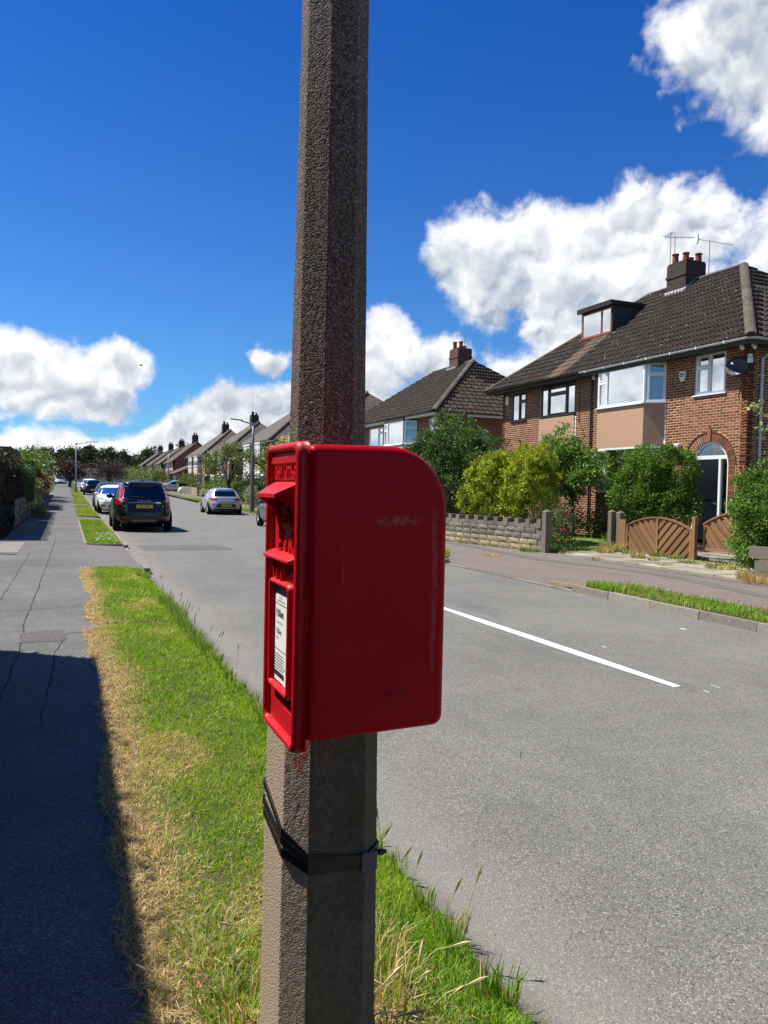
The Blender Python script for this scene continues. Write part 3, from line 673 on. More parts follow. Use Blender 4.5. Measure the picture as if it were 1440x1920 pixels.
tuft('dry_grass_tuft',.30,3.3,.10,.14,120,.10,.004,(.3,.3,.1),.8,1.2)
# seed heads at the kerb edge
m=MB(); sv=[];
def seedstem(name,x,y,z,h,dx,dy,col):
    p=[(x,y,z),(x+dx*.4,y+dy*.4,z+h*.6),(x+dx,y+dy,z+h)]
    mm=MB(); mm.tube(p,.0012,4); q=Vector(p[2]); d=(q-Vector(p[1])).normalized(); mm.tube([q-d*.01,q+d*.03,q+d*.055],[.002,.0055,.001],5); return mm
STEMG=simple('green_grass_stem',(.22,.30,.07),.7,.2); STEMD=simple('dry_grass_stem',(.50,.40,.22),.8,.2)
mm=MB()
for i in range(38):
    y=random.choice([random.uniform(7,10.5),random.uniform(2.1,4.5),random.uniform(5,14)]); s=seedstem('s',random.uniform(1.12,1.29),y,.07,random.uniform(.12,.26),random.uniform(-.03,.08),random.uniform(-.05,.05),0); mm.add(s.v,s.f)
o=mm.build('seeding_grass_stem',STEMG); o['kind']='stuff'
mm=MB()
for i in range(16):
    x,y=random.choice([(random.uniform(.25,.6),random.uniform(1.9,2.7)),(random.uniform(.75,1.1),random.uniform(1.9,2.4))]); s=seedstem('s',x,y,.1,random.uniform(.05,.12),random.uniform(-.12,.12),random.uniform(-.12,.06),0); mm.add(s.v,s.f)
o=mm.build('dry_grass_stem',STEMD); o['kind']='stuff'
# broad pale fragments lying at the path edge
# right verge
def plain_grass(name,xf,y0,y1,w,dens,hs,ws,sp,z=.106):
    n=int((y1-y0)*w*dens); y=y0+(y1-y0)*RNG.random(n); u=RNG.random(n); x=np.array([xf(v) for v in y])+u*w
    n1=pnoise(x,y,1.1,5); s=np.clip(sp+n1*.5,0,.9)+np.where(u>.88,.35,0)
    c,m=grasscol(n,s); h=hs*(.5+RNG.random(n)); P=np.stack([x,y,np.array([gz(v) for v in y])+z],1)
    blades(name,P,h,np.full(n,ws),c,lean=.2+.6*RNG.random(n))
def taper(y): return .82*min(1,max(.05,(10.2-y)/.9))**.5
n=15000; y=-1+11.2*RNG.random(n)**.8; u=RNG.random(n); wv=np.array([taper(v) for v in y]); x=7.76+u*(wv+.04)
c,mst=grasscol(n,np.clip(.12+np.where(u>.85,.5,0)+pnoise(x,y,1.5,8)*.3,0,1)); P=np.stack([x,y,np.full(n,.10)],1)
blades('verge_grass',P,.07*(.5+RNG.random(n))*np.where(y>9.3,1.7,1),np.full(n,.010),c*.9,lean=.2+.6*RNG.random(n))
n=5000; y=15.4+8.6*RNG.random(n); u=RNG.random(n); wv=np.array([.85*min(1,max(.05,(v-15.3)/1.6))**.7 for v in y]); x=np.array([kerbR(v) for v in y])+.1+u*wv
c,mst=grasscol(n,np.full(n,.15)); blades('verge_grass',np.stack([x,y,np.full(n,.10)],1),.08*(.5+RNG.random(n)),np.full(n,.014),c*.9,lean=.2+.6*RNG.random(n))
for a,b in ((20.1,25.9),(26.1,32.7)): plain_grass('verge_grass',lambda y:.48,a,b,.82,1900,.045,.02,.02)
plain_grass('verge_grass',lambda y:.46,36.3,50,.88,700,.06,.035,.25)
for a,b in ((53,66),(69,85)): plain_grass('verge_grass',lambda y:.46,a,b,.88,300,.07,.06,.3)
for a,b in ((27,33.5),(37,52),(56,70)): plain_grass('verge_grass',lambda y:kerbR(y)+.12,a,b,.9,420,.07,.05,.15)
plain_grass('lawn_grass',lambda y:11.45,16.6,19.5,3.2,1500,.05,.016,.22,z=.16)
# white clover heads on the second verge
mm=MB()
for i in range(60):
    x,y=random.uniform(.7,1.25),random.uniform(20.5,24); mm.lathe([(0,0),(.014,.004),(.016,.016),(0,.026)],(x,y,.14),n=5)
o=mm.build('clover_flower',simple('clover_white',(.7,.7,.62),.8,.1)); o['kind']='stuff'

def foliage(name,blobs,n,size,cols,parent,clump=.12,mat=None,seed=0,shell=.55,flat=.0,aspect=.55,jit=.25,inner=.15,droop=0,lumps=0,lr=.3):
    """blobs: (cx,cy,cz,rx,ry,rz). leaf-sized faces in clumps through the outer part of each blob"""
    r=np.random.default_rng(100+seed+len(WL)); B=np.array(blobs,float); vol=(B[:,3]*B[:,4]*B[:,5])**(2/3); pr=vol/vol.sum()
    nc=max(20,n//26); bi=r.choice(len(B),nc,p=pr)
    d=r.normal(size=(nc,3)); d/=np.linalg.norm(d,axis=1)[:,None]
    rr=np.where(r.random(nc)<inner,r.random(nc)*.7,1-shell*(r.random(nc)**1.7)*.6)*(1+jit*r.normal(size=nc)*.35)
    cc=B[bi,:3]+d*B[bi,3:]*rr[:,None]
    if lumps:   # leaves gather on rounded sub-masses with hollows between them
        lb=r.choice(len(B),lumps,p=pr); ld=r.normal(size=(lumps,3)); ld[:,2]=np.where(ld[:,2]<-.6,-ld[:,2],ld[:,2]); ld/=np.linalg.norm(ld,axis=1)[:,None]
        lc=B[lb,:3]+ld*B[lb,3:]*(.80+.14*r.random(lumps))[:,None]; k=r.integers(0,lumps,nc)
        d2=ld[k]*.7+r.normal(size=(nc,3))*.65; d2/=np.linalg.norm(d2,axis=1)[:,None]
        R_=lr*(.65+.7*r.random(lumps)); fill=r.random(nc)<inner
        c2=lc[k]+d2*R_[k][:,None]*np.array([1,1,1.15]); cc=np.where(fill[:,None],cc*.0+B[bi,:3]+d*B[bi,3:]*(.75*r.random(nc))[:,None],c2); d=np.where(fill[:,None],d,d2)
    ctint=.72+.5*r.random(nc)
    if lumps: ctint=ctint*(.8+.4*r.random(lumps))[k]
    li=r.integers(0,nc,n); p=cc[li]+r.normal(size=(n,3))*clump*np.array([1,1,.7])
    outd=d[li]*.8+r.normal(size=(n,3))*.75+np.array([0,0,.35-droop]); outd/=np.linalg.norm(outd,axis=1)[:,None]
    nrm=r.normal(size=(n,3))*.8+d[li]*.7+np.array([0,0,.8]); nrm-=outd*(nrm*outd).sum(1)[:,None]; nrm/=np.linalg.norm(nrm,axis=1)[:,None]+1e-9
    sd=np.cross(outd,nrm); s=(size*(.6+.8*r.random(n)))[:,None]; w=s*aspect*.5
    V=np.stack([p,p+outd*s*.5+sd*w+nrm*s*.08,p+outd*s,p+outd*s*.5-sd*w+nrm*s*.08],1).reshape(-1,3)
    b=(np.arange(n)*4)[:,None]; F=np.concatenate([b+np.array([[0,1,2]]),b+np.array([[0,2,3]])],0)
    ca=np.array(cols,float); c=ca[r.integers(0,len(ca),n)]*(ctint[li]*(.8+.4*r.random(n)))[:,None]
    return npmesh(name,V,F,mat or LEAF,parent,col=np.repeat(c,4,axis=0))
def trunk(name,base,top,r0_,r1_,parent,branches=()):
    m=MB(); b,t=Vector(base),Vector(top); pts=[b.lerp(t,i/5)+Vector((random.uniform(-.03,.03),random.uniform(-.03,.03),0))*(i>0)*(t-b).length*.4 for i in range(6)]
    m.tube(pts,[r0_+(r1_-r0_)*i/5 for i in range(6)],8)
    for q in branches:
        s=pts[random.choice((2,3,4))]; e=Vector(q); mid=s.lerp(e,.5)+Vector((0,0,.12*(e-s).length)); m.tube([s,mid,e],[r1_*.9,r1_*.6,r1_*.25],6)
    return m.build(name,BARK,parent,smooth=True)
# ================================================================ CONCRETE COLUMN AND POST BOX
CX,CY=.624,1.905
pl=thing('street_lighting_column',(CX,CY,0),'weathered octagonal concrete column in the foreground carrying the red post box','lamp column')
secs=[ # z, hx, hy_near, hy_far, chamfer
 (-.15,.130,.146,.150,.054),(.6,.1265,.142,.146,.053),(.97,.1225,.138,.140,.051),(1.26,.117,.132,.130,.050),(1.38,.093,.100,.095,.0545),(1.74,.0905,.0905,.0905,.053),(2.76,.0790,.0790,.0790,.0463),(7.6,.046,.046,.046,.027)]
def octo(z):
    v=[np.interp(z,[s[0] for s in secs],[s[k] for s in secs]) for k in range(1,5)]; hx,hn,hf,k=v
    return [(-hx+k,-hn),(hx-k,-hn),(hx,-hn+k),(hx,hf-k),(hx-k,hf),(-hx+k,hf),(-hx,hf-k),(-hx,-hn+k)]
zs=[-.15]+list(np.arange(0.2,3.0,.0065))+[3.4,4.2,5.4,7.6]; per=None; V=[];F=[]
NS=22
for z in zs:
    o8=octo(z); ring=[]
    for i in range(8):
        a=o8[i]; b=o8[(i+1)%8]
        for k in range(NS): ring.append((a[0]+(b[0]-a[0])*k/NS,a[1]+(b[1]-a[1])*k/NS,z))
    V+=ring
V=np.array(V); nr=8*NS
amp=np.array([mnoise.noise(Vector(p)*95)*.6+mnoise.noise(Vector(p)*210)*.4 for p in V]); worn=np.array([mnoise.noise(Vector(p)*6) for p in V])
dirn=V[:,:2]/np.linalg.norm(V[:,:2],axis=1)[:,None]; V[:,:2]+=dirn*(amp*.0011+worn*.0006)[:,None]
idx=np.arange(len(zs)-1)[:,None]*nr; k=np.arange(nr)[None,:]; k2=(k+1)%nr
F=np.stack([idx+k,idx+k2,idx+nr+k2,idx+nr+k],2).reshape(-1,4)
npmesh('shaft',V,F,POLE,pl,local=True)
def band(z0,z1,tilt,out_,name,mat,parent,thick=.0025):
    m=MB(); zc=(z0+z1)/2; o8=octo(zc); n=8; vs=[]
    for r in (out_,out_+thick):
        for zz in (z0,z1):
            for x,y in o8:
                q=Vector((x,y)); q=q+q.normalized()*r; vs.append((q.x,q.y,zz+tilt*(x)+random.uniform(-.0015,.0015)))
    fs=[]
    for i in range(8):
        j=(i+1)%8; fs+=[(16+i,16+j,24+j,24+i),(i,8+i,8+j,j),(8+i,24+i,24+j,8+j),(i,j,16+j,16+i)]
    m.add(vs,fs); return m.build(name,mat,parent,local=True)
st=thing('strap',(CX,CY,.70),'black plastic straps wrapped round the lower part of the concrete column under the post box','strap')
st_off=.70
def band2(z0,z1,ax,name,out_=.002):
    m=MB(); o8=octo((z0+z1)/2); vs=[]
    for r in (out_,out_+.003):
        for zz in (z0,z1):
            for i,(x,y) in enumerate(o8):
                q=Vector((x,y)); q=q+q.normalized()*r; vs.append((q.x,q.y,zz+ax[i]-st_off))
    fs=[]
    for i in range(8):
        j=(i+1)%8; fs+=[(16+i,16+j,24+j,24+i),(i,8+i,8+j,j),(8+i,24+i,24+j,8+j),(i,j,16+j,16+i)]
    m.add(vs,fs); return m.build(name,BLACKP,st,local=True)
# vertex order: near-left corner 0, near-right 1, ... 7 = left face near corner, 6 = left face far corner
band2(.680,.700,[0,-.012,-.012,.0,.01,.05,.062,.030],'strap_band')
band2(.702,.722,[0,-.016,-.016,.0,.01,.050,.072,.040],'strap_band',.0045)
band2(.716,.736,[-.006,-.030,-.030,.0,.02,.085,.105,.045],'strap_band',.003)
m=MB(); a=octo(.69); x1=a[1][0]; yn=-a[1][1]
m.box(x1-.012,x1+.030,-yn-.012,-yn-.004,-.034,.012); m.build('buckle',GREYP,st,local=True,bevel=.002)
m=MB(); m.lathe([(0,0),(.008,0),(.008,.012),(.005,.013),(.005,.020),(0,.020)],(a[2][0]+.0,a[2][1]-.018,-.014),axis='X',n=12); m.build('bolt',BLACKP,st,local=True,smooth=False)

# ---- post box : root at the front lower near corner
BX,BY,BZ=.45,1.482,1.10
pb=thing('post_box',(BX,BY,BZ),'bright red post box with a rounded back, clamped to the concrete column','post box')
WY=.243
def arc(cx,cz,r,a0,a1,n): return [(cx+r*math.cos(rad(a0+(a1-a0)*i/n)),cz+r*math.sin(rad(a0+(a1-a0)*i/n))) for i in range(n+1)]
prof=[(0,-.004),(.293,.004)]+arc(.293,.029,.025,-90,0,6)[1:]+arc(.180,.472,.138,0,90,26)+[(0,.607)]
m=MB(); m.prism([(BX+x,BY+.004,BZ+z) for x,z in prof],(0,WY-.008,0)); body=m.build('body',RED2,pb,smooth=True,bevel=.020,segs=5,angle=45)
# weighted look: keep big faces flat
for o_ in (body,):
    w_=o_.modifiers.new('wn','WEIGHTED_NORMAL'); w_.keep_sharp=False
# front casting: rounded frame, recessed plate
def rrect(y0,y1,z0,z1,r,n=6):
    pts=[]
    for cy,cz,a in ((y1-r,z1-r,0),(y0+r,z1-r,90),(y0+r,z0+r,180),(y1-r,z0+r,270)):
        pts+= [(cy+r*math.cos(rad(a+90*i/n)),cz+r*math.sin(rad(a+90*i/n))) for i in range(n+1)]
    return pts
Y0,Y1,Z0,Z1=BY-.008,BY+WY+.008,BZ-.022,BZ+.612
XF,XB=.421,.449
# loops from back-outer round the bead to the recess
loops=[(XB,0.0,.024),(XF+.012,0.0,.024),(XF+.004,.003,.022),(XF,.010,.019),(XF+.002,.016,.016),(XF+.008,.019,.013),(XF+.021,.020,.012)]
vs=[];fs=[]; npt=28
for x,ins,r in loops:
    vs+=[(x,y,z) for y,z in rrect(Y0+ins,Y1-ins,Z0+ins,Z1-ins,r)]
for j in range(len(loops)-1):
    for i in range(npt):
        k=(i+1)%npt; fs.append((j*npt+i,j*npt+k,(j+1)*npt+k,(j+1)*npt+i))
fs.append(tuple(range(npt))); 
m=MB(); m.add(vs,fs); m.build('front_frame',RED,pb,smooth=True)
PX=XF+.018   # plane of the door plate
m=MB(); m.box(PX,PX+.015,Y0+.018,Y1-.018,Z0+.018,Z1-.018); m.build('door',RED,pb)
m=MB(); m.box(PX-.010,PX+.002,Y0+.019,Y1-.019,Z1-.045,Z1-.019); m.build('door_step',RED,pb,bevel=.003)
m=MB(); m.box(PX-.004,PX+.001,Y0+.026,Y1-.026,Z0+.022,BZ+.34); m.build('lower_panel',RED,pb,bevel=.003)
YA,YB=Y0+.022,Y1-.022; YM=(YA+YB)/2
TF=lambda u,v,w: (PX-w,YM-u,v)          # front text: u to the viewer's right (towards -Y), seen from -X
def tt(zc): return lambda u,v,w:(PX-.0005-w,YM-u,zc+v)
m=MB(); m.box(PX-.003,PX+.001,YA+.004,YB-.004,1.633,1.684); m.build('name_panel',RED,pb,bevel=.0015)
text_mesh('raised_lettering','POST OFFICE',.040,RED,lambda u,v,w:(PX-.003-w,YM-u,1.6575+v),.005,pb,sx=.72,bold=.0008)
# hood over the aperture
def hood():
    m=MB(); a,b=YA-.001,YB+.001; t0,t1=1.532,1.682; xt=.391
    P=dict(wa=(PX,a,1.630),wb=(PX,b,1.630),ta=(xt,t0,1.604),tb=(xt,t1,1.604),la=(xt,t0,1.596),lb=(xt,t1,1.596),ba=(PX,a,1.566),bb=(PX,b,1.566))
    v=[P[k] for k in ('wa','wb','ta','tb','la','lb','ba','bb')]
    m.add(v,[(0,1,3,2),(2,3,5,4),(0,2,4,6),(1,7,5,3)])
    # inner faces: the hood is an open shell
    i=.004; q=[(PX,a+i,1.624),(PX,b-i,1.624),(xt+.004,t0+i,1.600),(xt+.004,t1-i,1.600),(xt+.004,t0+i,1.596),(xt+.004,t1-i,1.596),(PX,a+i,1.568),(PX,b-i,1.568)]
    m.add(q,[(1,0,2,3),(2,0,6,4),(7,1,3,5)]); m.add([P['la'],P['lb'],q[5],q[4],P['ba'],q[6],P['bb'],q[7]],[(0,1,2,3),(0,3,5,4),(1,6,7,2)])
    return m
hood().build('hood',RED,pb)
m=MB(); m.box(PX-.001,PX+.002,YA+.012,YB-.012,1.580,1.610); m.build('letter_slot',DARKL,pb)
# crown and royal cypher in relief
m=MB()
for k in range(-3,4): m.tube([(PX-.002,YM+k*.011,1.540),(PX-.005,YM+k*.0085,1.550+.004*(3-abs(k)))],.0022,6)
m.tube([(PX-.003,YM+.036*math.cos(a),1.548+.018*math.sin(a)) for a in np.linspace(0,math.pi,14)],.0022,6)
m.tube([(PX-.003,YM+.018*math.cos(a),1.548+.018*math.sin(a)) for a in np.linspace(0,math.pi,14)],.0018,6)
m.box(PX-.005,PX,YM-.036,YM+.036,1.535,1.541); m.box(PX-.005,PX,YM-.0025,YM+.0025,1.566,1.574); m.box(PX-.005,PX,YM-.007,YM+.007,1.5685,1.5715)
m.build('crown_emblem',RED,pb,smooth=False)
text_mesh('royal_cypher','E',.062,RED,lambda u,v,w:(PX-w,YM+.046-u,1.497+v),.005,pb,sx=.9,bold=.0010)
text_mesh('royal_cypher','R',.062,RED,lambda u,v,w:(PX-w,YM-.044-u,1.497+v),.005,pb,sx=.9,bold=.0010)
text_mesh('royal_cypher','II',.036,RED,lambda u,v,w:(PX-w,YM-u,1.490+v),.004,pb,sx=.8,bold=.0006)
# ledge
m=MB(); m.add([(PX,YA-.006,1.480),(PX,YB+.006,1.480),(.412,YA+.004,1.469),(.412,YB-.004,1.469),(.412,YA+.004,1.463),(.412,YB-.004,1.463),(PX,YA-.006,1.458),(PX,YB+.006,1.458)],[(0,1,3,2),(2,3,5,4),(4,5,7,6),(0,2,4,6),(1,7,5,3)]); m.build('ledge',RED,pb,bevel=.0015)
# ribs below the ledge, notice frame and card
for a_,b_,c_,d_,e_ in ((.014,-.005,.002,1.408,1.458),(.014,.028,.036,1.408,1.458),(.006,.060,.068,1.424,1.440)): MB().box(PX-a_,PX,YM+b_,YM+c_,d_,e_).build('rib',RED,pb,bevel=.002)
fy0,fy1,fz0,fz1=1.522,1.686,1.176,1.418
fl=[(PX,0,.014),(PX-.014,.001,.014),(PX-.019,.005,.011),(PX-.018,.010,.008),(PX-.012,.013,.006),(PX-.003,.014,.005)]; vs=[];fs=[]
for x,ins,r in fl: vs+=[(x,y,z) for y,z in rrect(fy0+ins,fy1-ins,fz0+ins,fz1-ins,r)]
for j in range(len(fl)-1):
    for i in range(28): k=(i+1)%28; fs.append((j*28+i,j*28+k,(j+1)*28+k,(j+1)*28+i))
m=MB(); m.add(vs,fs); m.build('notice_frame',RED,pb,smooth=True)
card=MB().box(PX-.006,PX-.004,fy0+.016,fy1-.016,fz0+.016,fz1-.016).build('collection_notice',CARD,pb)
cyc=(fy0+fy1)/2; TC=lambda y,z:(lambda u,v,w:(PX-.0064-w,y-u,z+v))
nn=MB(); XI=PX-.0066
for z in (1.362,1.262): nn.box(XI,XI+.0005,fy0+.02,fy1-.02,z,z+.0010)
rr=random.Random(3)
for z0_,n_,a_,b_ in ((1.345,9,1.541,1.570),(1.318,8,1.541,1.568)):
    for k in range(n_): nn.box(XI,XI+.0005,a_,b_-rr.uniform(0,.008),z0_-k*.0062,z0_-k*.0062+.0014)
for k in range(7): nn.box(XI,XI+.0005,1.580+rr.uniform(0,.02),1.666,1.250-k*.0062,1.2515-k*.0062)
for k in range(6): nn.box(XI,XI+.0005,1.590+rr.uniform(0,.02),1.666,1.196-k*.0050-.004,1.1975-k*.005-.004)
nn.build('notice_print',INK,card)['kind']='stuff'
text_mesh('notice_print','9.00am',.024,INK,TC(1.628,1.342),0,card,sx=.9,bold=.0005)
text_mesh('notice_print','Monday to Friday',.0072,INK,TC(1.630,1.322),0,card)
text_mesh('notice_print','7.00am',.018,INK,TC(1.636,1.302),0,card,sx=.9)
text_mesh('notice_print','Saturday',.0072,INK,TC(1.646,1.288),0,card)
text_mesh('notice_print','Last collection times',.0075,INK,TC(1.622,1.370),0,card)
nn=MB(); nn.box(XI,XI+.0006,1.588,1.666,1.2035,1.2135); nn.build('notice_print',INK,card)
nn=MB(); nn.box(XI,XI+.0006,1.540,1.548,1.200,1.225)
for k in range(5): nn.box(XI,XI+.0006,1.617-.002*k,1.633+.002*k,1.390-.0035*k,1.3915-.0035*k)
nn.build('emblem_print',INKP,card)['kind']='stuff'
m=MB(); m.box(PX-.0055,PX-.003,1.51,1.60,1.155,1.1575); m.box(PX-.0055,PX-.003,1.51,1.59,1.143,1.145); m.build('scratch',RED,pb,bevel=.0006)['kind']='stuff'
# brackets holding the box to the column
MB().box(.53,.72,BY+WY-.002,1.772,1.55,1.59).build('bracket',RED,pb,bevel=.003); MB().box(.53,.72,BY+WY-.002,1.775,1.16,1.20).build('bracket',RED,pb,bevel=.003)
# ================================================================ HOUSES
def T_front(X):   # wall facing the road: u runs with +Y, v up, w outwards
    return lambda u,v,w=0:(X-w,u,v)
def T_side(Y):    # wall facing -Y: u runs with +X
    return lambda u,v,w=0:(u,Y-w,v)
def T_line(p,q):  # vertical plane through p,q (xy), outward normal to the left of p->q
    d=Vector((q[0]-p[0],q[1]-p[1])); L=d.length; d/=L; n=Vector((-d.y,d.x))
    return (lambda u,v,w=0:(p[0]+d.x*u+n.x*w,p[1]+d.y*u+n.y*w,v)),L
def window(parent,T,u0,u1,v0,v1,fm,cols,trans={},pane=GLASS,fw=.055,depth=.06,inset=.0,curtain='',sill=True,sub=True,sash=True,name='window'):
    """cols: split points 0..1 ; trans: {col: height fraction of transom}; sashes drawn as inner frames"""
    fr=MB(); W=u1-u0; H=v1-v0; w0,w1=-inset-depth,-inset
    def bar(a,b,c,d,o=0): fr.box(a,b,c,d,w0,w1+o,T=lambda x,y,z:T(x,y,z))
    bar(u0,u1,v0,v0+fw); bar(u0,u1,v1-fw,v1); bar(u0,u0+fw,v0+fw,v1-fw); bar(u1-fw,u1,v0+fw,v1-fw)
    xs=[u0+fw]+[u0+W*c for c in cols]+[u1-fw]
    for c in cols: bar(u0+W*c-fw*.5,u0+W*c+fw*.5,v0+fw,v1-fw,.002)
    cells=[]
    for i in range(len(xs)-1):
        a=xs[i]+(fw*.5 if i else 0); b=xs[i+1]-(fw*.5 if i<len(xs)-2 else 0)
        if i in trans:
            t=v0+H*trans[i]; bar(a,b,t-fw*.5,t+fw*.5,.001); cells+=[(a,b,v0+fw,t-fw*.5,i,0),(a,b,t+fw*.5,v1-fw,i,1)]
        else: cells.append((a,b,v0+fw,v1-fw,i,0))
    if sash:
        for a,b,c,d,i,k in cells:
            if i in trans and (b-a)>.12:
                q=.032; bar(a,b,c,c+q,.012); bar(a,b,d-q,d,.012); bar(a,a+q,c+q,d-q,.012); bar(b-q,b,c+q,d-q,.012)
    if sill: fr.box(u0-.06,u1+.06,v0-.035,v0-.002,w0,w1+.06,T=lambda x,y,z:T(x,y,z))
    f=fr.build(name,fm,parent)
    for a,b,c,d,i,k in cells:
        p=MB(); p.box(a,b,c,d,w0+.02,w0+.028,T=lambda x,y,z:T(x,y,z)); p.build('pane',pane,f)
    if curtain:
        cm=MB(); wb=w0-.10
        def folds(a,b,top,bot):
            n=max(4,int((b-a)/.035)); vs=[]
            for i in range(n+1):
                u=a+(b-a)*i/n; z=wb+.018*math.sin(i*1.9)+random.uniform(-.006,.006)
                vs+=[T(u,bot,z),T(u,top,z+.004)]
            cm.add(vs,[(2*i,2*i+2,2*i+3,2*i+1) for i in range(n)])
        if 'F' in curtain: folds(u0+fw,u1-fw,v1-fw,v0+fw)
        if 'H' in curtain: folds(u0+fw,u1-fw,v0+H*.55,v0+fw)
        if 'L' in curtain: folds(u0+fw,u0+W*.16,v1-fw,v0+fw)
        if 'R' in curtain: folds(u1-W*.16,u1-fw,v1-fw,v0+fw)
        cm.build('curtain',CURT,f,smooth=True)
    return f
def facade(mb,T,u0,u1,v0,v1,openings,thick=.2,m=0):
    us=sorted(set([u0,u1]+[x for o in openings for x in o[:2] if u0<x<u1])); vs=sorted(set([v0,v1]+[x for o in openings for x in o[2:4] if v0<x<v1]))
    for i in range(len(us)-1):
        for j in range(len(vs)-1):
            cu,cv=(us[i]+us[i+1])/2,(vs[j]+vs[j+1])/2
            if any(o[0]<cu<o[1] and o[2]<cv<o[3] for o in openings): continue
            mb.box(us[i],us[i+1],vs[j],vs[j+1],-thick,0,m,T=lambda x,y,z:T(x,y,z))
def brick_items(T,axis,u0,u1,v0,v1,openings,proud=.0015,circ=None,phase=0.0,cut0=True):
    """running bond; returns matrices + whole flags. axis: direction matrix 3x3 columns (len,depth,height)"""
    out_=[];whole=[]
    nv=int((v1-v0)/.075)
    for j in range(nv):
        z0=v0+j*.075; z1=z0+.065; zc=(z0+z1)/2; ph=(j%2)*.1125+phase
        blocked=[(o[0],o[1]) for o in openings if o[2]-.01<zc<o[3]+.01]
        if circ:
            for cu,cv,R in circ:
                if abs(zc-cv)<R and zc>cv-.02: h=math.sqrt(R*R-(zc-cv)**2); blocked.append((cu-h,cu+h))
        k=-1; 
        while True:
            a=u0+k*.225+ph; b=a+.215; k+=1
            if a>u1: break
            a2,b2=max(a,u0),min(b,u1)
            segs=[(a2,b2)]
            for p,q in blocked:
                ns=[]
                for s,e in segs:
                    if q<=s or p>=e: ns.append((s,e)); continue
                    if s<p: ns.append((s,p-.003))
                    if e>q: ns.append((q+.003,e))
                segs=ns
            for s,e in segs:
                if e-s<.03: continue
                c=T((s+e)/2,zc,proud+random.uniform(-.0006,.001))
                m=np.eye(4); m[:3,:3]=axis; m[:3,0]*=(e-s)/.215; m[:3,3]=c
                out_.append(m); whole.append(e-s>.212)
    return out_,whole
# one brick: x along wall, y depth (outward = -y), z height, only outer faces
def brick_mesh():
    a,h,d,c=.1055,.0310,.0,.02; e=.001
    v=[(-a,c,-h),(a,c,-h),(a,c,h),(-a,c,h),(-a+e,d,-h+e),(a-e,d,-h+e),(a-e,d,h-e),(-a+e,d,h-e)]
    v=[(x,y if y==c else 0,z) for x,y,z in v]
    f=[(4,5,6,7),(0,1,5,4),(1,2,6,5),(2,3,7,6),(3,0,4,7)]
    return v,f
AX_FRONT=np.array([[0,1,0],[-1,0,0],[0,0,1]],float).T   # columns: len->(0,?)...
def ax(lenv,outv): # columns = images of x(len), y(-outward), z
    m=np.zeros((3,3)); m[:,0]=lenv; m[:,1]=[-o for o in outv]; m[:,2]=(0,0,1); return m
def roof_geom(X0,X1,Y0,Y1,ze,zr,hipN=True,hipF=True):
    xc=(X0+X1)/2; run=(X1-X0)/2
    a=Y0+(run if hipN else 0); b=Y1-(run if hipF else 0)
    return xc,a,b
def hip_roof(parent,X0,X1,Y0,Y1,ze,zr,mat,hipN=True,hipF=True,name='roof',fascia=None):
    xc,a,b=roof_geom(X0,X1,Y0,Y1,ze,zr,hipN,hipF); m=MB()
    e=[(X0,Y0,ze),(X1,Y0,ze),(X1,Y1,ze),(X0,Y1,ze)]; r=[(xc,a,zr),(xc,b,zr)]
    m.add(e+r,[(3,0,4,5),(1,2,5,4),(0,1,4) ,(2,3,5),(0,3,2,1)])
    return m.build(name,mat,parent)
def chimney(parent,x0,x1,y0,y1,zb,zt,mat,pots,aerial=None,flash=True,potm=POTT):
    m=MB(); m.box(x0,x1,y0,y1,zb,zt-.52); m.box(x0-.03,x1+.03,y0-.03,y1+.03,zt-.52,zt-.44); m.box(x0,x1,y0,y1,zt-.44,zt-.06)
    m.box(x0+.02,x1-.02,y0+.02,y1-.02,zt-.06,zt-.0)
    c=m.build('chimney',mat,parent)
    for px,py,h in pots:
        q=MB(); q.lathe([(.125,-.05),(.115,.0),(.10,h*.8),(.125,h*.86),(.125,h*.95),(.10,h),(.08,h*.98),(.08,h*.3)],(px,py,zt),n=12); q.build('chimney_pot',potm,c,smooth=False)
    return c
def yagi(name,base,h,d,L,label,group=None,n=9,white=False,tilt=0,kind='v'):
    """aerial: mast + boom + elements"""
    t=thing(name,base,label,'aerial',group); b=Vector(base); dv=Vector((math.cos(d),math.sin(d),tilt)).normalized(); sv=Vector((-math.sin(d),math.cos(d),0))
    m=MB(); m.tube([b,b+Vector((0,0,h))],.014,6); m.build('mast',ALU,t)
    top=b+Vector((0,0,h-.05)); m=MB(); m.tube([top-dv*L*.35,top+dv*L*.65],.009,5); m.build('boom',ALU,t)
    m=MB()
    for i in range(n):
        p=top+dv*L*(-.3+.95*i/(n-1)); e=.16-.05*i/n
        ev=sv if kind!='z' else Vector((0,0,1)); m.tube([p-ev*e,p+ev*e],.005,4)
    m.build('element',ALU,t)['kind']='stuff'
    if white:
        m=MB(); p=top-dv*L*.35; m.box(-.02,.02,-.14,.14,-.13,.13); R_=Matrix.Translation(p)@Matrix.Rotation(d,4,'Z'); m.v=[tuple(R_@Vector(q)) for q in m.v]; m.build('reflector',WPLAS,t)
    return t
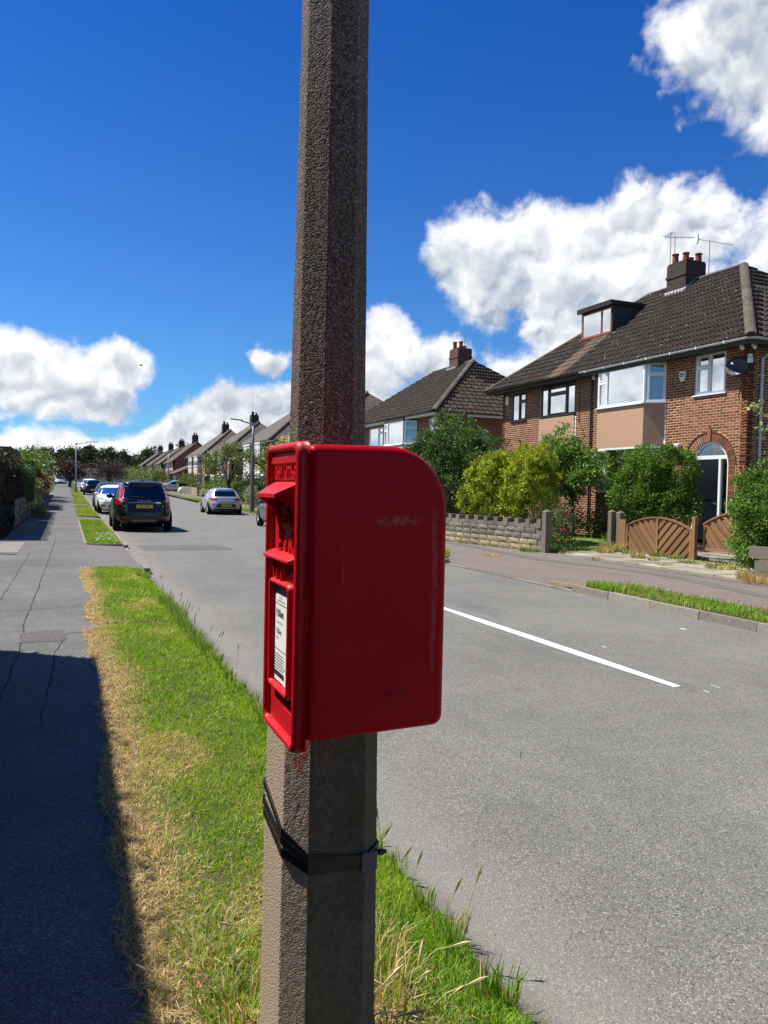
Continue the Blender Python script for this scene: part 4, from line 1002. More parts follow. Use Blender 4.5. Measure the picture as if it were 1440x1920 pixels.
# roof tile with two rolls: x across, y up slope, z normal
def tile_mesh(w=.30,l=.40,seg=12):
    vs=[];
    for y,zo in ((0,.045),(l,.0)):
        for i in range(seg+1):
            u=i/seg; z=.052*(math.cos(u*4*math.pi+.4)*.5+.5)**1.6
            vs.append((u*w,y,z+zo))
    for i in range(seg+1):
        u=i/seg; z=.052*(math.cos(u*4*math.pi+.4)*.5+.5)**1.6; vs.append((u*w,0.004,z-.02))
    n=seg+1; fs=[(i,i+1,n+i+1,n+i) for i in range(seg)]+[(2*n+i,2*n+i+1,i+1,i) for i in range(seg)]
    return np.array(vs),fs
TV,TF_=tile_mesh()
def tile_slope(parent,O,U,Vv,N,L,H,u_lo,u_hi,mat,limit,stuff='roof_tile',special=None,skip=None,gauge=.345,w=.30,name='roof_tile'):
    """O origin; U along eave; Vv up slope; N normal; u_lo/u_hi functions of v give the hip lines"""
    O=Vector(O);U=Vector(U);Vv=Vector(Vv);N=Vector(N); mats=[];spec=[];cutV=[]
    R=np.zeros((4,4)); R[:3,0]=U; R[:3,1]=Vv; R[:3,2]=N; R[3,3]=1
    nv=int(H/gauge)+1
    for j in range(nv):
        v=j*gauge-.05; lo=u_lo(v+.0); hi=u_hi(v+.0); lo2=u_lo(v+.40); hi2=u_hi(v+.40)
        for k in range(int(-1),int(L/w)+2):
            u=k*w
            if u+w<=lo or u>=hi: continue
            if v+.40>H: pass
            if skip and skip(u+w/2,v+.2): continue
            full=(u>=lo2-1e-6 and u+w<=hi2+1e-6 and v+.4<=H)
            if full:
                p=O+U*u+Vv*(v+random.uniform(-.008,.008))+N*random.uniform(0,.006); q=R.copy(); 
                rot=Matrix.Rotation(random.uniform(-.006,.006),4,'Z'); q=q@np.array(rot); q[:3,3]=p
                (spec if (special and special(u+w/2,v)) else mats).append(q)
            else:
                VV=TV.copy(); VV[:,0]+=u; VV[:,1]+=v; vmax=H; VV[:,1]=np.minimum(VV[:,1],vmax)
                for i in range(len(VV)):
                    VV[i,0]=min(max(VV[i,0],u_lo(VV[i,1])),max(u_hi(VV[i,1]),u_lo(VV[i,1])))
                cutV.append(VV[:,0:1]*np.array(U)+VV[:,1:2]*np.array(Vv)+VV[:,2:3]*np.array(N)+np.array(O))
    pieces(name,TV,TF_,mat,mats,parent,limit=limit,stuff=stuff)
    if spec: pieces(name,TV,TF_,TILEN,spec,parent,limit=60,stuff=stuff)
    if cutV:
        nvt=len(TV); F=np.concatenate([np.array(TF_)+i*nvt for i in range(len(cutV))]); o=npmesh('cut_roof_tile',np.concatenate(cutV),F,mat,parent,tint=np.repeat(RNG.random(len(cutV)),len(TF_))); o['kind']='stuff'
def ridge_run(parent,a,b,r,mat,name='ridge_tile',step=.42):
    a=Vector(a);b=Vector(b); L=(b-a).length; n=max(1,int(L/step)); d=(b-a).normalized()
    side=d.cross(Vector((0,0,1))).normalized(); up=side.cross(d)
    for i in range(n):
        p=a+d*(L*i/n); q=a+d*(L*(i+1)/n+.03); m=MB(); vs=[]
        for c,rr in ((p,r*1.03),(q,r)):
            for k in range(7): t=math.pi*(k/6); vs.append(c+side*math.cos(t)*rr+up*(math.sin(t)*rr*.72-.015))
        m.add(vs,[(k,k+1,8+k,7+k) for k in range(6)]+[(6,5,4,3,2,1,0)]); m.build(name,mat,parent,smooth=False)

# ---------------------------------------------------------------- nearest pair of houses
XW,YN,YF,XB2=16.0,14.65,26.58,23.6
GZ=.32; ZE=5.56; PARTY=20.9
h1=thing('semi_detached_house',(XW,YN,GZ-.1),'brown brick pair of houses nearest the camera with rendered bays, arched door and roof dormer','house')
OP1=[(15.38,16.46,4.34,5.47),(17.58,20.45,1.67,5.47),(21.84,23.95,4.31,5.45),(24.86,25.93,4.30,5.40),(21.84,23.95,1.6,3.0),(24.95,25.85,.30,2.4)]
DC,DR,DS=15.86,.66,2.42     # door arch centre, radius, springing height
opw=OP1+[(DC-DR,DC+DR,.3,DS),(DC-DR,DC+DR,DS,DS+DR)]
w=MB(); facade(w,T_front(XW),YN,YF,GZ-.35,ZE-.03,opw)
# spandrel round the arch
n=14
for i in range(n):
    a0,a1=math.pi*i/n,math.pi*(i+1)/n; pts=[]
    def P2(a): return (DC+DR*math.cos(a),DS+DR*math.sin(a))
    q=[P2(a0),P2(a1),(P2(a1)[0],DS+DR),(P2(a0)[0],DS+DR)]
    w.prism([(XW,u,v) for u,v in q],(.2,0,0))
facade(w,T_side(YN),XW+.0,XB2,GZ-.35,ZE-.03,[]); w.box(XW,XB2,YF-.2,YF,GZ-.35,ZE-.03); w.box(XB2-.2,XB2,YN,YF,GZ-.35,ZE-.03)
w.box(XW+.2,XB2-.2,YN+.2,YF-.2,3.1,3.2); w.box(XW+.2,XB2-.2,PARTY-.05,PARTY+.05,GZ,ZE-.1)
w.build('wall',MORTAR,h1)
bv,bf=brick_mesh()
circ=[(DC,DS,.930)]
it,wh=brick_items(T_front(XW),ax((0,1,0),(-1,0,0)),YN+.001,YF,GZ-.3,ZE-.05,OP1+[(DC-.90,DC+.90,.3,DS)],circ=circ)
pieces('brick',bv,bf,BRICK,it,h1,limit=300,stuff='brick',full=np.array(wh))
it,wh=brick_items(T_side(YN),ax((1,0,0),(0,-1,0)),XW-.004,XB2,GZ-.3,ZE-.05,[],phase=.1)
pieces('brick',bv,bf,BRICK,it,h1,limit=0,stuff='brick',full=np.array(wh))
# voussoirs of the door arch + keystone + label course
va=MB(); 
for k in range(31):
    a=math.pi*(k+.5)/31
    if abs(a-math.pi/2)<.07: continue
    ca,sa=math.cos(a),math.sin(a); hw=.0275; v=MB(); pts=[]
    for r,s in ((.672,-1),(.885,-1),(.885,1),(.672,1)):
        hh=hw*(r/.78); pts.append((XW-.009,DC+r*ca-s*hh*sa,DS+r*sa+s*hh*ca))
    v.prism(pts,(.02,0,0)); v.build('voussoir_brick',BRICK,h1)
z=DS-.078
while z>.35:
    for sg in (-1,1): MB().box(XW-.009,XW+.01,*sorted((DC+sg*.672,DC+sg*.885)),z,z+.066).build('jamb_brick',BRICK,h1)
    z-=.075
kst=MB(); kst.prism([(XW-.035,DC-.05,DS+.66),(XW-.035,DC+.05,DS+.66),(XW-.035,DC+.07,DS+1.0),(XW-.035,DC-.07,DS+1.0)],(.05,0,0)); kst.prism([(XW-.04,DC-.005,DS+1.0),(XW-.04,DC+.02,DS+1.0),(XW-.04,DC+.02,DS+1.08),(XW-.04,DC-.005,DS+1.08)],(.05,0,0)); kst.build('keystone',BRICK,h1)
lab=MB()
for k in range(30):
    a0,a1=math.pi*k/30,math.pi*(k+1)/30-.006
    lab.prism([(XW-.022,DC+r*math.cos(a),DS+r*math.sin(a)) for r,a in ((.893,a0),(.925,a0),(.925,a1),(.893,a1))],(.03,0,0))
lab.build('arch_label_course',BRICK,h1)['kind']='stuff'
# door set
dr=MB(); n=18; XD=XW+.05
for k in range(n):
    a0,a1=math.pi*k/n,math.pi*(k+1)/n
    dr.prism([(XD,DC+r*math.cos(a),DS+r*math.sin(a)) for r,a in ((DR-.075,a0),(DR,a0),(DR,a1),(DR-.075,a1))],(.07,0,0))
dr.box(XD,XD+.07,DC-DR,DC-DR+.075,.32,DS); dr.box(XD,XD+.07,DC+DR-.075,DC+DR,.32,DS)
dr.box(XD-.002,XD+.068,DC-DR+.05,DC+DR-.05,2.60,2.70); dr.box(XD-.001,XD+.069,DC-.36,DC-.29,.32,2.60)
door=dr.build('door_frame',UPVC,h1)
MB().box(XD+.045,XD+.05,DC-DR+.02,DC+DR-.02,1.0,DS+DR-.03).build('pane',GLASS,door)
dl=MB(); dl.box(XD+.01,XD+.04,DC-.288,DC+.57,.42,2.595); 
leaf=dl.build('door',DOORN,h1)
dp=MB()
for a,b,c,d in ((-.20,.10,1.75,2.35),(.16,.46,1.75,2.35),(-.20,.10,.55,1.2),(.16,.46,.55,1.2)):
    MB().box(XD+.004,XD+.011,DC+a,DC+b,c,d).build('door_panel',DOORN,leaf,bevel=.004)
MB().box(XD-.002,XD+.01,DC-.02,DC+.26,1.48,1.55).build('letter_plate',CHROME,leaf)
mm=MB(); mm.tube([(XD,DC-.25,1.38),(XD-.035,DC-.25,1.38),(XD-.035,DC-.25,1.42),(XD-.035,DC-.15,1.42)],.009,6); mm.build('handle',CHROME,leaf)
# bay
def bay(parent,y0,y1,yl,yr,xb,z0g,z1g,z0u,z1u,zbase,fm,facemat,detail=True,solid=BRICKW,cur=('','')):
    """plan: (XW,yr) -> (xb,y0) -> (xb,y1) -> (XW,yl)"""
    plan=[(XW,yr),(xb,y0),(xb,y1),(XW,yl)]
    def slab(z0,z1,mat,name,o=0):
        m=MB(); c=Vector((XW,(y0+y1)/2)); pts=[(XW+.01,plan[0][1]-o),(plan[1][0]-o,plan[1][1]-o*.4),(plan[2][0]-o,plan[2][1]+o*.4),(XW+.01,plan[3][1]+o)]
        m.prism([(x,y,z0) for x,y in pts],(0,0,z1-z0)); return m.build(name,mat,parent)
    slab(zbase,z0g-.035,solid,'bay_plinth',-.02); slab(z1g,z0u-.035,facemat,'bay_panel',.0); slab(z1u,z1u+.12,SOFFIT,'bay_top',.02)
    for (a,b,cu) in ((z0g,z1g,cur[1]),(z0u,z1u,cur[0])):
        window(parent,T_front(xb),y0+.002,y1-.002,a,b,fm,[.0+.80],{1:.68},curtain=cu,fw=.055)
        T,L=T_line(plan[0],plan[1])   # facet towards the camera
        T2=lambda u,v,w=0:(T(u,v,w))
        window(parent,T2,.0,L,a,b,fm,[.84],{0:.70},curtain='F' if cu else '',fw=.05)
        T3,L3=T_line(plan[2],plan[3]); window(parent,T3,.0,L3,a,b,fm,[],{0:.70},fw=.05)
bay(h1,17.96,20.08,20.47,17.56,15.55,1.67,3.02,4.30,5.46,GZ-.3,UPVC,PEBBLE,cur=('R','')) 
# quoin strip beside the bay panel, bay of the left house is flat
for y,zb,zt in ((17.545,3.03,4.25),(20.49,3.03,4.25),(21.80,3.03,4.25)):
    m=MB(); z=zb; k=0
    while z<zt-.05: m.box(XW-.015,XW+.01,y-.02-(.018 if k%2 else 0),y+.02+(.018 if k%2 else 0),z,z+.070); z+=.075; k+=1
    m.build('quoin_strip',WHITER,h1)
MB().box(XW-.035,XW+.02,21.86,23.97,3.02,4.26).build('render_panel',PEBBLE,h1)
window(h1,T_front(XW),15.40,16.44,4.36,5.46,UPVC,[.52],{1:.68},curtain='HF',inset=.01)
window(h1,T_front(XW),21.86,23.93,4.33,5.44,DFRAME,[.24,.78],{1:.70},curtain='LR',inset=.01,fw=.06)
window(h1,T_front(XW),24.88,25.91,4.32,5.39,DFRAME,[.50],{0:.68},curtain='H',inset=.01,fw=.055)
window(h1,T_front(XW),21.86,23.93,1.62,2.99,DFRAME,[.3,.7],{0:.7,2:.7},inset=.01,curtain='LR'); MB().box(XW+.04,XW+.09,24.96,25.84,.3,2.38).build('door',DOORN,h1)
# roof of the nearest pair
rX0,rX1,rY0,rY1=15.50,24.1,14.16,27.06; zr=8.92
rz=ZE; xc,ra,rb=roof_geom(rX0,rX1,rY0,rY1,rz,zr); 
hip_roof(h1,rX0+.02,rX1,rY0+.02,rY1-.02,rz-.01,zr-.01,FELT,name='roof_deck')
run=(rX1-rX0)/2; rise=zr-rz; sl_=math.hypot(run,rise); c_,s_=run/sl_,rise/sl_
roof1=h1
# front slope: O at near eave corner, U=+Y, V=up slope
dorm=(21.93,23.68)
def skipd(u,v):
    y=rY0+u; x=rX0+v*c_; return dorm[0]+.05<y<dorm[1]-.05 and 17.55<x<18.85
tile_slope(h1,(rX0,rY0,rz),(0,1,0),(c_,0,s_),(-s_,0,c_),rY1-rY0,sl_,lambda v:v*c_,lambda v:(rY1-rY0)-v*c_,TILE,300,special=lambda u,v:(21.85<rY0+u<22.95 and rX0+v*c_<17.4),skip=skipd)
# near hip: O at far-right? U=+X, V up slope (+Y)
tile_slope(h1,(rX0,rY0,rz),(1,0,0),(0,c_,s_),(0,-s_,c_),rX1-rX0,sl_,lambda v:v*c_,lambda v:(rX1-rX0)-v*c_,TILE,120)
ridge_run(h1,(rX0-.02,rY0-.02,rz+.03),(xc,ra,zr+.035),.135,RIDGE); ridge_run(h1,(xc,ra,zr+.03),(xc,rb,zr+.03),.125,RIDGE,'ridge_tile'); ridge_run(h1,(xc,rb,zr+.03),(rX0,rY1,rz+.04),.13,RIDGE)
# soffit, fascia, gutters
m=MB(); m.box(rX0+.03,XW+.02,rY0+.03,rY1-.03,rz-.12,rz-.10); m.box(XW+.02,XB2,rY0+.03,YN+.02,rz-.12,rz-.10); m.box(rX0+.02,rX0+.045,rY0+.02,rY1-.02,rz-.16,rz+.0); m.box(rX0+.045,rX1,rY0+.02,rY0+.045,rz-.16,rz+.0); m.build('soffit',SOFFIT,h1)
def gutter(path,mat,parent,r=.055,name='gutter'):
    m=MB(); P=[Vector(p) for p in path]; vs=[];fs=[]
    for i,p in enumerate(P):
        d=(P[min(i+1,len(P)-1)]-P[max(i-1,0)]); d.z=0; d.normalize(); s=Vector((d.y,-d.x,0))
        for q in (r,r*.86):
            for k in range(7): t=math.pi*k/6; vs.append(p+s*(math.cos(t)*q*-1)+Vector((0,0,-math.sin(t)*q)))
    for i in range(len(P)-1):
        a,b=i*14,(i+1)*14
        for k in range(6): fs+=[(a+k,a+k+1,b+k+1,b+k),(a+7+k,b+7+k,b+8+k,a+8+k)]
        fs+=[(a,b,b+7,a+7),(a+6,a+13,b+13,b+6)]
    m.add(vs,fs); return m.build(name,mat,parent,smooth=False)
gx=rX0-.03; gy=rY0-.03
g1=gutter([(gx,20.95,rz-.0),(gx,18,rz-.005),(gx,gy+.1,rz-.01),(gx+.1,gy,rz-.01),(rX1,gy,rz-.02)],GUTW,h1)
m=MB()
for y in np.arange(14.9,20.9,.95): m.box(gx-.062,gx+.062,y,y+.045,rz-.068,rz+.004)
m.build('gutter_bracket',GUTW,g1)
gutter([(gx,rY1,rz-.02),(gx,20.97,rz-.005)],GUTB,h1,.06)
m=MB(); m.tube([(16.42,gy,rz-.06),(16.42,gy,rz-.16),(16.40,YN-.06,rz-.42),(16.40,YN-.06,.35)],.036,8)
for z in (4.7,3.1,1.6): m.box(16.34,16.46,YN-.10,YN-.0,z,z+.04)
m.build('downpipe',GUTW,h1,smooth=False)
MB().tube([(XW-.05,20.93,rz-.1),(XW-.05,20.93,.35)],.033,8).build('downpipe',GUTB,h1)
m=MB(); m.tube([(XW-.012,21.62,5.3),(XW-.012,21.6,4.0),(XW-.012,21.3,3.6)],.006,4); m.tube([(XW-.012,25.2,3.2),(XW-.012,25.2,3.55),(XW-.04,25.4,3.62)],.008,4); m.build('cable',UNDER,h1)
# dormer
m=MB(); zf=lambda x:rz+(x-rX0)*rise/run
d0,d1=dorm; XDm=17.5
m.prism([(XDm+.02,d0,zf(XDm)-.05),(XDm+.02,d0,8.20),(19.02,d0,8.20),(19.2,d0,zf(19.2)-.3)],(0,.05,0)); m.prism([(XDm+.02,d1-.05,zf(XDm)-.05),(XDm+.02,d1-.05,8.20),(19.02,d1-.05,8.20),(19.2,d1-.05,zf(19.2)-.3)],(0,.05,0))
m.box(XDm+.02,XDm+.08,d0+.05,d1-.05,zf(XDm)-.1,7.20)
dm=m.build('dormer',CLAD,h1)
m=MB(); m.box(XDm-.12,19.15,d0-.08,d1+.08,8.20,8.31); m.box(XDm-.14,XDm-.09,d0-.09,d1+.09,8.17,8.34); m.box(XDm-.09,19.0,d0-.095,d0-.06,8.19,8.335); m.build('dormer_roof',FELT,dm)
window(h1,T_front(XDm),d0+.04,d1-.03,7.24,8.15,REDWOOD,[.33],{},curtain='F',fw=.06,depth=.05,sash=False,name='dormer_window')
m=MB(); m.prism([(XDm-.16,d0-.1,zf(XDm-.16)+.055),(XDm+.03,d0-.1,zf(XDm)+.09),(XDm+.03,d1+.1,zf(XDm)+.09),(XDm-.16,d1+.1,zf(XDm-.16)+.055)],(0,0,.012))
m.prism([(XDm,d0-.02,zf(XDm)+.05),(19.0,d0-.02,zf(19.0)+.05),(19.0,d0-.09,zf(19.0)+.055),(XDm,d0-.09,zf(XDm)+.055)],(0,0,.012)); m.build('flashing',LEAD,h1)
# chimney
ch=chimney(h1,19.32,20.2,20.45,21.35,8.2,9.62,BRICKD,[(19.5,21.15,.36),(19.5,20.66,.28),(19.98,20.95,.24),(20.0,20.6,.30)])
m=MB()
for zz in (8.62,9.03,9.2,9.35): pass
m.prism([(19.22,20.40,zf(19.22)+.06),(19.30,20.40,zf(19.30)+.12),(19.30,21.40,zf(19.30)+.12),(19.22,21.40,zf(19.22)+.06)],(0,0,.012)); m.box(19.29,19.318,20.44,21.36,8.45,8.66); m.prism([(19.3,20.43,zf(19.3)+.16),(19.8,20.43,zf(19.8)+.16),(19.8,20.43,zf(19.8)-.1),(19.3,20.43,zf(19.3)-.1)],(0,-.015,0)); m.build('flashing',LEAD,h1)
yagi('tv_aerial',(19.5,21.2,9.62),1.0,rad(-25),1.0,'spiky television aerial pointing right on the dark brick chimney of the nearest house','television aerials on the chimneys',12)
yagi('tv_aerial',(19.4,21.3,9.60),1.15,rad(90),.5,'grid shaped television aerial at the left end of the nearest dark chimney','television aerials on the chimneys',6,kind='v')
yagi('tv_aerial',(20.24,20.36,9.1),1.25,rad(-35),1.15,'long bare aerial with a white reflector on a mast right of the nearest chimney','television aerials on the chimneys',2,white=True,tilt=-.22)
# dish, alarm, cameras
def dish(base,label,mat,az_,r=.26,arm=True,fac=(-.55,-.6,.25)):
    t=thing('satellite_dish',base,label,'satellite dish','satellite dishes on the house walls'); b=Vector(base); f=Vector(fac).normalized(); s=f.cross(Vector((0,0,1))).normalized(); u=s.cross(f)
    c=b+f*.18; m=MB(); vs=[c-f*.05]
    for ring in range(1,5):
        q=r*ring/4
        for k in range(20): a=2*math.pi*k/20; vs.append(c+(s*math.cos(a)*1.12+u*math.sin(a))*q+f*(-.05+.055*(ring/4)**2))
    fs=[(0,1+k,1+(k+1)%20) for k in range(20)]+[(1+20*(g-1)+k,1+20*g+k,1+20*g+(k+1)%20,1+20*(g-1)+(k+1)%20) for g in range(1,4) for k in range(20)]
    m.add(vs,fs); o=m.build('reflector',mat,t,smooth=True); sd_=o.modifiers.new('s','SOLIDIFY'); sd_.thickness=.008
    m=MB(); m.tube([b,c-f*.06],.02,6); m.tube([c-u*r*.95,c-u*r*.95+f*.1,c-u*r*.35+f*r*1.35],.011,5); m.build('arm',BLACKP,t)
    m=MB(); q=c-u*r*.3+f*r*1.4; m.tube([q,q-f*.09+u*.01],[.025,.032],8); m.build('receiver_head',WPLAS,t)
    return t
dish((15.97,14.86,4.90),'dark grey satellite dish on the front corner of the nearest brick house','',0) if False else dish((15.97,14.93,4.88),'dark grey satellite dish on the front corner of the nearest brick house',DISHD,0,.27,fac=(-.75,-.35,.25))
dish((16.35,27.9,4.25),'pale satellite dish on the side wall of the second pair of houses',DISHW,0,.30,fac=(-.5,-.75,.2)) if False else None
def place_alarm(y,z,label,X=XW):
    t=thing('alarm_box',(X,y,z),label,'alarm box','alarm boxes on the house fronts'); m=MB()
    m.prism([(X-.075,y-.12,z+.15),(X-.075,y+.12,z+.15),(X-.075,y+.105,z-.02),(X-.075,y+.05,z-.13),(X-.075,y-.05,z-.13),(X-.075,y-.105,z-.02)],(.07,0,0)); m.build('cover',WPLAS,t,bevel=.02)
    m=MB(); m.box(X-.078,X-.074,y-.07,y+.07,z+.05,z+.085); m.box(X-.078,X-.074,y-.06,y+.06,z-.0,z+.02); m.build('print',UNDER,t); MB().prism([(X-.05,y-.05,z-.13),(X-.05,y+.05,z-.13),(X-.05,y+.03,z-.17),(X-.05,y-.03,z-.17)],(.045,0,0)).build('base',simple('dark_blue_plastic',(.02,.02,.08),.4,.1),t)
place_alarm(16.88,4.93,'white shield shaped alarm box on the brick front of the nearest house')
t=thing('alarm_box',(XW,26.2,5.15),'small white alarm box at the left end of the nearest pair, under the black eaves','alarm box','alarm boxes on the house fronts'); MB().box(XW-.06,XW-.005,26.08,26.3,5.0,5.32).build('cover',WPLAS,t,bevel=.01)
t=thing('alarm_box',(XW,32.33,4.93),'small beige box at the corner of the second pair of houses','alarm box','alarm boxes on the house fronts'); MB().box(XW-.07,XW-.005,32.25,32.50,4.72,5.0).build('cover',simple('beige_plastic',(.6,.52,.36),.5,.1),t,bevel=.01)
def dome_cam(p,label,big=False):
    x,y,z=p; t=thing('security_camera',p,label,'security camera','security cameras under the eaves'); m=MB(); m.lathe([(.0,0),(.055,0),(.06,-.03),(.05,-.07),(0,-.075)],p,n=12); m.build('mount',WPLAS,t,smooth=True)
    m=MB(); 
    if big: m.lathe([(0,-.07),(.065,-.08),(.07,-.2),(.05,-.24),(0,-.24)],p,n=14); m.build('housing',WPLAS,t,smooth=True); MB().lathe([(.055,-.235),(.052,-.27),(.03,-.30),(0,-.305)],p,n=12).build('lens',DARKL,t,smooth=True)
    else: m.tube([(x,y,z-.05),(x-.03,y-.06,z-.10),(x-.10,y-.12,z-.12)],[.035,.05,.045],8); m.build('housing',WPLAS,t,smooth=True); MB().lathe([(0,-.11),(.03,-.105),(0,-.16)],(x-.02,y-.03,z),n=8).build('lens',DARKL,t)
dome_cam((15.70,14.62,5.44),'small white camera under the eaves beside the window of the nearest house')
dome_cam((15.85,14.38,5.44),'small white camera right at the eaves corner of the nearest house')
dome_cam((15.93,14.55,5.22),'large white camera with a black dome on the corner wall of the nearest house',True)
dome_cam((15.78,20.62,5.44),'white camera beside the black downpipe between the two front doors of the nearest pair')
m=MB(); m.tube([(XW-.006,14.9,5.35),(XW-.006,14.95,4.9),(XW-.006,14.83,4.5),(XW-.006,14.95,4.2),(XW-.006,14.78,3.9)],.007,4); m.build('cable',UNDER,h1)
t=thing('wall_lamp',(XW,16.95,3.0),'small white lamp on the wall left of the arched door','wall lamp'); MB().box(XW-.16,XW-.01,16.86,17.06,2.94,3.06).build('shade',WPLAS,t,bevel=.03)

# ---------------------------------------------------------------- second pair
h2=thing('semi_detached_house',(16,32.2,.1),'red brick pair of houses behind the post box with a long brown hipped roof','house')
def simple_semi(root,y0,y1,ze,zr,z0,wmat,rmat,tiles=0,front_wins=(),bays=(),gut=GUTB,fascia=WHITER,roofmat=None,chims=(),side=True,hipN=True,hipF=True,xb=23.6):
    m=MB(); facade(m,T_front(16.0),y0,y1,z0,ze,[(a,b,c,d) for a,b,c,d,_ in front_wins]+[(a-.35,b+.35,c,d) for a,b,c,d,_,_ in bays]); m.box(16.0,xb,y0,y0+.2,z0,ze) ; m.box(16.2,xb,y1-.2,y1,z0,ze); m.box(xb-.2,xb,y0+.2,y1-.2,z0,ze); m.box(16.2,xb-.2,y0+.2,y1-.2,ze-2.45,ze-2.4); m.box(18.2,18.3,y0+.2,y1-.2,z0,ze-.05)
    m.build('wall',wmat,root)
    X0,X1,Ya,Yb=15.5,xb+.5,y0-(.42 if hipN else .1),y1+(.42 if hipF else .1)
    if tiles==0:
        hip_roof(root,X0,X1,Ya,Yb,ze,zr,roofmat or rmat,hipN,hipF)
        if not hipN:
            m=MB(); m.prism([(16.0,y0,ze),(xb,y0,ze),((16+xb)/2,y0,zr-.15)],(0,.2,0)); m.build('gable_wall',wmat,root)
    m=MB(); m.box(X0+.02,16.0,Ya+.02,Yb-.02,ze-.10,ze-.02); m.box(X0-.0,X0+.03,Ya,Yb,ze-.16,ze-.01); 
    if hipN: m.box(X0+.03,X1,Ya,Ya+.03,ze-.16,ze-.01); m.box(16.0,X1,Ya+.03,y0,ze-.10,ze-.02)
    m.build('fascia',fascia,root)
    gutter([(X0-.05,Yb,ze),(X0-.05,Ya+.05,ze)]+([(X0,Ya-.05,ze),(X1,Ya-.05,ze)] if hipN else []),gut,root,.05)
    xc,a,b=roof_geom(X0,X1,Ya,Yb,ze,zr,hipN,hipF)
    if tiles==0:
        m=MB()
        if hipN: m.tube([(X0,Ya,ze+.03),(xc,a,zr+.03)],.11,6)
        else: pass
        m.tube([(xc,a,zr+.02),(xc,b,zr+.02)],.11,6); m.build('ridge',RIDGE,root)
    return X0,X1,Ya,Yb,xc,a,b
W2=[(32.25,33.25,3.92,5.05,0),]
X0,X1,Ya,Yb,xc2,ra2,rb2=simple_semi(h2,32.2,44.6,5.22,8.45,0,BRICKW2,FELT,tiles=1,front_wins=[(32.22,33.27,3.85,5.05,0),(39.0,41.2,3.75,5.02,0)],bays=[(34.9,37.7,3.82,5.1,0,0)])
z2e,z2r=5.22,8.45
hip_roof(h2,X0+.02,X1,Ya+.02,Yb,z2e-.01,z2r-.01,FELT,name='roof_deck')
run2=(X1-X0)/2; ri2=z2r-z2e; s2=math.hypot(run2,ri2); c2,q2=run2/s2,ri2/s2
tile_slope(h2,(X0,Ya,z2e),(0,1,0),(c2,0,q2),(-q2,0,c2),Yb-Ya,s2,lambda v:v*c2,lambda v:(Yb-Ya)-v*c2,TILE2,150,w=.33)
tile_slope(h2,(X0,Ya,z2e),(1,0,0),(0,c2,q2),(0,-q2,c2),X1-X0,s2,lambda v:v*c2,lambda v:(X1-X0)-v*c2,TILE,140,w=.33)
ridge_run(h2,(X0-.02,Ya-.02,z2e+.03),(xc2,ra2,z2r+.03),.14,RIDGE); ridge_run(h2,(xc2,ra2,z2r+.02),(xc2,rb2,z2r+.02),.12,RIDGE)
window(h2,T_front(16.0),32.25,33.25,3.88,5.02,UPVC,[.5],{0:.66,1:.66},curtain='H',inset=.0)
window(h2,T_front(16.0),39.02,41.15,3.8,5.0,UPVC,[.35],{0:.75},curtain='F')
XWs=XW
bay(h2,35.1,37.5,37.9,34.65,15.42,1.4,2.7,3.86,5.02,.1,UPVC,PINKR,solid=BRICKW2,cur=('F',''))
chimney(h2,19.4,20.25,37.0,38.0,8.0,9.3,BRICKC,[(19.6,37.75,.42),(19.7,37.25,.38),(20.05,37.5,.2)])
MB().box(19.24,19.39,36.94,38.06,8.16,8.26).build('flashing',LEAD,h2)
yagi('tv_aerial',(19.9,37.2,9.3),.75,rad(-38),1.5,'slim television aerial lying across the pots of the second pair of houses','television aerials on the chimneys',5)
dish((17.9,32.15,4.15),'pale satellite dish on the side wall of the second pair of houses',DISHW,0,.36,fac=(-.35,-.8,.2))
# dark rounded awning roof seen between the two pairs
t=thing('lean_to',(17.6,28.6,.2),'low dark lean-to with a rounded roof between the nearest and second pairs of houses','lean-to')
m=MB(); pts=[(16.6+3.2*(i/10),0,2.75+.75*math.sin(math.pi*i/10)**.7) for i in range(11)]
m.prism([(x,29.0,z) for x,_,z in pts]+[(19.8,29.0,2.6),(16.6,29.0,2.6)],(0,2.6,0)); m.build('roof',FELT,t); MB().box(16.8,19.6,29.2,31.4,.15,2.6).build('wall',BRICKD,t)
t2_=thing('fence',(16.1,26.9,.2),'dark slatted garden fence beside the nearest pair of houses','fence',)
for k in range(10): MB().box(16.1,16.13,26.95+.42*k,26.95+.42*k+.38,.15,1.9+.02*math.sin(k)).build('board',simple('dark_fence_timber',(.05,.035,.025),.85,.2) if k==0 else bpy.data.materials['dark_fence_timber'],t2_)
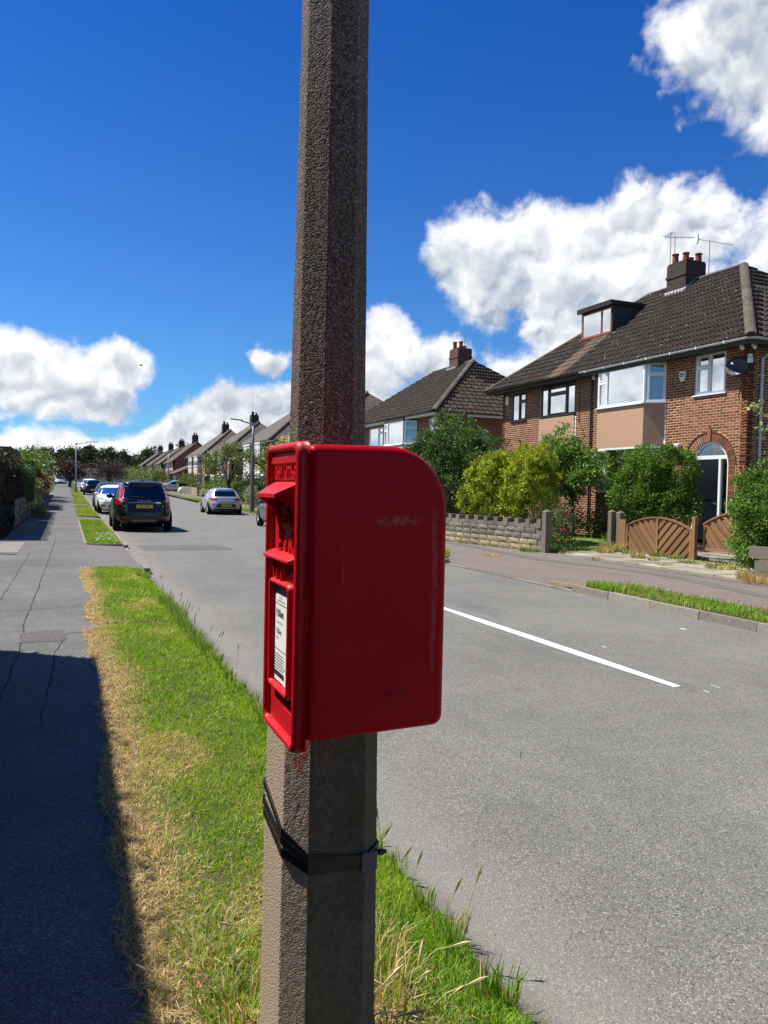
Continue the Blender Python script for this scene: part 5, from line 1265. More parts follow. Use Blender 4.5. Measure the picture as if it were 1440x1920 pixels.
# ---------------------------------------------------------------- pairs further along
def far_semi(y0,y1,ze,zr,label,wm,rm,wh,var,wmF=UPVC,hipN=True,hipF=True,z0=None):
    z0=gz(y0)-.1; h=thing('semi_detached_house',(16,y0,z0),label,'house'); L=y1-y0
    ymid=(y0+y1)/2; fw_=[]; by=[]
    for s in (0,1):
        f=lambda a: y0+a*L/12 if s==0 else y1-a*L/12
        a,b=sorted((f(.5),f(1.6))); fw_.append((a,b,ze-1.45,ze-.25,0)); a,b=sorted((f(.7),f(1.6))); 
        a,b=sorted((f(2.7),f(5.3))); by.append((a,b,ze-1.45,ze-.2,0,0))
    simple_semi(h,y0,y1,ze,zr,z0,wm,rm,front_wins=fw_,bays=by,roofmat=rm,hipN=hipN,hipF=hipF,fascia=DFRAME if var==1 else WHITER)
    for a,b,c,d,_ in fw_: window(h,T_front(16.0),a,b,c,d,wmF,[.5],{0:.7,1:.7},sash=False,curtain='H',fw=.07)
    for a,b,c,d,_,_ in by:
        lo=ze-5.2+1.1
        m=MB(); m.box(15.45,16.0,a+.0,b-.0,z0,lo); m.box(15.45,16.0,a,b,lo+1.35,c-.04); m.box(15.4,16.05,a-.1,b+.1,d,ze-.08); m.build('bay_panel',wh,h)
        for v0,v1,cu in ((c,d,'F' if var!=2 else ''),(lo+.04,lo+1.32,'')):
            window(h,T_front(15.45),a,b,v0,v1,wmF,[.28,.72],{0:.72,2:.72,1:.72},sash=False,curtain=cu,fw=.09,depth=.05)
            T,L2=T_line((16.0,a),(15.45,a)); window(h,lambda u,v,w=0,T=T:T(u,v,w),.0,.55,v0,v1,wmF,[],{0:.72},sash=False,fw=.08)
    # front doors near the outer ends
    for s in (0,1):
        a=y0+.6 if s==0 else y1-1.5; MB().box(15.94,16.0,a,a+.95,z0,z0+2.2).build('door',UPVC if s==0 else DOORN,h)
        MB().box(15.2,16.0,a-.2,a+1.15,z0+2.35,z0+2.5).build('porch_canopy',UPVC,h)
    chimney(h,19.3,20.15,ymid-.45,ymid+.45,zr-.6,zr+.95,BRICKD,[(19.55,ymid-.22,.38),(19.55,ymid+.22,.38),(19.95,ymid,.3)],potm=BRICKD)
    MB().tube([(15.95,y0+.35,ze-.1),(15.95,y0+.35,z0)],.05,6).build('downpipe',GUTW,h)
    return h
far_semi(47.6,59.9,5.25,8.45,'brown roofed pair of houses mostly hidden behind the column and post box',BRICKW2,FTILE,PINKR,0)
far_semi(63.0,75.3,5.5,8.75,'pair of houses with white bays just behind the tall street lamp',BRICKW2,FTILE2,WHITER,0)
far_semi(80.9,93.2,5.4,8.7,'pair of houses behind the feathery green tree, second roof left of the street lamp',BRICKW2,FTILE2,PINKR,1)
far_semi(97.0,111.5,5.42,8.84,'pair of houses with a pale pink bay, third long roof left of the street lamp',BRICKW,FTILE2,PINKR,2)
yagi('tv_aerial',(19.5,69.0,10.0),1.6,rad(-30),1.4,'television aerial just left of the column, on the chimney behind the street lamp','television aerials on the chimneys',4)
yagi('tv_aerial',(19.5,86.9,9.9),2.3,rad(-30),1.6,'tall television mast on the chimney just above the arm of the near street lamp','television aerials on the chimneys',4)
yagi('tv_aerial',(19.5,104.2,10.1),1.7,rad(-30),1.7,'television aerial on the third chimney left of the near street lamp','television aerials on the chimneys',4)
def gable_house(y0,y1,x0,ze,zr,label,wm,rm,depth=7.5,wings=False):
    z0=gz(y0)-.1; h=thing('house',(x0,y0,z0),label,'house','gabled brick houses further down the street'); m=MB(); xb=x0+depth; xc=(x0+xb)/2
    wins=[(y0+1.0,y0+2.9,ze-1.5,ze-.3),(y0+4.2,y0+5.6,ze-1.5,ze-.3),(y0+7,min(y0+9,y1-.5),ze-1.5,ze-.3),(y0+1.2,y0+3.8,ze-4.1,ze-2.7),(y0+7,min(y0+9.4,y1-.4),ze-4.1,ze-2.7)]
    facade(m,T_front(x0),y0,y1,z0,ze,wins); m.box(x0,xb,y0,y0+.2,z0,ze); m.box(x0+.2,xb,y1-.2,y1,z0,ze); m.box(x0+2,x0+2.1,y0+.2,y1-.2,z0,ze-.1); m.prism([(x0,y0,ze),(xb,y0,ze),(xc,y0,zr-.1)],(0,.2,0)); m.build('wall',wm,h)
    for a,b,c,d in wins: window(h,T_front(x0),a,b,c,d,UPVC,[.5],{},sash=False,curtain='F',fw=.1)
    r=MB(); k=(zr-ze)/(xc-x0)
    r.prism([(x0-.35,y0-.12,ze-.35*k),(xc,y0-.12,zr),(xb+.35,y0-.12,ze-.35*k),(xb+.35,y0-.12,ze-.35*k-.12),(xc,y0-.12,zr-.14),(x0-.35,y0-.12,ze-.35*k-.12)],(0,y1-y0+.24,0)); r.build('roof',rm,h)
    c=chimney(h,xc-.45,xc+.45,y0+2.2,y0+3.2,zr-.6,zr+1.15,BRICKD,[(xc-.15,y0+2.5,.35),(xc+.2,y0+2.8,.35)],potm=BRICKD)
    return h
gable_house(125.5,136.5,15.6,5.4,8.5,'nearest gable ended brick house down the street, left of the pink bayed pair',BRICKW2,FTILE)
gable_house(141.5,153,15.6,5.5,8.4,'second gable ended brick house down the street',BRICKW2,FTILE)
gable_house(157,168,15.6,5.6,8.5,'third gable ended brick house down the street',BRICKW2,FTILE)
gable_house(172,184,15.2,5.7,8.6,'farthest gable ended brick house down the street',BRICKW2,FTILE)
# garage block with low roof next to the pink bayed pair
t=thing('garage',(14.5,113.5,gz(113)),'low pitched roof garage block beside the pink bayed pair of houses','garage'); z0=gz(113)
MB().box(14.6,19,113,122,z0-.1,z0+2.4).build('wall',BRICKW,t); m=MB(); m.prism([(14.1,112.6,z0+2.35),(19.4,112.6,z0+2.35),(17.5,112.6,z0+3.9)],(0,10,0)); m.build('roof',FTILE,t); MB().box(14.56,14.6,114,117,z0,z0+2.1).build('door',WHITER,t)
# small hipped block between
t=thing('house',(17.2,116,gz(116)),'narrow brick block with a white window and hipped roof behind the low garage','house'); z0=gz(116); MB().box(17.3,23,114.5,121.5,z0,z0+4.9).build('wall',BRICKW2,t); hip_roof(t,16.9,23.4,114.0,122,z0+4.9,z0+7.1,FTILE); window(t,T_front(17.3),115.6,117.4,z0+3.1,z0+4.6,UPVC,[.5],{},sash=False,fw=.12,curtain='F')
# houses across the end of the street
def end_house(x0,x1,y,zw,zr,label,rm):
    z0=gz(y); t=thing('bungalow',(x0,y,z0),label,'house'); m=MB(); 
    MB().box(x0+.3,x1-.3,y,y+7,z0-.3,z0+zw).build('wall',WHITER if 'pale' in label else PINKR,t)
    m=MB(); m.add([(x0,y-.4,z0+zw),(x1,y-.4,z0+zw),(x1,y+7.4,z0+zw),(x0,y+7.4,z0+zw),(x0+2.6,y+3.5,z0+zr),(x1-2.6,y+3.5,z0+zr)],[(0,1,5,4),(1,2,5),(2,3,4,5),(3,0,4),(3,2,1,0)]); m.build('roof',rm,t)
    T=lambda u,v,w=0:(u,y-w,v); window(t,T,x0+1.2,x0+3.4,z0+.9,z0+2.1,UPVC,[.5],{},sash=False,fw=.14)
    window(t,T,x1-3.4,x1-1.2,z0+.9,z0+2.1,UPVC,[.5],{},sash=False,fw=.14)
end_house(-6.5,1.0,196,2.2,3.3,'grey roofed bungalow at the far end of the street, left of the purple trees',FTILE2)
end_house(1.5,9.0,194,2.2,3.4,'grey roofed bungalow at the end of the street behind the parked cars',FTILE2)
end_house(9.6,18,197,2.3,3.6,'brown roofed bungalow at the end of the street under the right purple tree',FTILE)
# left side house showing only a piece of roof above the hedge
t=thing('house',(-9,44,0),'dark roofed house at the left edge rising behind the tall dark hedge','house')
MB().box(-11,-3.1,46,54,0,2.5).build('wall',BRICKW2,t); m=MB(); m.prism([(-11.4,45.5,2.5),(-2.7,45.5,2.5),(-2.7,45.5,2.7),(-2.75,45.5,3.42),(-11,45.5,3.42)],(0,9,0)); m.build('roof',FTILE,t)
# ================================================================ GARDENS, RIGHT SIDE
# rock faced boundary wall
def stone_mesh(L,H,D,seed,rough=.022):
    r=random.Random(seed); vs=[];fs=[]; nx,nz=4,3
    for j in range(nz+1):
        for i in range(nx+1):
            e=(i in(0,nx)) or (j in (0,nz)); vs.append((-(0 if e else r.uniform(.3,1)*rough),-L/2+L*i/nx,-H/2+H*j/nz))
    for j in range(nz):
        for i in range(nx): a=j*(nx+1)+i; fs.append((a,a+nx+1,a+nx+2,a+1))
    k=len(vs); vs+=[(D,-L/2,-H/2),(D,L/2,-H/2),(D,L/2,H/2),(D,-L/2,H/2)]
    c=[0,nx,(nz+1)*(nx+1)-1,nz*(nx+1)]
    fs+=[(c[0],k,k+1,c[1]),(c[1],k+1,k+2,c[2]),(c[2],k+2,k+3,c[3]),(c[3],k+3,k,c[0])]
    return vs,fs
sm=[]
for s_ in range(8):
    L=(.40,.34,.44,.30)[s_%4]; v,f=stone_mesh(L,.138,.09,s_); me=bpy.data.meshes.new('stone'); me.from_pydata(v,[],f); sm.append((L,me))
smy=[(L,me.copy()) for L,me in sm]
for L,me in sm: me.materials.append(CONCW)
for L,me in smy: me.materials.append(CONCY)
def wlx(y): return wallR(y)+.0
wl=thing('garden_wall',(wlx(19),19,.1),'low castellated wall of grey and yellow rock-faced stone in front of the golden conifer','garden wall')
ang=lambda y: math.atan2(wlx(y+.3)-wlx(y-.3),.6)
def put_stone(lst,k,y,z,parent,dx=0):
    L,me=lst[k]; o=link('stone',me,parent); o.matrix_local=Matrix.Translation(Vector((wlx(y)+dx+random.uniform(-.006,.006),y,z))-WL[parent.name])@Matrix.Rotation(-ang(y),4,'Z')@Matrix.Rotation(random.uniform(-.01,.01),4,'X'); return L
for c in range(4):
    z=.10+.075+c*.150; y=16.42+(.0,.19,.08,.25)[c]
    while y<27.3:
        k=random.randrange(8); L=sm[k][0]; put_stone(smy if c<2 else sm,k,y+L/2,z,wl); y+=L+.012
core=MB(); ys=[16.42+.5*i for i in range(23)]
core.add([(wlx(y)+.015+d,y,zz) for y in ys for d,zz in ((0,.05),(0,.72),(.20,.72),(.20,.05))],[(4*i+k,4*i+4+k,4*i+4+(k+1)%4,4*i+(k+1)%4) for i in range(22) for k in range(4)]+[(0,1,2,3)]); core.build('mortar_core',simple('grey_mortar',(.17,.155,.13),.95,.3,20,.4,90,.006),wl)
y=16.55; k=0
cap=MB(); cap.box(-.01,.19,-.075,.075,0,.215); cme=bpy.data.meshes.new('coping_block'); cme.from_pydata(cap.v,[],cap.f); cme.materials.append(CONCW)
low=MB(); low.box(.0,.17,-.12,.12,0,.095); lme=bpy.data.meshes.new('coping_block'); lme.from_pydata(low.v,[],low.f); lme.materials.append(CONCW)
while y<27.2:
    for me_,yy in ((cme,y),(lme,y+.215)):
        o=link('coping_block',me_,wl); o.matrix_local=Matrix.Translation(Vector((wlx(yy)+random.uniform(-.008,.008),yy,.70))-WL[wl.name])@Matrix.Rotation(-ang(yy)+random.uniform(-.02,.02),4,'Z')
    y+=.42
def gpost(x,y,z0,h,w,label,mat=POSTC,cat='gate post',grp=None,cap=True):
    t=thing('gate_post',(x,y,z0),label,cat,grp); m=MB(); a=w/2; m.box(x-a,x+a,y-a,y+a,z0-.1,z0+h)
    m.build('shaft',mat,t,bevel=.012)
    if cap: m=MB(); m.add([(x-a-.004,y-a-.004,z0+h),(x+a+.004,y-a-.004,z0+h),(x+a+.004,y+a+.004,z0+h),(x-a-.004,y+a+.004,z0+h),(x-a,y-a,z0+h+.03),(x+a,y-a,z0+h+.03),(x+a,y+a,z0+h+.03),(x-a,y+a,z0+h+.03),(x,y,z0+h+.085)],[(0,1,5,4),(1,2,6,5),(2,3,7,6),(3,0,4,7),(4,5,8),(5,6,8),(6,7,8),(7,4,8)]); m.build('cap',mat,t)
    return t
gpost(11.16,16.28,.1,1.0,.17,'concrete gate post with a pyramid cap at the end of the stone wall')
gpost(13.27,16.40,.12,.99,.15,'left one of two concrete posts standing together at the drive entrance')
gpost(13.38,16.20,.12,.97,.16,'right one of two concrete posts standing together, next to the timber gate')
# gates ---------------------------------------------------------------------------
def clip(poly,a,b,c):   # keep a*u+b*v<=c
    out_=[]; n=len(poly)
    for i in range(n):
        p,q=poly[i],poly[(i+1)%n]; dp,dq=a*p[0]+b*p[1]-c,a*q[0]+b*q[1]-c
        if dp<=0: out_.append(p)
        if (dp<0<dq) or (dq<0<dp): t=dp/(dp-dq); out_.append((p[0]+(q[0]-p[0])*t,p[1]+(q[1]-p[1])*t))
    return out_
def gate(X,ya,yb,zb,zs,zp,label):
    """ya near(small y) .. yb far; arch from zs at ends to zp in the middle"""
    t=thing('gate',(X,(ya+yb)/2,zb),label,'gate'); W_=yb-ya; mid=(ya+yb)/2
    arch=lambda y: zs+(zp-zs)*(1-((y-mid)/(W_/2))**2)
    G=.085
    for half in (0,1):
        a,b=(ya+.06,mid-.03) if half==0 else (mid+.03,yb-.06)
        poly=[(a,zb+.05),(b,zb+.05)]+[(b+(a-b)*i/8,arch(b+(a-b)*i/8)-.04) for i in range(9)]
        sg=1 if half==0 else -1     # seen from the road far half is on the left
        cs=[sg*p[0]-p[1] if True else 0 for p in poly]
        # boards run up towards the middle on the near half and down towards it on the far half
        A,B=(1,1) if half==0 else (-1,1)
        vals=[A*p[0]+B*p[1] for p in poly]; c=min(vals); k=0
        while c<max(vals):
            w=G*math.sqrt(2); q=clip(poly,A,B,c+w); q=clip(q,-A,-B,-(c+.012))
            if len(q)>=3:
                dx=(0 if k%2==0 else .022); m=MB(); m.prism([(X+dx,u,v) for u,v in q],(.014,0,0)); m.build('board',WOODG,t)
            c+=w*(1.0); k+=1
        m=MB(); m.prism([(X+.030,u,v) for u,v in poly],(.004,0,0)); m.build('back_board',BARK,t)
        # short cross pieces that show between the boards
    m=MB()
    for y in (ya+.03,mid,yb-.03): m.box(X-.012,X+.045,y-.03,y+.03,zb,arch(y)-.02)
    m.build('stile',WOODG,t)
    m=MB(); n=16; top=[(ya+W_*i/n,arch(ya+W_*i/n)) for i in range(n+1)]
    for i in range(n): m.prism([(X-.02,top[i][0],top[i][1]-.035),(X-.02,top[i+1][0],top[i+1][1]-.035),(X-.02,top[i+1][0],top[i+1][1]),(X-.02,top[i][0],top[i][1])],(.075,0,0))
    m.box(X-.01,X+.04,ya+.06,yb-.06,zb,zb+.06); m.build('rail',WOODG,t)
    return t
gate(13.3,13.62,15.86,-.0+.02,.82,1.075,'low arched timber gate panel with V-set boards beside the pair of concrete posts')
gate(13.45,11.15,13.43,.37,.98,1.30,'second arched timber gate panel, half hidden behind the bush on the right')
t=thing('gate_post',(13.32,13.54,.1),'square timber post between the two arched gates','gate post'); MB().box(13.26,13.36,13.49,13.59,.0,1.13).build('shaft',WOODG,t,bevel=.006)
t=thing('timber_fence',(13.3,16.0,.1),'narrow timber infill strip between the concrete posts and the gate','fence'); MB().box(13.28,13.31,15.88,16.11,.1,.96).build('board',WOODG,t)
# paving of the drive
dv=thing('driveway',(12,14,.11),None,None,kind='structure')
m=MB(); m.box(11.3,13.4,9.6,16.5,.0,.092); m.build('bedding',SOIL,dv)
def slab(x0,x1,y0,y1,z,par):
    m=MB(); g_=.012; r=lambda: random.uniform(-.006,.006); z0=z+random.uniform(-.006,.006)
    m.prism([(x0+g_+r(),y0+g_+r(),z0-.05),(x1-g_+r(),y0+g_+r(),z0-.05),(x1-g_+r(),y1-g_+r(),z0-.05),(x0+g_+r(),y1-g_+r(),z0-.05)],(random.uniform(-.002,.002),0,.05)); m.build('paving_slab',SLAB,par)
for i in range(3):
    for j in range(9):
        slab(11.32+.66*i,11.98+.66*i,10.3+.70*j,11.0+.70*j,.118+.010*i,dv)
for i in range(4):
    for j in range(5): slab(13.5+.62*i,14.12+.62*i,11.2+.9*j,12.1+.9*j,.20+.02*i,dv)
for i in range(7): slab(11.35+.3*i,11.65+.3*i,16.5,16.9,.118,dv)
for cx,cy,r,n,h,sp in ((12.95,15.95,.28,420,.30,.55),(12.55,15.75,.22,260,.22,.75),(12.9,15.3,.16,160,.16,.3),(13.1,14.5,.18,220,.15,.1),(13.1,13.9,.18,200,.14,.15),(12.35,14.3,.16,130,.20,.5),(12.2,13.6,.12,90,.12,.4),(12.75,13.0,.3,260,.10,.25),(12.9,12.2,.4,320,.12,.3),(12.4,11.9,.3,200,.14,.55),(11.7,12.7,.2,80,.08,.3),(11.15,14.3,.1,60,.07,.8),(12.3,11.0,.30,160,.08,.8),(11.5,10.35,.22,260,.20,.98),(11.25,9.9,.3,320,.18,.98),(11.6,16.5,.3,120,.07,.3),(12.4,16.5,.25,100,.07,.3),(11.4,15.8,.15,60,.08,.2)):
    tuft('dry_grass_tuft' if sp>.4 else 'weed_tuft',cx,cy,.11,r,n,h,.014,(.15,.24,.05),sp,.6)
for y in (17.2,18.5,19.6,21.0): tuft('weed_tuft',wlx(y)-.06,y,.1,.10,60,.10,.014,(.2,.28,.08),.5,.7)
tuft('weed_tuft',10.9,16.6,.1,.25,180,.13,.014,(.13,.22,.04),.1,.8); tuft('weed_tuft',11.45,16.2,.1,.22,200,.16,.014,(.12,.2,.04),.1,.8)
for y in (16.5,19,22): tuft('dry_grass_tuft',9.2,15.6,.1,.2,80,.06,.012,(.5,.4,.2),.95,1.2)
# dry straw on the crossover lip and path edges
for cx,cy in ((8.85,15.5),(9.1,15.9),(7.95,10.5),(7.75,10.9)): tuft('dry_grass_tuft',cx,cy,.06,.18,110,.06,.012,(.5,.4,.22),.98,1.3)
# block wall to the right
wr=thing('garden_wall',(11.0,9.0,.1),'low wall of plain grey blocks under the bush at the right edge','garden wall')
bme=MB(); bme.box(0,.11,.004,.436,.004,.216); bm_=bpy.data.meshes.new('block'); bm_.from_pydata(bme.v,[],bme.f); bm_.materials.append(POSTC)
for c in range(3):
    for k in range(8):
        o=link('block',bm_,wr); o.matrix_local=Matrix.Translation(Vector((11.32+random.uniform(-.004,.004)+(11.0-11.32)*0,6.7+.44*k-(.22 if c%2 else 0),.08+.22*c))-WL[wr.name])
MB().box(11.335,11.425,6.3,10.1,.05,.70).build('mortar_core',POSTC,wr)
# shrubs ---------------------------------------------------------------------------
G1=[(.065,.15,.016),(.11,.23,.02),(.04,.10,.013),(.17,.29,.03)]
t=thing('shrub',(14.45,15.9,.25),'large round glossy green shrub behind the timber gate, in front of the bay window','shrub')
foliage('foliage',[(14.45,16.05,1.70,.68,.86,1.15),(14.45,15.9,1.1,.7,.92,.8),(14.3,16.5,1.55,.55,.62,.9),(14.5,15.8,2.25,.45,.6,.55),(14.4,16.5,2.15,.38,.36,.42)],60000,.052,G1,t,.06,inner=.2,lumps=70,lr=.26)
trunk('stem',(14.45,15.9,.2),(14.45,15.9,1.3),.04,.02,t,[(14.3,16.3,1.7),(14.6,15.5,1.8)])
t=thing('shrub',(12.2,10.3,.2),'big bright green bush overhanging the grey block wall at the right edge of the picture','shrub')
G2=[(.09,.20,.022),(.15,.28,.032),(.05,.12,.018),(.20,.34,.06)]
foliage('foliage',[(12.35,10.40,1.30,.80,.85,.95),(12.3,9.5,1.40,.85,1.0,1.02),(12.4,10.75,1.2,.5,.5,.70),(12.3,10.2,.75,.7,.8,.5),(12.1,10.9,.55,.25,.3,.35)],80000,.050,G2,t,.06,inner=.2,lumps=80,lr=.26)
trunk('stem',(12.45,11.0,.1),(12.35,10.6,1.1),.05,.03,t,[(12.2,10.9,1.4)])
t=thing('conifer',(12.25,19.5,.15),'golden yellow conifer bush spilling over the castellated stone wall','conifer')
GY=[(.42,.50,.02),(.28,.38,.02),(.11,.17,.014),(.54,.55,.035),(.18,.25,.02)]
foliage('foliage',[(12.1,19.4,1.70,.95,1.75,1.0),(11.9,20.5,1.5,.75,.75,.95),(12.0,18.3,1.6,.75,.75,.95),(11.75,19.5,1.05,.8,1.4,.5),(12.1,19.2,2.2,.65,1.3,.5),(12.0,20.6,2.15,.45,.5,.5),(12.0,18.1,2.2,.45,.55,.5),(11.9,17.75,1.5,.4,.4,.6)],62000,.066,GY,t,.045,aspect=.42,inner=.16,lumps=170,lr=.20)
trunk('stem',(12.25,19.5,.1),(12.2,19.5,1.6),.08,.03,t)
t=thing('shrub',(12.4,23.6,.15),'tall dark green flowering shrub between the post box and the golden conifer','shrub')
GD=[(.045,.11,.022),(.07,.15,.028),(.03,.07,.016),(.12,.21,.045)]
foliage('foliage',[(12.1,24.3,1.9,1.2,1.9,1.5),(12.1,22.6,2.0,1.1,1.5,1.35),(12.1,23.5,3.0,.9,1.5,.9),(12.2,21.6,2.35,.8,.9,.8),(11.9,25.6,1.6,1,1.2,1.4),(11.8,24,1.0,1.1,2.2,.8)],60000,.072,GD,t,.07,inner=.2,lumps=110,lr=.36)
foliage('leading_shoots',[(12.1,23.6,3.75,.2,.3,.45),(12.1,22.2,3.45,.18,.2,.4),(12.2,24.6,3.4,.2,.3,.4)],900,.085,[(.12,.22,.04)],t,.10)
m=MB()
for i in range(70): 
    a,b=random.uniform(20.9,25.4),random.uniform(.9,3.3); p=Vector((10.95+.5*abs(b-2)/1.5+random.uniform(-.1,.25),a,b)); m.lathe([(0,0),(.03,.008),(.032,.015),(0,.02)],p,n=5)
m.build('blossom',PETAL if False else simple('cream_blossom',(.62,.62,.5),.8,.1),t)['kind']='stuff'
t=thing('shrub',(11.9,21.9,.15),'small brownish shrub in shade between the dark green shrub and the conifer','shrub')
foliage('foliage',[(11.35,21.95,1.45,.45,.55,.65)],2600,.06,[(.06,.06,.02),(.05,.07,.02),(.09,.06,.03)],t,.1)
trunk('stem',(11.4,21.95,.1),(11.35,21.95,1.2),.03,.015,t,[(11.3,22.2,1.5),(11.4,21.6,1.5)])
t=thing('small_tree',(14.5,19.6,.2),'small leafy tree with drooping bright leaves in front of the pale bay panels','tree')
trunk('trunk',(14.5,19.7,.2),(14.4,19.7,1.75),.07,.045,t,[(14.3,20.6,2.3),(14.4,19.1,2.2),(14.5,19.8,2.9),(14.2,19.2,2.0),(14.4,21.0,2.0)])
GT=[(.10,.22,.026),(.15,.29,.04),(.06,.14,.02),(.21,.34,.07)]
foliage('crown',[(14.35,20.4,2.35,.85,1.1,.7),(14.35,19.3,2.2,.7,.75,.55),(14.35,20.7,1.9,.65,.9,.5),(14.4,20.0,2.95,.55,.75,.42),(14.3,18.75,1.95,.35,.35,.28),(14.3,21.2,2.5,.5,.6,.5)],19000,.10,GT,t,.09,aspect=.38,droop=.7,inner=.2,lumps=60,lr=.28)
t=thing('rose_bush',(12.1,16.9,.15),'straggly rose bush with pink blooms beside the capped gate post','rose bush')
foliage('foliage',[(12.0,16.85,.75,.35,.38,.5),(12.0,16.75,1.15,.2,.25,.3),(12.0,17.2,.5,.4,.5,.35)],1900,.05,[(.06,.12,.03),(.10,.17,.05),(.14,.18,.09)],t,.10)
m=MB(); m.tube([(12.05,16.9,.15),(12.0,16.8,.7),(12.0,16.7,1.3)],.008,4); m.tube([(12.05,16.9,.15),(12.0,17.05,.7),(12.0,16.95,1.1)],.008,4); m.build('stem',BARK,t)
ROSE=simple('pink_rose_petal',(.62,.03,.16),.7,.2,40); ORG=simple('orange_petal',(.75,.25,.02),.7,.2,40)
def bloom(p,r,mat,par,name='rose_bloom'):
    m=MB(); 
    for ring,(q,h) in enumerate(((1,.0),(.75,.25),(.45,.45))):
        for k in range(6):
            a=k*1.047+ring*.5; c,s=math.cos(a),math.sin(a); m.add([(p[0],p[1],p[2]),(p[0]+r*q*math.cos(a-.5),p[1]+r*q*math.sin(a-.5),p[2]+r*h+r*.2),(p[0]+r*q*1.1*c,p[1]+r*q*1.1*s,p[2]+r*h+r*.5),(p[0]+r*q*math.cos(a+.5),p[1]+r*q*math.sin(a+.5),p[2]+r*h+r*.2)],[(0,1,2,3)])
    o=m.build(name,mat,par)
for p,r in (((11.85,16.55,.62),.075),((11.85,16.72,1.30),.06),((11.9,17.1,.52),.05),((12,16.6,1.05),.045)): bloom(p,r,ROSE,t)
t=thing('flower_bed_plant',(11.75,16.55,.12),'low orange flowering plants at the foot of the rose bush','plant')
foliage('foliage',[(11.8,16.7,.28,.3,.5,.2)],1100,.05,[(.08,.15,.03),(.05,.11,.02)],t,.08)
for p in ((11.7,16.55,.52),(11.7,16.75,.48),(11.6,16.4,.38),(11.8,16.3,.40),(11.7,16.9,.42)): bloom(p,.04,ORG,t,'orange_bloom')
# shade shrubs along the front of the nearest pair
t=thing('shrub',(15.2,20.2,.25),'dark low shrub in shade under the ground floor bay window','shrub')
foliage('foliage',[(15.0,21.2,.75,.5,1.1,.5),(15.0,18.9,.6,.45,.9,.4),(15,22.8,.9,.5,1.0,.7)],6000,.07,[(.03,.06,.015),(.05,.09,.02)],t,.12)
tuft('weed_tuft',14.6,17.6,.25,.5,300,.30,.014,(.10,.17,.04),.1,.7)
# tree whose twig enters the picture at the right edge
t=thing('street_tree',(11.6,8.1,.1),'tree just outside the right edge whose pale leafy twig hangs into the picture','tree')
trunk('trunk',(11.6,8.1,.1),(11.6,8.2,3.3),.09,.06,t,[(11.2,8.6,3.5),(10.6,8.95,3.15),(11.9,7.6,4.0)])
foliage('crown',[(12.0,7.3,4.0,1.2,1.0,1.0),(11.9,7.8,4.5,.8,.8,.6)],3500,.10,[(.15,.21,.05),(.11,.18,.04)],t,.15)
foliage('twig_leaves',[(10.06,9.0,3.04,.16,.10,.05),(10.32,9.0,2.98,.15,.1,.06),(10.22,9.0,2.72,.10,.1,.07),(10.35,9,2.82,.09,.1,.06)],95,.10,[(.36,.40,.17),(.30,.36,.12),(.42,.43,.22)],t,.05,aspect=.5,droop=.5,jit=.1)
MB().tube([(10.9,8.9,3.35),(10.5,8.98,3.15),(10.1,9,3.05)],.006,4).build('twig',BARK,t)
# ---------------------------------------------------------------- far right gardens
def far_wall(y0,y1,label,h=.85):
    w=thing('garden_wall',(wallR(y0),y0,gz(y0)),label,'garden wall'); me=sm[0][1]; n=int((y1-y0)/.62); its=[]
    v,f=stone_mesh(.60,.19,.12,3,.03)
    for c in range(int(h/.2)):
        for k in range(n):
            y=y0+.62*k+(.31 if c%2 else 0); q=np.array(Matrix.Translation((wallR(y)+random.uniform(-.01,.01),y,gz(y)+.2+.2*c))); its.append(q)
    pieces('stone',v,f,CONCY,its,w,limit=40,stuff='stone')
    MB().box(wallR(y0)+.04,wallR(y0)+.16,y0,y1,gz(y0)-.1,gz(y0)+.06+h).build('mortar_core',POSTC,w)
far_wall(60,75,'stone garden wall behind the silver car'); far_wall(78,90,'stone garden wall beyond the silver car, left of its dark gateway'); far_wall(93,118,'long stone garden wall in front of the pink bayed pair of houses',1.0)
for x,y,rx,ry,rz_,lab,cols in (
 (12.9,56.5,.9,1.2,1.3,'dark green clipped bush under the window behind the near street lamp',[(.03,.06,.015),(.045,.08,.02)]),
 (14.2,63,1.6,1.8,1.0,'dark rounded bush at the foot of the feathery tree',[(.03,.07,.02),(.05,.10,.03)]),
 (13.6,66,1.0,1.3,1.0,'bright yellow-green bush right behind the roof of the silver car',[(.12,.20,.03),(.16,.25,.04)]),
 (13.2,72,1.4,1.6,1.1,'leafy bush with large leaves left of the silver car',[(.10,.18,.03),(.14,.23,.05)]),
 (13.6,92,1.7,2.0,1.35,'round green bush on the wall right of the dark estate car',[(.09,.15,.03),(.12,.18,.04)]),
 (14,99,1.6,2,1.4,'dark red leaved shrub in front of the pink bayed houses',[(.06,.02,.025),(.09,.03,.035)]),
 (13.5,120,2.4,2.6,1.7,'olive green bush beyond the pink bayed houses',[(.08,.12,.03),(.10,.14,.04)]),
 (13.2,131,2.2,3,1.9,'large pale green bush near the gable ended house',[(.11,.17,.05),(.13,.19,.06)]),
 (12.8,143,2.2,3,1.8,'yellow-green hedge bush by the second gable ended house',[(.15,.19,.05),(.13,.17,.04)]),
 (12.5,155,2.6,3,2.2,'bright green bush beside the far lamp post',[(.10,.20,.03),(.13,.24,.04)])):
    t=thing('shrub',(x,y,gz(y)),lab,'shrub'); zc=gz(y)+rz_*.75
    foliage('foliage',[(x,y,zc,rx,ry,rz_),(x-.3*rx,y+.4*ry,zc+.15*rz_,rx*.7,ry*.7,rz_*.7)],2600 if y<100 else 1800,.16 if y<100 else .26,cols,t,.22 if y<100 else .35)
t=thing('shrub',(11.3,50,gz(50)),'silvery white shrub at the foot of the near street lamp','shrub')
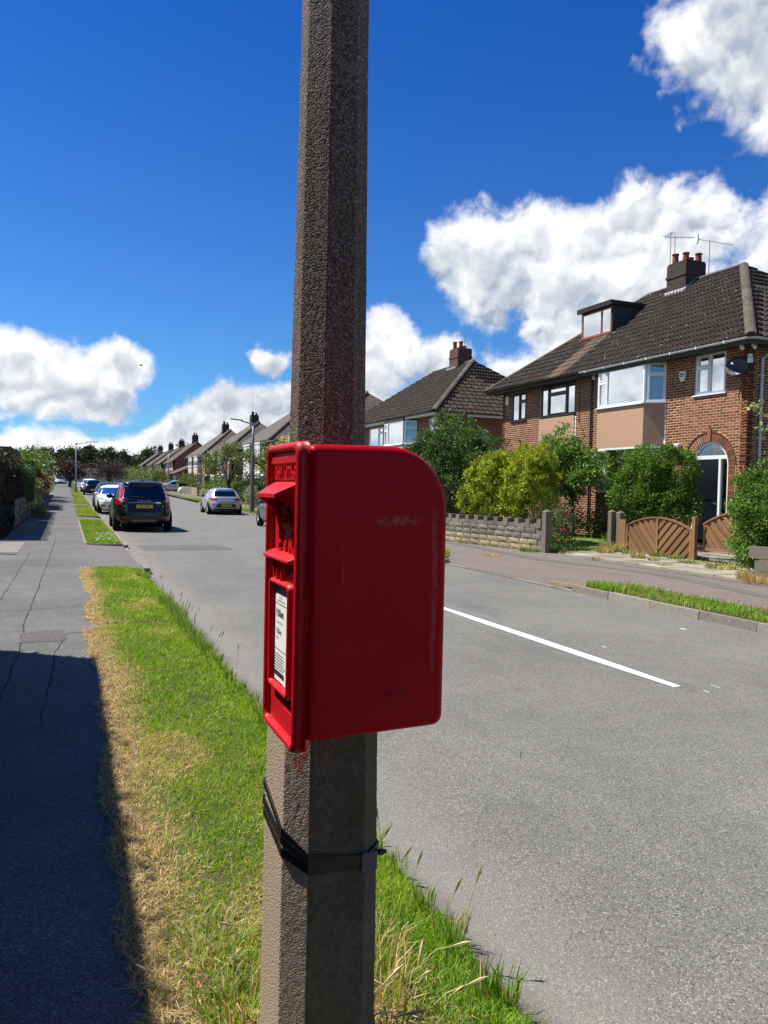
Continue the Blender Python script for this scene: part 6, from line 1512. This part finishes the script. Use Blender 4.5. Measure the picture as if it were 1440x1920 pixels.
foliage('foliage',[(11.3,50,.65,.55,.8,.65),(11.3,50.3,1.2,.25,.3,.4)],1500,.11,[(.38,.40,.36),(.28,.32,.24),(.20,.25,.16)],t,.12)
t=thing('ornamental_tree',(12.6,63.5,gz(63)),'feathery green garden tree left of the near street lamp','tree')
trunk('trunk',(12.6,64.5,gz(63)),(12.6,64.5,2.4),.11,.07,t,[(11.6,63,3.5),(13.4,66,3.4),(12.5,64,4.4),(12.0,66,3.6)])
trunk('trunk',(12.9,64.0,gz(63)),(13.2,63.6,2.6),.08,.05,t,[(13.8,62.5,3.8)])
foliage('crown',[(12.4,64.5,4.0,1.2,1.6,.65),(11.4,65.5,3.5,.9,1.4,.5),(13.6,62.5,3.9,1.0,1.5,.55),(12.6,64,4.8,.7,1,.4),(14.0,61,3.3,.8,1.2,.5),(11.5,66,2.9,.7,1,.4),(13,64,2.6,.6,.9,.5)],4200,.17,[(.11,.16,.03),(.14,.20,.04),(.08,.12,.025),(.18,.20,.05)],t,.22,inner=.4)
t=thing('ornamental_tree',(9.9,36.5,.1),'yellow flowering garden tree at the left of the post box, by the street lamp','tree')
trunk('trunk',(10.6,38.2,.1),(10.3,38,2.0),.08,.05,t,[(9.6,37.4,3),(10.9,38.4,3.2)])
foliage('crown',[(9.9,38,3.0,.9,1.0,.75),(10.6,38,3.4,.8,.9,.6),(9.4,37.8,2.6,.45,.6,.35),(10.2,38,2.3,.7,.7,.45)],3600,.12,[(.07,.10,.025),(.10,.13,.03),(.05,.08,.02)],t,.13)
foliage('flower_cluster',[(9.5,37.6,2.9,.6,.8,.75),(10.3,37.6,3.6,.8,.6,.4),(9.5,37.6,2.3,.3,.4,.3)],750,.12,[(.60,.45,.10),(.66,.55,.22),(.5,.38,.08)],t,.10,mat=PETAL)
# white bag and dark bins in the gateway by the wall
t=thing('wheelie_bin',(12.3,91.0,gz(91)),'dark wheelie bin standing in the gateway beyond the silver car','wheelie bin'); m=MB(); m.prism([(12.1,90.5,gz(91)+.1),(12.7,90.5,gz(91)+.1),(12.75,90.5,gz(91)+1.15),(12.0,90.5,gz(91)+1.1)],(0,.6,0)); m.build('body',UNDER,t); m=MB(); m.box(11.95,12.8,90.4,91.15,gz(91)+1.13,gz(91)+1.2); m.build('lid',UNDER,t)
t=thing('white_sack',(12.0,89.4,gz(89)),'white sack on the ground in the gateway beyond the silver car','sack'); m=MB(); m.lathe([(0,0),(.27,.03),(.33,.25),(.27,.5),(.12,.66),(0,.7)],(12.0,89.4,gz(89)+.1),n=10); m.build('sack',WPLAS,t,smooth=True)

# ================================================================ LEFT SIDE
def hedge_box(x0,x1,y0,y1,z0,z1,n,size,cols,label,clump=.07,name='hedge',core=(.02,.03,.01),core_in=.10):
    t=thing(name,((x0+x1)/2,y0,z0),label,'hedge'); i=core_in
    MB().box(x0+i,x1-i,y0+i,y1-i,z0,z1-i).build('inner_branches',simple('hedge_inner',core,.95,.3,8) if 'hedge_inner' not in bpy.data.materials else bpy.data.materials['hedge_inner'],t)
    r=np.random.default_rng(5+len(WL)); A=[((y1-y0)*(z1-z0),0),((y1-y0)*(x1-x0),1),((x1-x0)*(z1-z0),2),((x1-x0)*(z1-z0),3),((y1-y0)*(z1-z0)*.3,4)]
    p=np.array([a for a,_ in A]); p/=p.sum(); f=r.choice(5,n,p=p); u=r.random(n); v=r.random(n)
    X=np.where(f==0,x1,np.where(f==4,x0,x0+(x1-x0)*u)); Y=np.where(f==2,y0,np.where(f==3,y1,y0+(y1-y0)*np.where(f==1,v,u))); Z=np.where(f==1,z1,z0+(z1-z0)*v)
    N_=np.zeros((n,3)); N_[f==0,0]=1; N_[f==1,2]=1; N_[f==2,1]=-1; N_[f==3,1]=1; N_[f==4,0]=-1
    # roll the arrises
    P=np.stack([X,Y,Z],1); nz=np.array([mnoise.noise(Vector(q)*1.6)*.10+mnoise.noise(Vector(q)*5)*.05 for q in P]); P+=N_*(nz[:,None]-.03)+r.normal(size=(n,3))*.035
    out_=N_*.9+r.normal(size=(n,3))*.8+np.array([0,0,.3]); out_/=np.linalg.norm(out_,axis=1)[:,None]
    nr=r.normal(size=(n,3))+N_*.8; nr-=out_*(nr*out_).sum(1)[:,None]; nr/=np.linalg.norm(nr,axis=1)[:,None]; sd=np.cross(out_,nr)
    s=(size*(.6+.8*r.random(n)))[:,None]; V=np.stack([P,P+out_*s*.5+sd*s*.3,P+out_*s,P+out_*s*.5-sd*s*.3],1).reshape(-1,3)
    b=(np.arange(n)*4)[:,None]; F=np.concatenate([b+np.array([[0,1,2]]),b+np.array([[0,2,3]])],0); ca=np.array(cols)
    c=ca[r.integers(0,len(ca),n)]*(.7+.6*r.random(n))[:,None]; npmesh('foliage',V,F,LEAF,t,col=np.repeat(c,4,axis=0)); return t
HG=[(.03,.06,.015),(.045,.085,.02),(.025,.05,.012)]
hedge_box(-2.5,-1.31,-3.5,8.25,.1,3.32,40000,.05,HG,core_in=.015,label='tall clipped hedge beside the camera whose shadow covers the near footpath')
hedge_box(-2.9,-1.60,22.3,33.0,.1,2.42,26000,.06,[(.035,.035,.02),(.05,.045,.025),(.03,.03,.015)],'tall dark brownish hedge at the left edge of the picture')
hedge_box(-2.6,-1.52,33.3,41.5,.7,2.25,12000,.07,[(.03,.09,.02),(.05,.13,.03),(.04,.11,.025)],'mid green clipped hedge above the block wall on the left')
hedge_box(-2.7,-1.50,44,50.5,.6,2.75,9000,.09,[(.14,.20,.025),(.10,.16,.02),(.19,.24,.03)],'yellow-green hedge on the left, beyond the mid green one')
def left_wall(y0,y1,h,label,mat=CONCW,x=-1.52):
    w=thing('garden_wall',(x,y0,gz(y0)),label,'garden wall'); its=[]
    v,f=stone_mesh(.44,.215,.12,6,.012); v=[(-a,b,c) for a,b,c in v]; f=[tuple(q[::-1]) for q in f]
    for c in range(int(h/.225)):
        k=0
        while y0+.45*k<y1: y=y0+.45*k+(.22 if c%2 else 0); its.append(np.array(Matrix.Translation((x+random.uniform(-.006,.006),y,gz(y)+.21+.225*c)))); k+=1
    pieces('block',v,f,mat,its,w,limit=60,stuff='block')
    MB().box(x-.12,x-.02,y0,y1,gz(y0)-.1,gz(y0)+.08+h).build('mortar_core',POSTC,w); return w
left_wall(27.5,42,.9,'grey block wall under the hedges on the left')
left_wall(43.2,56,.9,'darker block wall further along the left footpath',CONCY,-1.45)
left_wall(58,74,1.0,'low wall beyond the red shrub on the left',CONCW,-1.45)
gpost(-1.62,17.95,.1,1.35,.10,'slim post at the drive entrance just outside the left edge',DFRAME,grp=None,cap=False)
for x,y,z,rx,ry,rz_,lab,cols,n,s in (
 (-2.3,57.5,2.45,1.3,3.6,1.25,'tall bushy shrub with long leaves, highest one on the left side',[(.07,.14,.03),(.11,.19,.05),(.16,.23,.09)],6500,.17),
 (-2.0,66,2.0,1.0,3.5,1.6,'loose green shrub on the left just before the purple tree',[(.07,.13,.03),(.12,.18,.05)],3500,.18),
 (-1.45,45.5,1.35,.55,1.1,.62,'small red leaved shrub on the left above the block wall',[(.16,.02,.03),(.24,.03,.05),(.10,.015,.02)],2200,.10),
 (-1.40,41.0,1.25,.40,.8,.45,'pale variegated shrub left of the red one',[(.30,.33,.15),(.40,.42,.22),(.15,.2,.06)],1400,.09),
 (-1.35,51.5,1.5,.45,1.3,.7,'pale green shrub just right of the red one',[(.28,.33,.14),(.16,.22,.06)],1600,.11),
 (-1.75,61.0,2.35,.6,1.0,.7,'shrub with dusty pink flower heads on the left',[(.28,.16,.14),(.2,.14,.08),(.1,.14,.04)],1200,.14),
 (-1.0,35.0,.3,.35,.7,.28,'low plant spilling over the edge of the left footpath',[(.10,.14,.03),(.16,.2,.06)],700,.08)):
    t=thing('shrub',(x,y,gz(y)),lab,'shrub'); foliage('foliage',[(x,y,z+gz(y)*.6,rx,ry,rz_),(x-.2,y+.5*ry,z+.1+gz(y)*.6,rx*.8,ry*.6,rz_*.8)],n,s,cols,t,s*1.1)
# ================================================================ STREET TREES, WOODS, LAMPS
PUR=[(.045,.022,.032),(.065,.030,.042),(.032,.018,.024)]
def purple_tree(x,y,top,rx,lab):
    z0=gz(y); t=thing('purple_leaved_tree',(x,y,z0),lab,'tree'); trunk('trunk',(x,y,z0),(x+.1,y,z0+1.7),.22,.15,t,[(x-1.2,y,top-1.5),(x+1.2,y,top-1.4),(x,y+1,top-.8),(x+.3,y-1,top-1)])
    h=(top-z0-1.1)/2; zc=z0+1.1+h
    foliage('crown',[(x,y,zc,rx,rx,h),(x-.45*rx,y,zc-.2*h,rx*.65,rx*.7,h*.75),(x+.5*rx,y,zc-.25*h,rx*.6,rx*.7,h*.7),(x+.1*rx,y,zc+.35*h,rx*.6,rx*.6,h*.6)],9500,.17,PUR,t,.26,inner=.3)
purple_tree(.42,118,4.6,2.2,'purple leaved tree on the left side of the street with its trunk in view')
purple_tree(7.3,150,5.5,3.2,'purple leaved tree near the end of the street, in front of the bungalows')
# woodland beyond
r=np.random.default_rng(3); bl=[]
for i in range(95):
    y=r.uniform(300,360); az_=r.uniform(-.03,.165); x=y*az_; top=float(np.interp(x*330/y,[-12,-3.9,14.9,19,25,29,33.5,38,44,60],[10.5,11.8,13.2,12.2,9.2,11.5,13.4,12,9.6,8])); z=top-r.uniform(2.0,3.6); bl.append((x,y,z,r.uniform(3.2,5.2),4.5,r.uniform(2.6,3.8)))
for i in range(40):
    y=r.uniform(285,300); x=y*r.uniform(-.05,.17); bl.append((x,y,4.5,5,4,4))
wd=foliage('woodland',bl,95000,.75,[(.020,.042,.016),(.028,.055,.018),(.016,.032,.014),(.040,.066,.02)],None,.7,inner=.1,lumps=500,lr=1.3); wd['kind']='stuff'
m=MB(); pts=[(-60,8),(-20,8.5),(-4,9),(15,10),(26,6.5),(33,10),(45,7),(80,5)]; n=len(pts)
m.add([(x,365,z) for x,z in pts]+[(x,372,z) for x,z in pts]+[(x,300,1.8) for x,_ in pts],[(i,i+1,n+i+1,n+i) for i in range(n-1)]+[(2*n+i,2*n+i+1,i+1,i) for i in range(n-1)]); m.build('hill',simple('dark_hill_ground',(.02,.03,.012),.95,.3,.1),smooth=True)['kind']='structure'
m=MB()
t=thing('poplar_tree',(20.6,150,gz(150)),'tall narrow dark tree rising above the roofs in the middle distance','tree'); trunk('trunk',(20.6,150,gz(150)),(20.6,150,7),.3,.15,t); foliage('crown',[(20.6,150,7.3,1.25,1.3,2.2),(20.5,150,5.2,1.5,1.5,2),(18.9,150,6.0,.9,1,.8)],2600,.35,[(.025,.055,.018),(.035,.07,.022)],t,.35)
# street lamps
def lamp(x,y,h,dirx,label,arm=1.15,conc=True,r=.1):
    z0=gz(y); t=thing('street_lamp',(x,y,z0),label,'street lamp'); zb=z0-.05
    m=MB(); n=8
    if conc: m.tube([(x,y,zb),(x,y,z0+.6),(x,y,z0+3.2)],[r*1.45,r*1.3,r*.95],8); m.build('concrete_base',POSTC,t); m=MB(); m.tube([(x,y,z0+3.2),(x,y,z0+h)],[r*.80,r*.62],10); m.build('steel_shaft',STEEL,t,smooth=True)
    else: m.tube([(x,y,zb),(x,y,z0+h)],[r*1.1,r*.6],8); m.build('shaft',STEEL if not conc else POSTC,t,smooth=True)
    m=MB(); m.tube([(x,y,z0+h-.04),(x+dirx*.35,y,z0+h+.02),(x+dirx*arm*.6,y-.05,z0+h+.09)],[r*.45,r*.4,r*.35],6); m.box(x-r*.9,x+r*.9,y-r*.9,y+r*.9,z0+h-.16,z0+h+.02); m.build('arm',STEEL,t)
    m=MB(); a=x+dirx*arm*.52; b=x+dirx*arm*1.12; q=[(a,-.05),(a+(b-a)*.3,-.10),(b-(b-a)*.1,-.09),(b,-.03),(b,.03),(b-(b-a)*.1,.09),(a+(b-a)*.3,.10),(a,.05)]
    m.prism([(u,y+v,z0+h+.07+(u-x)*dirx*.06) for u,v in q],(0,0,.055)); m.build('lantern',GREYP,t,bevel=.01); return t
lamp(9.52,42.2,5.05,-1,'near grey street lamp with a concrete base behind the silver car, arm over the road')
lamp(.86,82,5.0,1,'street lamp on the left grass verge with its arm pointing right',1.7,False,.085)
lamp(13.3-.0,108,5.2,-1,'distant street lamp in front of the gabled houses above the dark estate car',2.2,False,.11) if False else lamp(11.6,98,4.9,-1,'distant street lamp above the roof of the black parked car',1.9,False,.10)
# bird
t=thing('bird',(-1.7,0,0),'small dark bird flying against the big cloud on the left','bird')
def bird(p):
    m=MB(); x,y,z=p; m.tube([(x-.12,y,z),(x-.04,y,z+.02),(x+.06,y,z+.01),(x+.14,y,z-.01)],[.006,.04,.035,.008],6)
    m.add([(x-.03,y,z+.03),(x+.05,y,z+.03),(x+.0,y-.16,z+.12),(x+.03,y-.30,z+.06)],[(0,1,3,2)]); m.add([(x-.03,y,z+.03),(x+.05,y,z+.03),(x-.0,y+.16,z+.12),(x+.03,y+.30,z+.06)],[(0,1,3,2)]); return m
bp=Vector((.0839,1.0,.1455))*60; t.location=bp+Vector((0,0,CAMH)); WL[t.name]=Vector(t.location); bird(tuple(t.location)).build('body',UNDER,t)
# ================================================================ CARS (local: x across, y forward, rear bumper at y=0)
class Car:
    def __init__(s,rows,n=5.0):
        a=np.array(rows,float); s.z=a[:,0]; zs=np.linspace(a[0,0],a[-1,0],160)
        def sm(q):
            v=np.interp(zs,s.z,q); k=np.ones(7)/7; vp=np.concatenate([v[:1].repeat(3),v,v[-1:].repeat(3)]); return np.convolve(vp,k,'valid')
        s.zs=zs; s.w=sm(a[:,1]); s.yf=sm(a[:,2]); s.yr=sm(a[:,3]); s.n=n
    def at(s,z): return tuple(float(np.interp(z,s.zs,q)) for q in (s.w,s.yf,s.yr))
    def side(s,y,z,sg,o=0):
        w,yf,yr=s.at(z); yc,L=(yf+yr)/2,(yf-yr)/2; t=min(.999,abs((y-yc)/L)); x=w*(1-t**s.n)**(1/s.n); return (sg*(x+o),y,z)
    def rear(s,x,z,o=0):
        w,yf,yr=s.at(z); yc,L=(yf+yr)/2,(yf-yr)/2; t=min(.999,abs(x)/w); return (x,yc-L*(1-t**s.n)**(1/s.n)-o,z)
    def front(s,x,z,o=0):
        w,yf,yr=s.at(z); yc,L=(yf+yr)/2,(yf-yr)/2; t=min(.999,abs(x)/w); return (x,yc+L*(1-t**s.n)**(1/s.n)+o,z)
    def shell(s,mat,par,name='body'):
        N=64; vs=[];fs=[]; zz=np.linspace(s.zs[0],s.zs[-1],70)
        for z in zz:
            w,yf,yr=s.at(z); yc,L=(yf+yr)/2,(yf-yr)/2
            for k in range(N):
                a=2*math.pi*k/N; c,q=math.cos(a),math.sin(a); e=2/s.n
                vs.append((w*math.copysign(abs(c)**e,c),yc+L*math.copysign(abs(q)**e,q),z))
        for j in range(len(zz)-1):
            for k in range(N): fs.append((j*N+k,j*N+(k+1)%N,(j+1)*N+(k+1)%N,(j+1)*N+k))
        b=(len(zz)-1)*N; fs.append(tuple(b+k for k in range(N))); fs.append(tuple(range(N))[::-1])
        m=MB(); m.add(vs,fs); return m.build(name,mat,par,smooth=True,local=True)
    def patch(s,fn,poly,mat,par,name,o=.006,res=.05):
        """poly in (a,z) ; tessellated grid clipped to polygon"""
        m=MB(); us=[p[0] for p in poly]; vs_=[p[1] for p in poly]
        nu=max(2,int((max(us)-min(us))/res)); nv=max(2,int((max(vs_)-min(vs_))/res)); 
        for i in range(nu):
            for j in range(nv):
                a,b=min(us)+(max(us)-min(us))*i/nu,min(us)+(max(us)-min(us))*(i+1)/nu; c,d=min(vs_)+(max(vs_)-min(vs_))*j/nv,min(vs_)+(max(vs_)-min(vs_))*(j+1)/nv
                q=clip(clip(clip(clip(list(poly),1,0,b),-1,0,-a),0,1,d),0,-1,-c)
                if len(q)>2: m.poly([fn(u,v,o) for u,v in q])
        if not m.v: return None
        return m.build(name,mat,par,smooth=False,local=True)
def wheel(par,x,y,r,w,sg):
    t=link('wheel',None,par); t.location=(0,0,0)
    m=MB(); m.lathe([(r*.66,-w/2),(r*.93,-w/2),(r,-w*.36),(r,w*.36),(r*.93,w/2),(r*.66,w/2)],(x,y,r),axis='X',n=28); m.build('tyre',TYRE,t,smooth=True,local=True)
    xo=x+sg*(w/2-.03); m=MB(); m.lathe([(r*.68,0),(r*.64,-sg*.02),(r*.60,-sg*.05),(r*.60,-sg*.12)],(xo,y,r),axis='X',n=24)
    for k in range(5):
        a=2*math.pi*k/5+.3
        for d in (-.16,.16):
            p=[(xo,y+q*math.cos(a+d*(q/(r*.64))),r+q*math.sin(a+d*(q/(r*.64)))) for q in (r*.12,r*.64)]; m.tube(p,[.03,.022],5)
    m.lathe([(r*.16,0),(0,sg*.01)],(xo,y,r),axis='X',n=10); m.build('rim',RIM,t,local=True)
    m=MB(); m.lathe([(r*.6,-sg*.10),(0,-sg*.10)],(xo,y,r),axis='X',n=16); m.build('brake_disc',UNDER,t,local=True)
def make_car(name,rows,paint,loc,rz,label,kind,n=5.0,wb=(.85,3.6),wr=.33,plate=None,front=False,pmat=None,brand=None):
    t=thing(name,loc,label,'car','cars parked along the street',rz); c=Car(rows,n); c.shell(paint,t)
    H=c.zs[-1]; R=lambda x,z,o=.006:c.rear(x,z,o); Fn=lambda x,z,o=.006:c.front(x,z,o)
    W=max(c.w)
    # dark wheel arches, wheels
    for y in wb:
        for sg in (-1,1):
            m=MB(); pts=[(y+(wr+.06)*math.cos(a),wr+(wr+.06)*math.sin(a)) for a in np.linspace(-.45,math.pi+.45,20)]
            m.add([c.side(a,max(b,c.zs[0]+.01),sg,.008) for a,b in pts]+[c.side(y,wr,sg,.008)],[(i,i+1,20) for i in range(19)]+[(19,0,20)]); m.build('wheel_arch',UNDER,t,local=True)
            wheel(t,sg*(W-.105),y,wr,.225,sg)
    MB().box(-W+.3,W-.3,.5,max(c.yf)-.6,.14,c.zs[0]+.08).build('underbody',UNDER,t,local=True)
    return t,c,R,Fn
SUVR=[(.27,.84,4.40,.16),(.36,.92,4.56,.05),(.52,.945,4.63,.0),(.66,.945,4.63,.01),(.80,.940,4.62,.05),(.92,.935,4.52,.08),(1.02,.925,4.05,.10),(1.09,.905,3.55,.13),(1.14,.875,3.35,.18),(1.30,.81,3.05,.32),(1.45,.745,2.75,.46),(1.57,.69,2.45,.55),(1.62,.655,2.25,.46),(1.66,.58,2.0,.62),(1.685,.48,1.8,.80),(1.70,.25,1.6,1.1)]
t,c,R,Fn=make_car('estate_car',SUVR,CBLACK,(2.40,26.55,0),rad(-.6),'black tall estate car seen from behind on the left side of the road','suv',5.0,(.92,3.68),.355)
c.patch(R,[(-.66,1.12),(.66,1.12),(.60,1.50),(-.60,1.50)],CGLASS,t,'rear_window')
c.patch(R,[(-.34,1.508),(.34,1.508),(.33,1.545),(-.33,1.545)],RLIGHT,t,'brake_light',.03)
for s in (-1,1):
    f=lambda x,z,o=.006,s=s:R(s*x,z,o)
    c.patch(f,[(.69,.90),(.90,.90),(.885,1.06),(.70,1.10),(.62,1.02)],RLIGHT,t,'tail_light',.012,.04)
    c.patch(f,[(.70,1.10),(.82,1.07),(.71,1.50),(.645,1.50)],RLIGHT,t,'tail_light',.012,.04)
    c.patch(f,[(.66,1.0),(.74,.97),(.80,1.08),(.70,1.12)],CLIGHT,t,'reversing_light',.018,.04)
    c.patch(f,[(.56,.44),(.72,.47),(.72,.50),(.58,.50)],RLIGHT,t,'reflector',.012,.04)
    c.patch(f,[(.42,.32),(.64,.33),(.62,.40),(.44,.40)],TRIM,t,'exhaust_tip',.02,.04)
    sf=lambda y,z,o=.006,s=s:c.side(y,z,s,o)
    c.patch(sf,[(.75,1.14),(1.75,1.12),(1.75,1.50),(1.0,1.48),(.85,1.35)],CGLASS,t,'side_window',.006,.08)
    c.patch(sf,[(1.82,1.12),(2.95,1.12),(2.55,1.45),(1.82,1.50)],CGLASS,t,'side_window',.006,.08)
    m=MB(); m.tube([(s*.63,.75,1.63),(s*.63,.9,1.70),(s*.62,2.3,1.72),(s*.61,2.5,1.66)],.018,6); m.build('roof_rail',TRIM,t,local=True)
    m=MB(); m.tube([(s*.86,3.0,1.12),(s*.98,2.98,1.14),(s*1.08,2.97,1.16)],[.04,.09,.06],8); m.build('door_mirror',CBLACK,t,smooth=True,local=True)
c.patch(R,[(-.52,.965),(.52,.965),(.52,.992),(-.52,.992)],CHROME,t,'chrome_strip',.02,.08)
c.patch(R,[(-.66,.30),(.66,.30),(.70,.42),(-.70,.42)],TRIM,t,'bumper_skirt',.012,.08); c.patch(R,[(-.38,.33),(.38,.33),(.40,.42),(-.40,.42)],GTRIM,t,'skid_plate',.022,.08)
c.patch(R,[(-.44,.70),(.44,.70),(.50,.94),(-.50,.94)],CBLACK,t,'tailgate_recess',.008,.08)
c.patch(Fn,[(-.72,1.14),(.72,1.14),(.63,1.50),(-.63,1.50)],CGLASSL,t,'windscreen')
pl_=MB().box(-.26,.26,-.012,-.002,.80,.91).build('number_plate',YPLATE,t,local=True)
text_mesh('plate_lettering','T31 VOR',.10,INK,lambda u,v,w:(u,-.0135-w,.855+v),0,pl_,sx=.85,local=True,bold=.002)
text_mesh('badge_lettering','V O L V O',.062,CHROME,lambda u,v,w:(u,c.rear(u,1.03)[1]-.010-w,1.03+v),.004,t,sx=1.25,local=True,spacing=1.2)
text_mesh('badge_lettering','XC60',.05,CHROME,lambda u,v,w:(-.62+u,c.rear(-.62,.86)[1]-.012-w,.86+v),.004,t,local=True)
text_mesh('badge_lettering','D5',.045,CHROME,lambda u,v,w:(.60+u,c.rear(.6,.86)[1]-.012-w,.86+v),.004,t,local=True)
m=MB(); m.tube([c.rear(.0,1.13,.02),c.rear(-.2,1.17,.025),c.rear(-.42,1.17,.03)],.009,5); m.build('rear_wiper',TRIM,t,local=True)
m=MB(); m.prism([(-.03,1.05,1.69),(.03,1.05,1.69),(.01,.98,1.76),(-.01,.98,1.76)],(0,.08,0)); m.build('roof_aerial',TRIM,t,local=True)
# silver hatchback
HR=[(.22,.80,4.1,.14),(.34,.875,4.22,.03),(.48,.90,4.27,.0),(.62,.905,4.26,.0),(.76,.90,4.15,.06),(.86,.885,3.95,.12),(.94,.865,3.3,.16),(1.0,.83,3.0,.24),(1.12,.77,2.75,.42),(1.24,.70,2.5,.62),(1.34,.635,2.3,.78),(1.385,.58,2.1,.72),(1.42,.50,1.9,.95),(1.45,.34,1.65,1.2),(1.46,.15,1.5,1.35)]
def hatch_rear(t,c,R,Fn,paint,plate,dark=False):
    c.patch(R,[(-.60,1.0),(.60,1.0),(.52,1.30),(-.52,1.30)],CGLASS,t,'rear_window')
    for s in (-1,1):
        f=lambda x,z,o=.006,s=s:R(s*x,z,o)
        c.patch(f,[(.42,.85),(.46,.82),(.86,.76),(.87,.90),(.66,.92)],RLIGHT,t,'tail_light',.012,.05)
        sf=lambda y,z,o=.006,s=s:c.side(y,z,s,o)
        c.patch(sf,[(.95,1.02),(1.75,.98),(1.75,1.30),(1.2,1.28)],CGLASS,t,'side_window',.006,.08); c.patch(sf,[(1.80,.98),(2.75,.98),(2.35,1.27),(1.80,1.31)],CGLASS,t,'side_window',.006,.08)
        m=MB(); m.tube([(s*.80,2.72,.98),(s*.92,2.70,1.0),(s*1.0,2.70,1.0)],[.03,.075,.05],8); m.build('door_mirror',TRIM if not dark else paint,t,smooth=True,local=True)
    c.patch(R,[(-.60,.40),(.60,.40),(.42,.62),(-.42,.62)],TRIM,t,'plate_recess',.008,.08); c.patch(R,[(-.72,.24),(.72,.24),(.66,.36),(-.66,.36)],TRIM,t,'bumper_skirt',.010,.08)
    c.patch(Fn,[(-.70,.98),(.70,.98),(.58,1.30),(-.58,1.30)],CGLASSL,t,'windscreen')
    p=MB().box(-.26,.26,-.022,-.012,.47,.58).build('number_plate',YPLATE,t,local=True)
    text_mesh('plate_lettering',plate,.095,INK,lambda u,v,w:(u,-.0235-w,.525+v),0,p,sx=.8,local=True,bold=.002)
t,c,R,Fn=make_car('hatchback_car',HR,CSILV,(7.93,41.3,.0),rad(-2.0),'silver hatchback parked on the right, seen from behind','hatch',4.6,(.78,3.40),.325)
hatch_rear(t,c,R,Fn,CSILV,'BL18 OXH')
t,c,R,Fn=make_car('hatchback_car',HR,CGREY,(7.82,27.2,.0),rad(-4),'dark grey car hidden behind the post box, only its rear wheel showing','hatch',4.6,(.80,3.40),.335)
hatch_rear(t,c,R,Fn,CGREY,'AB12 CDE',True) if False else hatch_rear(t,c,R,Fn,CGREY,'',True)
# white hatch facing the camera
def front_details(t,c,Fn,paint):
    for s in (-1,1):
        f=lambda x,z,o=.006,s=s:Fn(s*x,z,o)
        c.patch(f,[(.48,.66),(.86,.74),(.84,.84),(.60,.80)],CLIGHT,t,'headlight',.012,.05); c.patch(f,[(.55,.36),(.74,.36),(.74,.46),(.60,.47)],TRIM,t,'fog_lamp_housing',.01,.05)
        c.patch(f,[(.62,.38),(.70,.38),(.70,.44),(.62,.44)],CLIGHT,t,'fog_lamp',.018,.05)
        sf=lambda y,z,o=.006,s=s:c.side(y,z,s,o)
        c.patch(sf,[(.95,1.02),(1.75,.98),(1.75,1.30),(1.2,1.28)],CGLASS,t,'side_window',.006,.08); c.patch(sf,[(1.80,.98),(2.75,.98),(2.35,1.27),(1.80,1.31)],CGLASS,t,'side_window',.006,.08)
        m=MB(); m.tube([(s*.80,2.72,.98),(s*.92,2.70,1.0),(s*1.0,2.70,1.0)],[.03,.075,.05],8); m.build('door_mirror',paint,t,smooth=True,local=True)
    c.patch(Fn,[(-.68,1.0),(.68,1.0),(.56,1.31),(-.56,1.31)],CGLASSL,t,'windscreen'); c.patch(Fn,[(-.34,.60),(.34,.60),(.30,.66),(-.30,.66)],TRIM,t,'upper_grille',.01,.06)
    c.patch(Fn,[(-.46,.32),(.46,.32),(.34,.52),(-.34,.52)],TRIM,t,'lower_grille',.01,.06); c.patch(Fn,[(-.26,.47),(.26,.47),(.26,.58),(-.26,.58)],WPLATE,t,'number_plate',.02,.1)
    c.patch(Fn,[(-.66,.965),(.66,.965),(.68,.995),(-.68,.995)],TRIM,t,'scuttle',.01,.1)
t,c,R,Fn=make_car('hatchback_car',HR,CWHITE,(2.30,45.0,.05),math.pi+rad(1.0),'white hatchback facing the camera behind the black estate car','hatch',4.4,(.78,3.40),.325); front_details(t,c,Fn,CWHITE)
t,c,R,Fn=make_car('estate_car',[(z*1.07,w*1.02,f*1.03,r_) for z,w,f,r_ in HR],CBLUE,(2.45,52.2,gz(50)),math.pi,'dark blue car behind the white hatchback','hatch',4.6,(.8,3.5),.33); front_details(t,c,Fn,CBLUE)
t,c,R,Fn=make_car('hatchback_car',HR,CBLACK,(2.35,78,gz(79)),rad(-1),'small black hatchback with red lights further up the left side','hatch',4.4,(.78,3.40),.325); hatch_rear(t,c,R,Fn,CBLACK,'',True)
t,c,R,Fn=make_car('hatchback_car',HR,CWHITE,(2.35,93,gz(93)),math.pi,'white car beyond the small black hatchback','hatch',4.4,(.78,3.40),.325); front_details(t,c,Fn,CWHITE)
t,c,R,Fn=make_car('hatchback_car',HR,CSILV,(13.9,95,gz(93)+.1),rad(90),'silver blue car parked in a drive behind the stone wall','hatch',4.4,(.78,3.40),.325); hatch_rear(t,c,R,Fn,CSILV,'',False)
for w_,y_,lab in ((CWHITE,118,'white van far up the left side of the street'),):
    t,c,R,Fn=make_car('van',[(.3,.9,4.6,.1),(.5,.98,4.7,.0),(1.1,.98,4.2,.0),(1.9,.90,3.6,.05),(2.05,.75,3.4,.2),(2.08,.5,3.2,.3)],w_,(-.6-.3,y_+30,gz(y_+30)),math.pi,lab,'van',6,(.9,3.9),.34); front_details(t,c,Fn,w_)
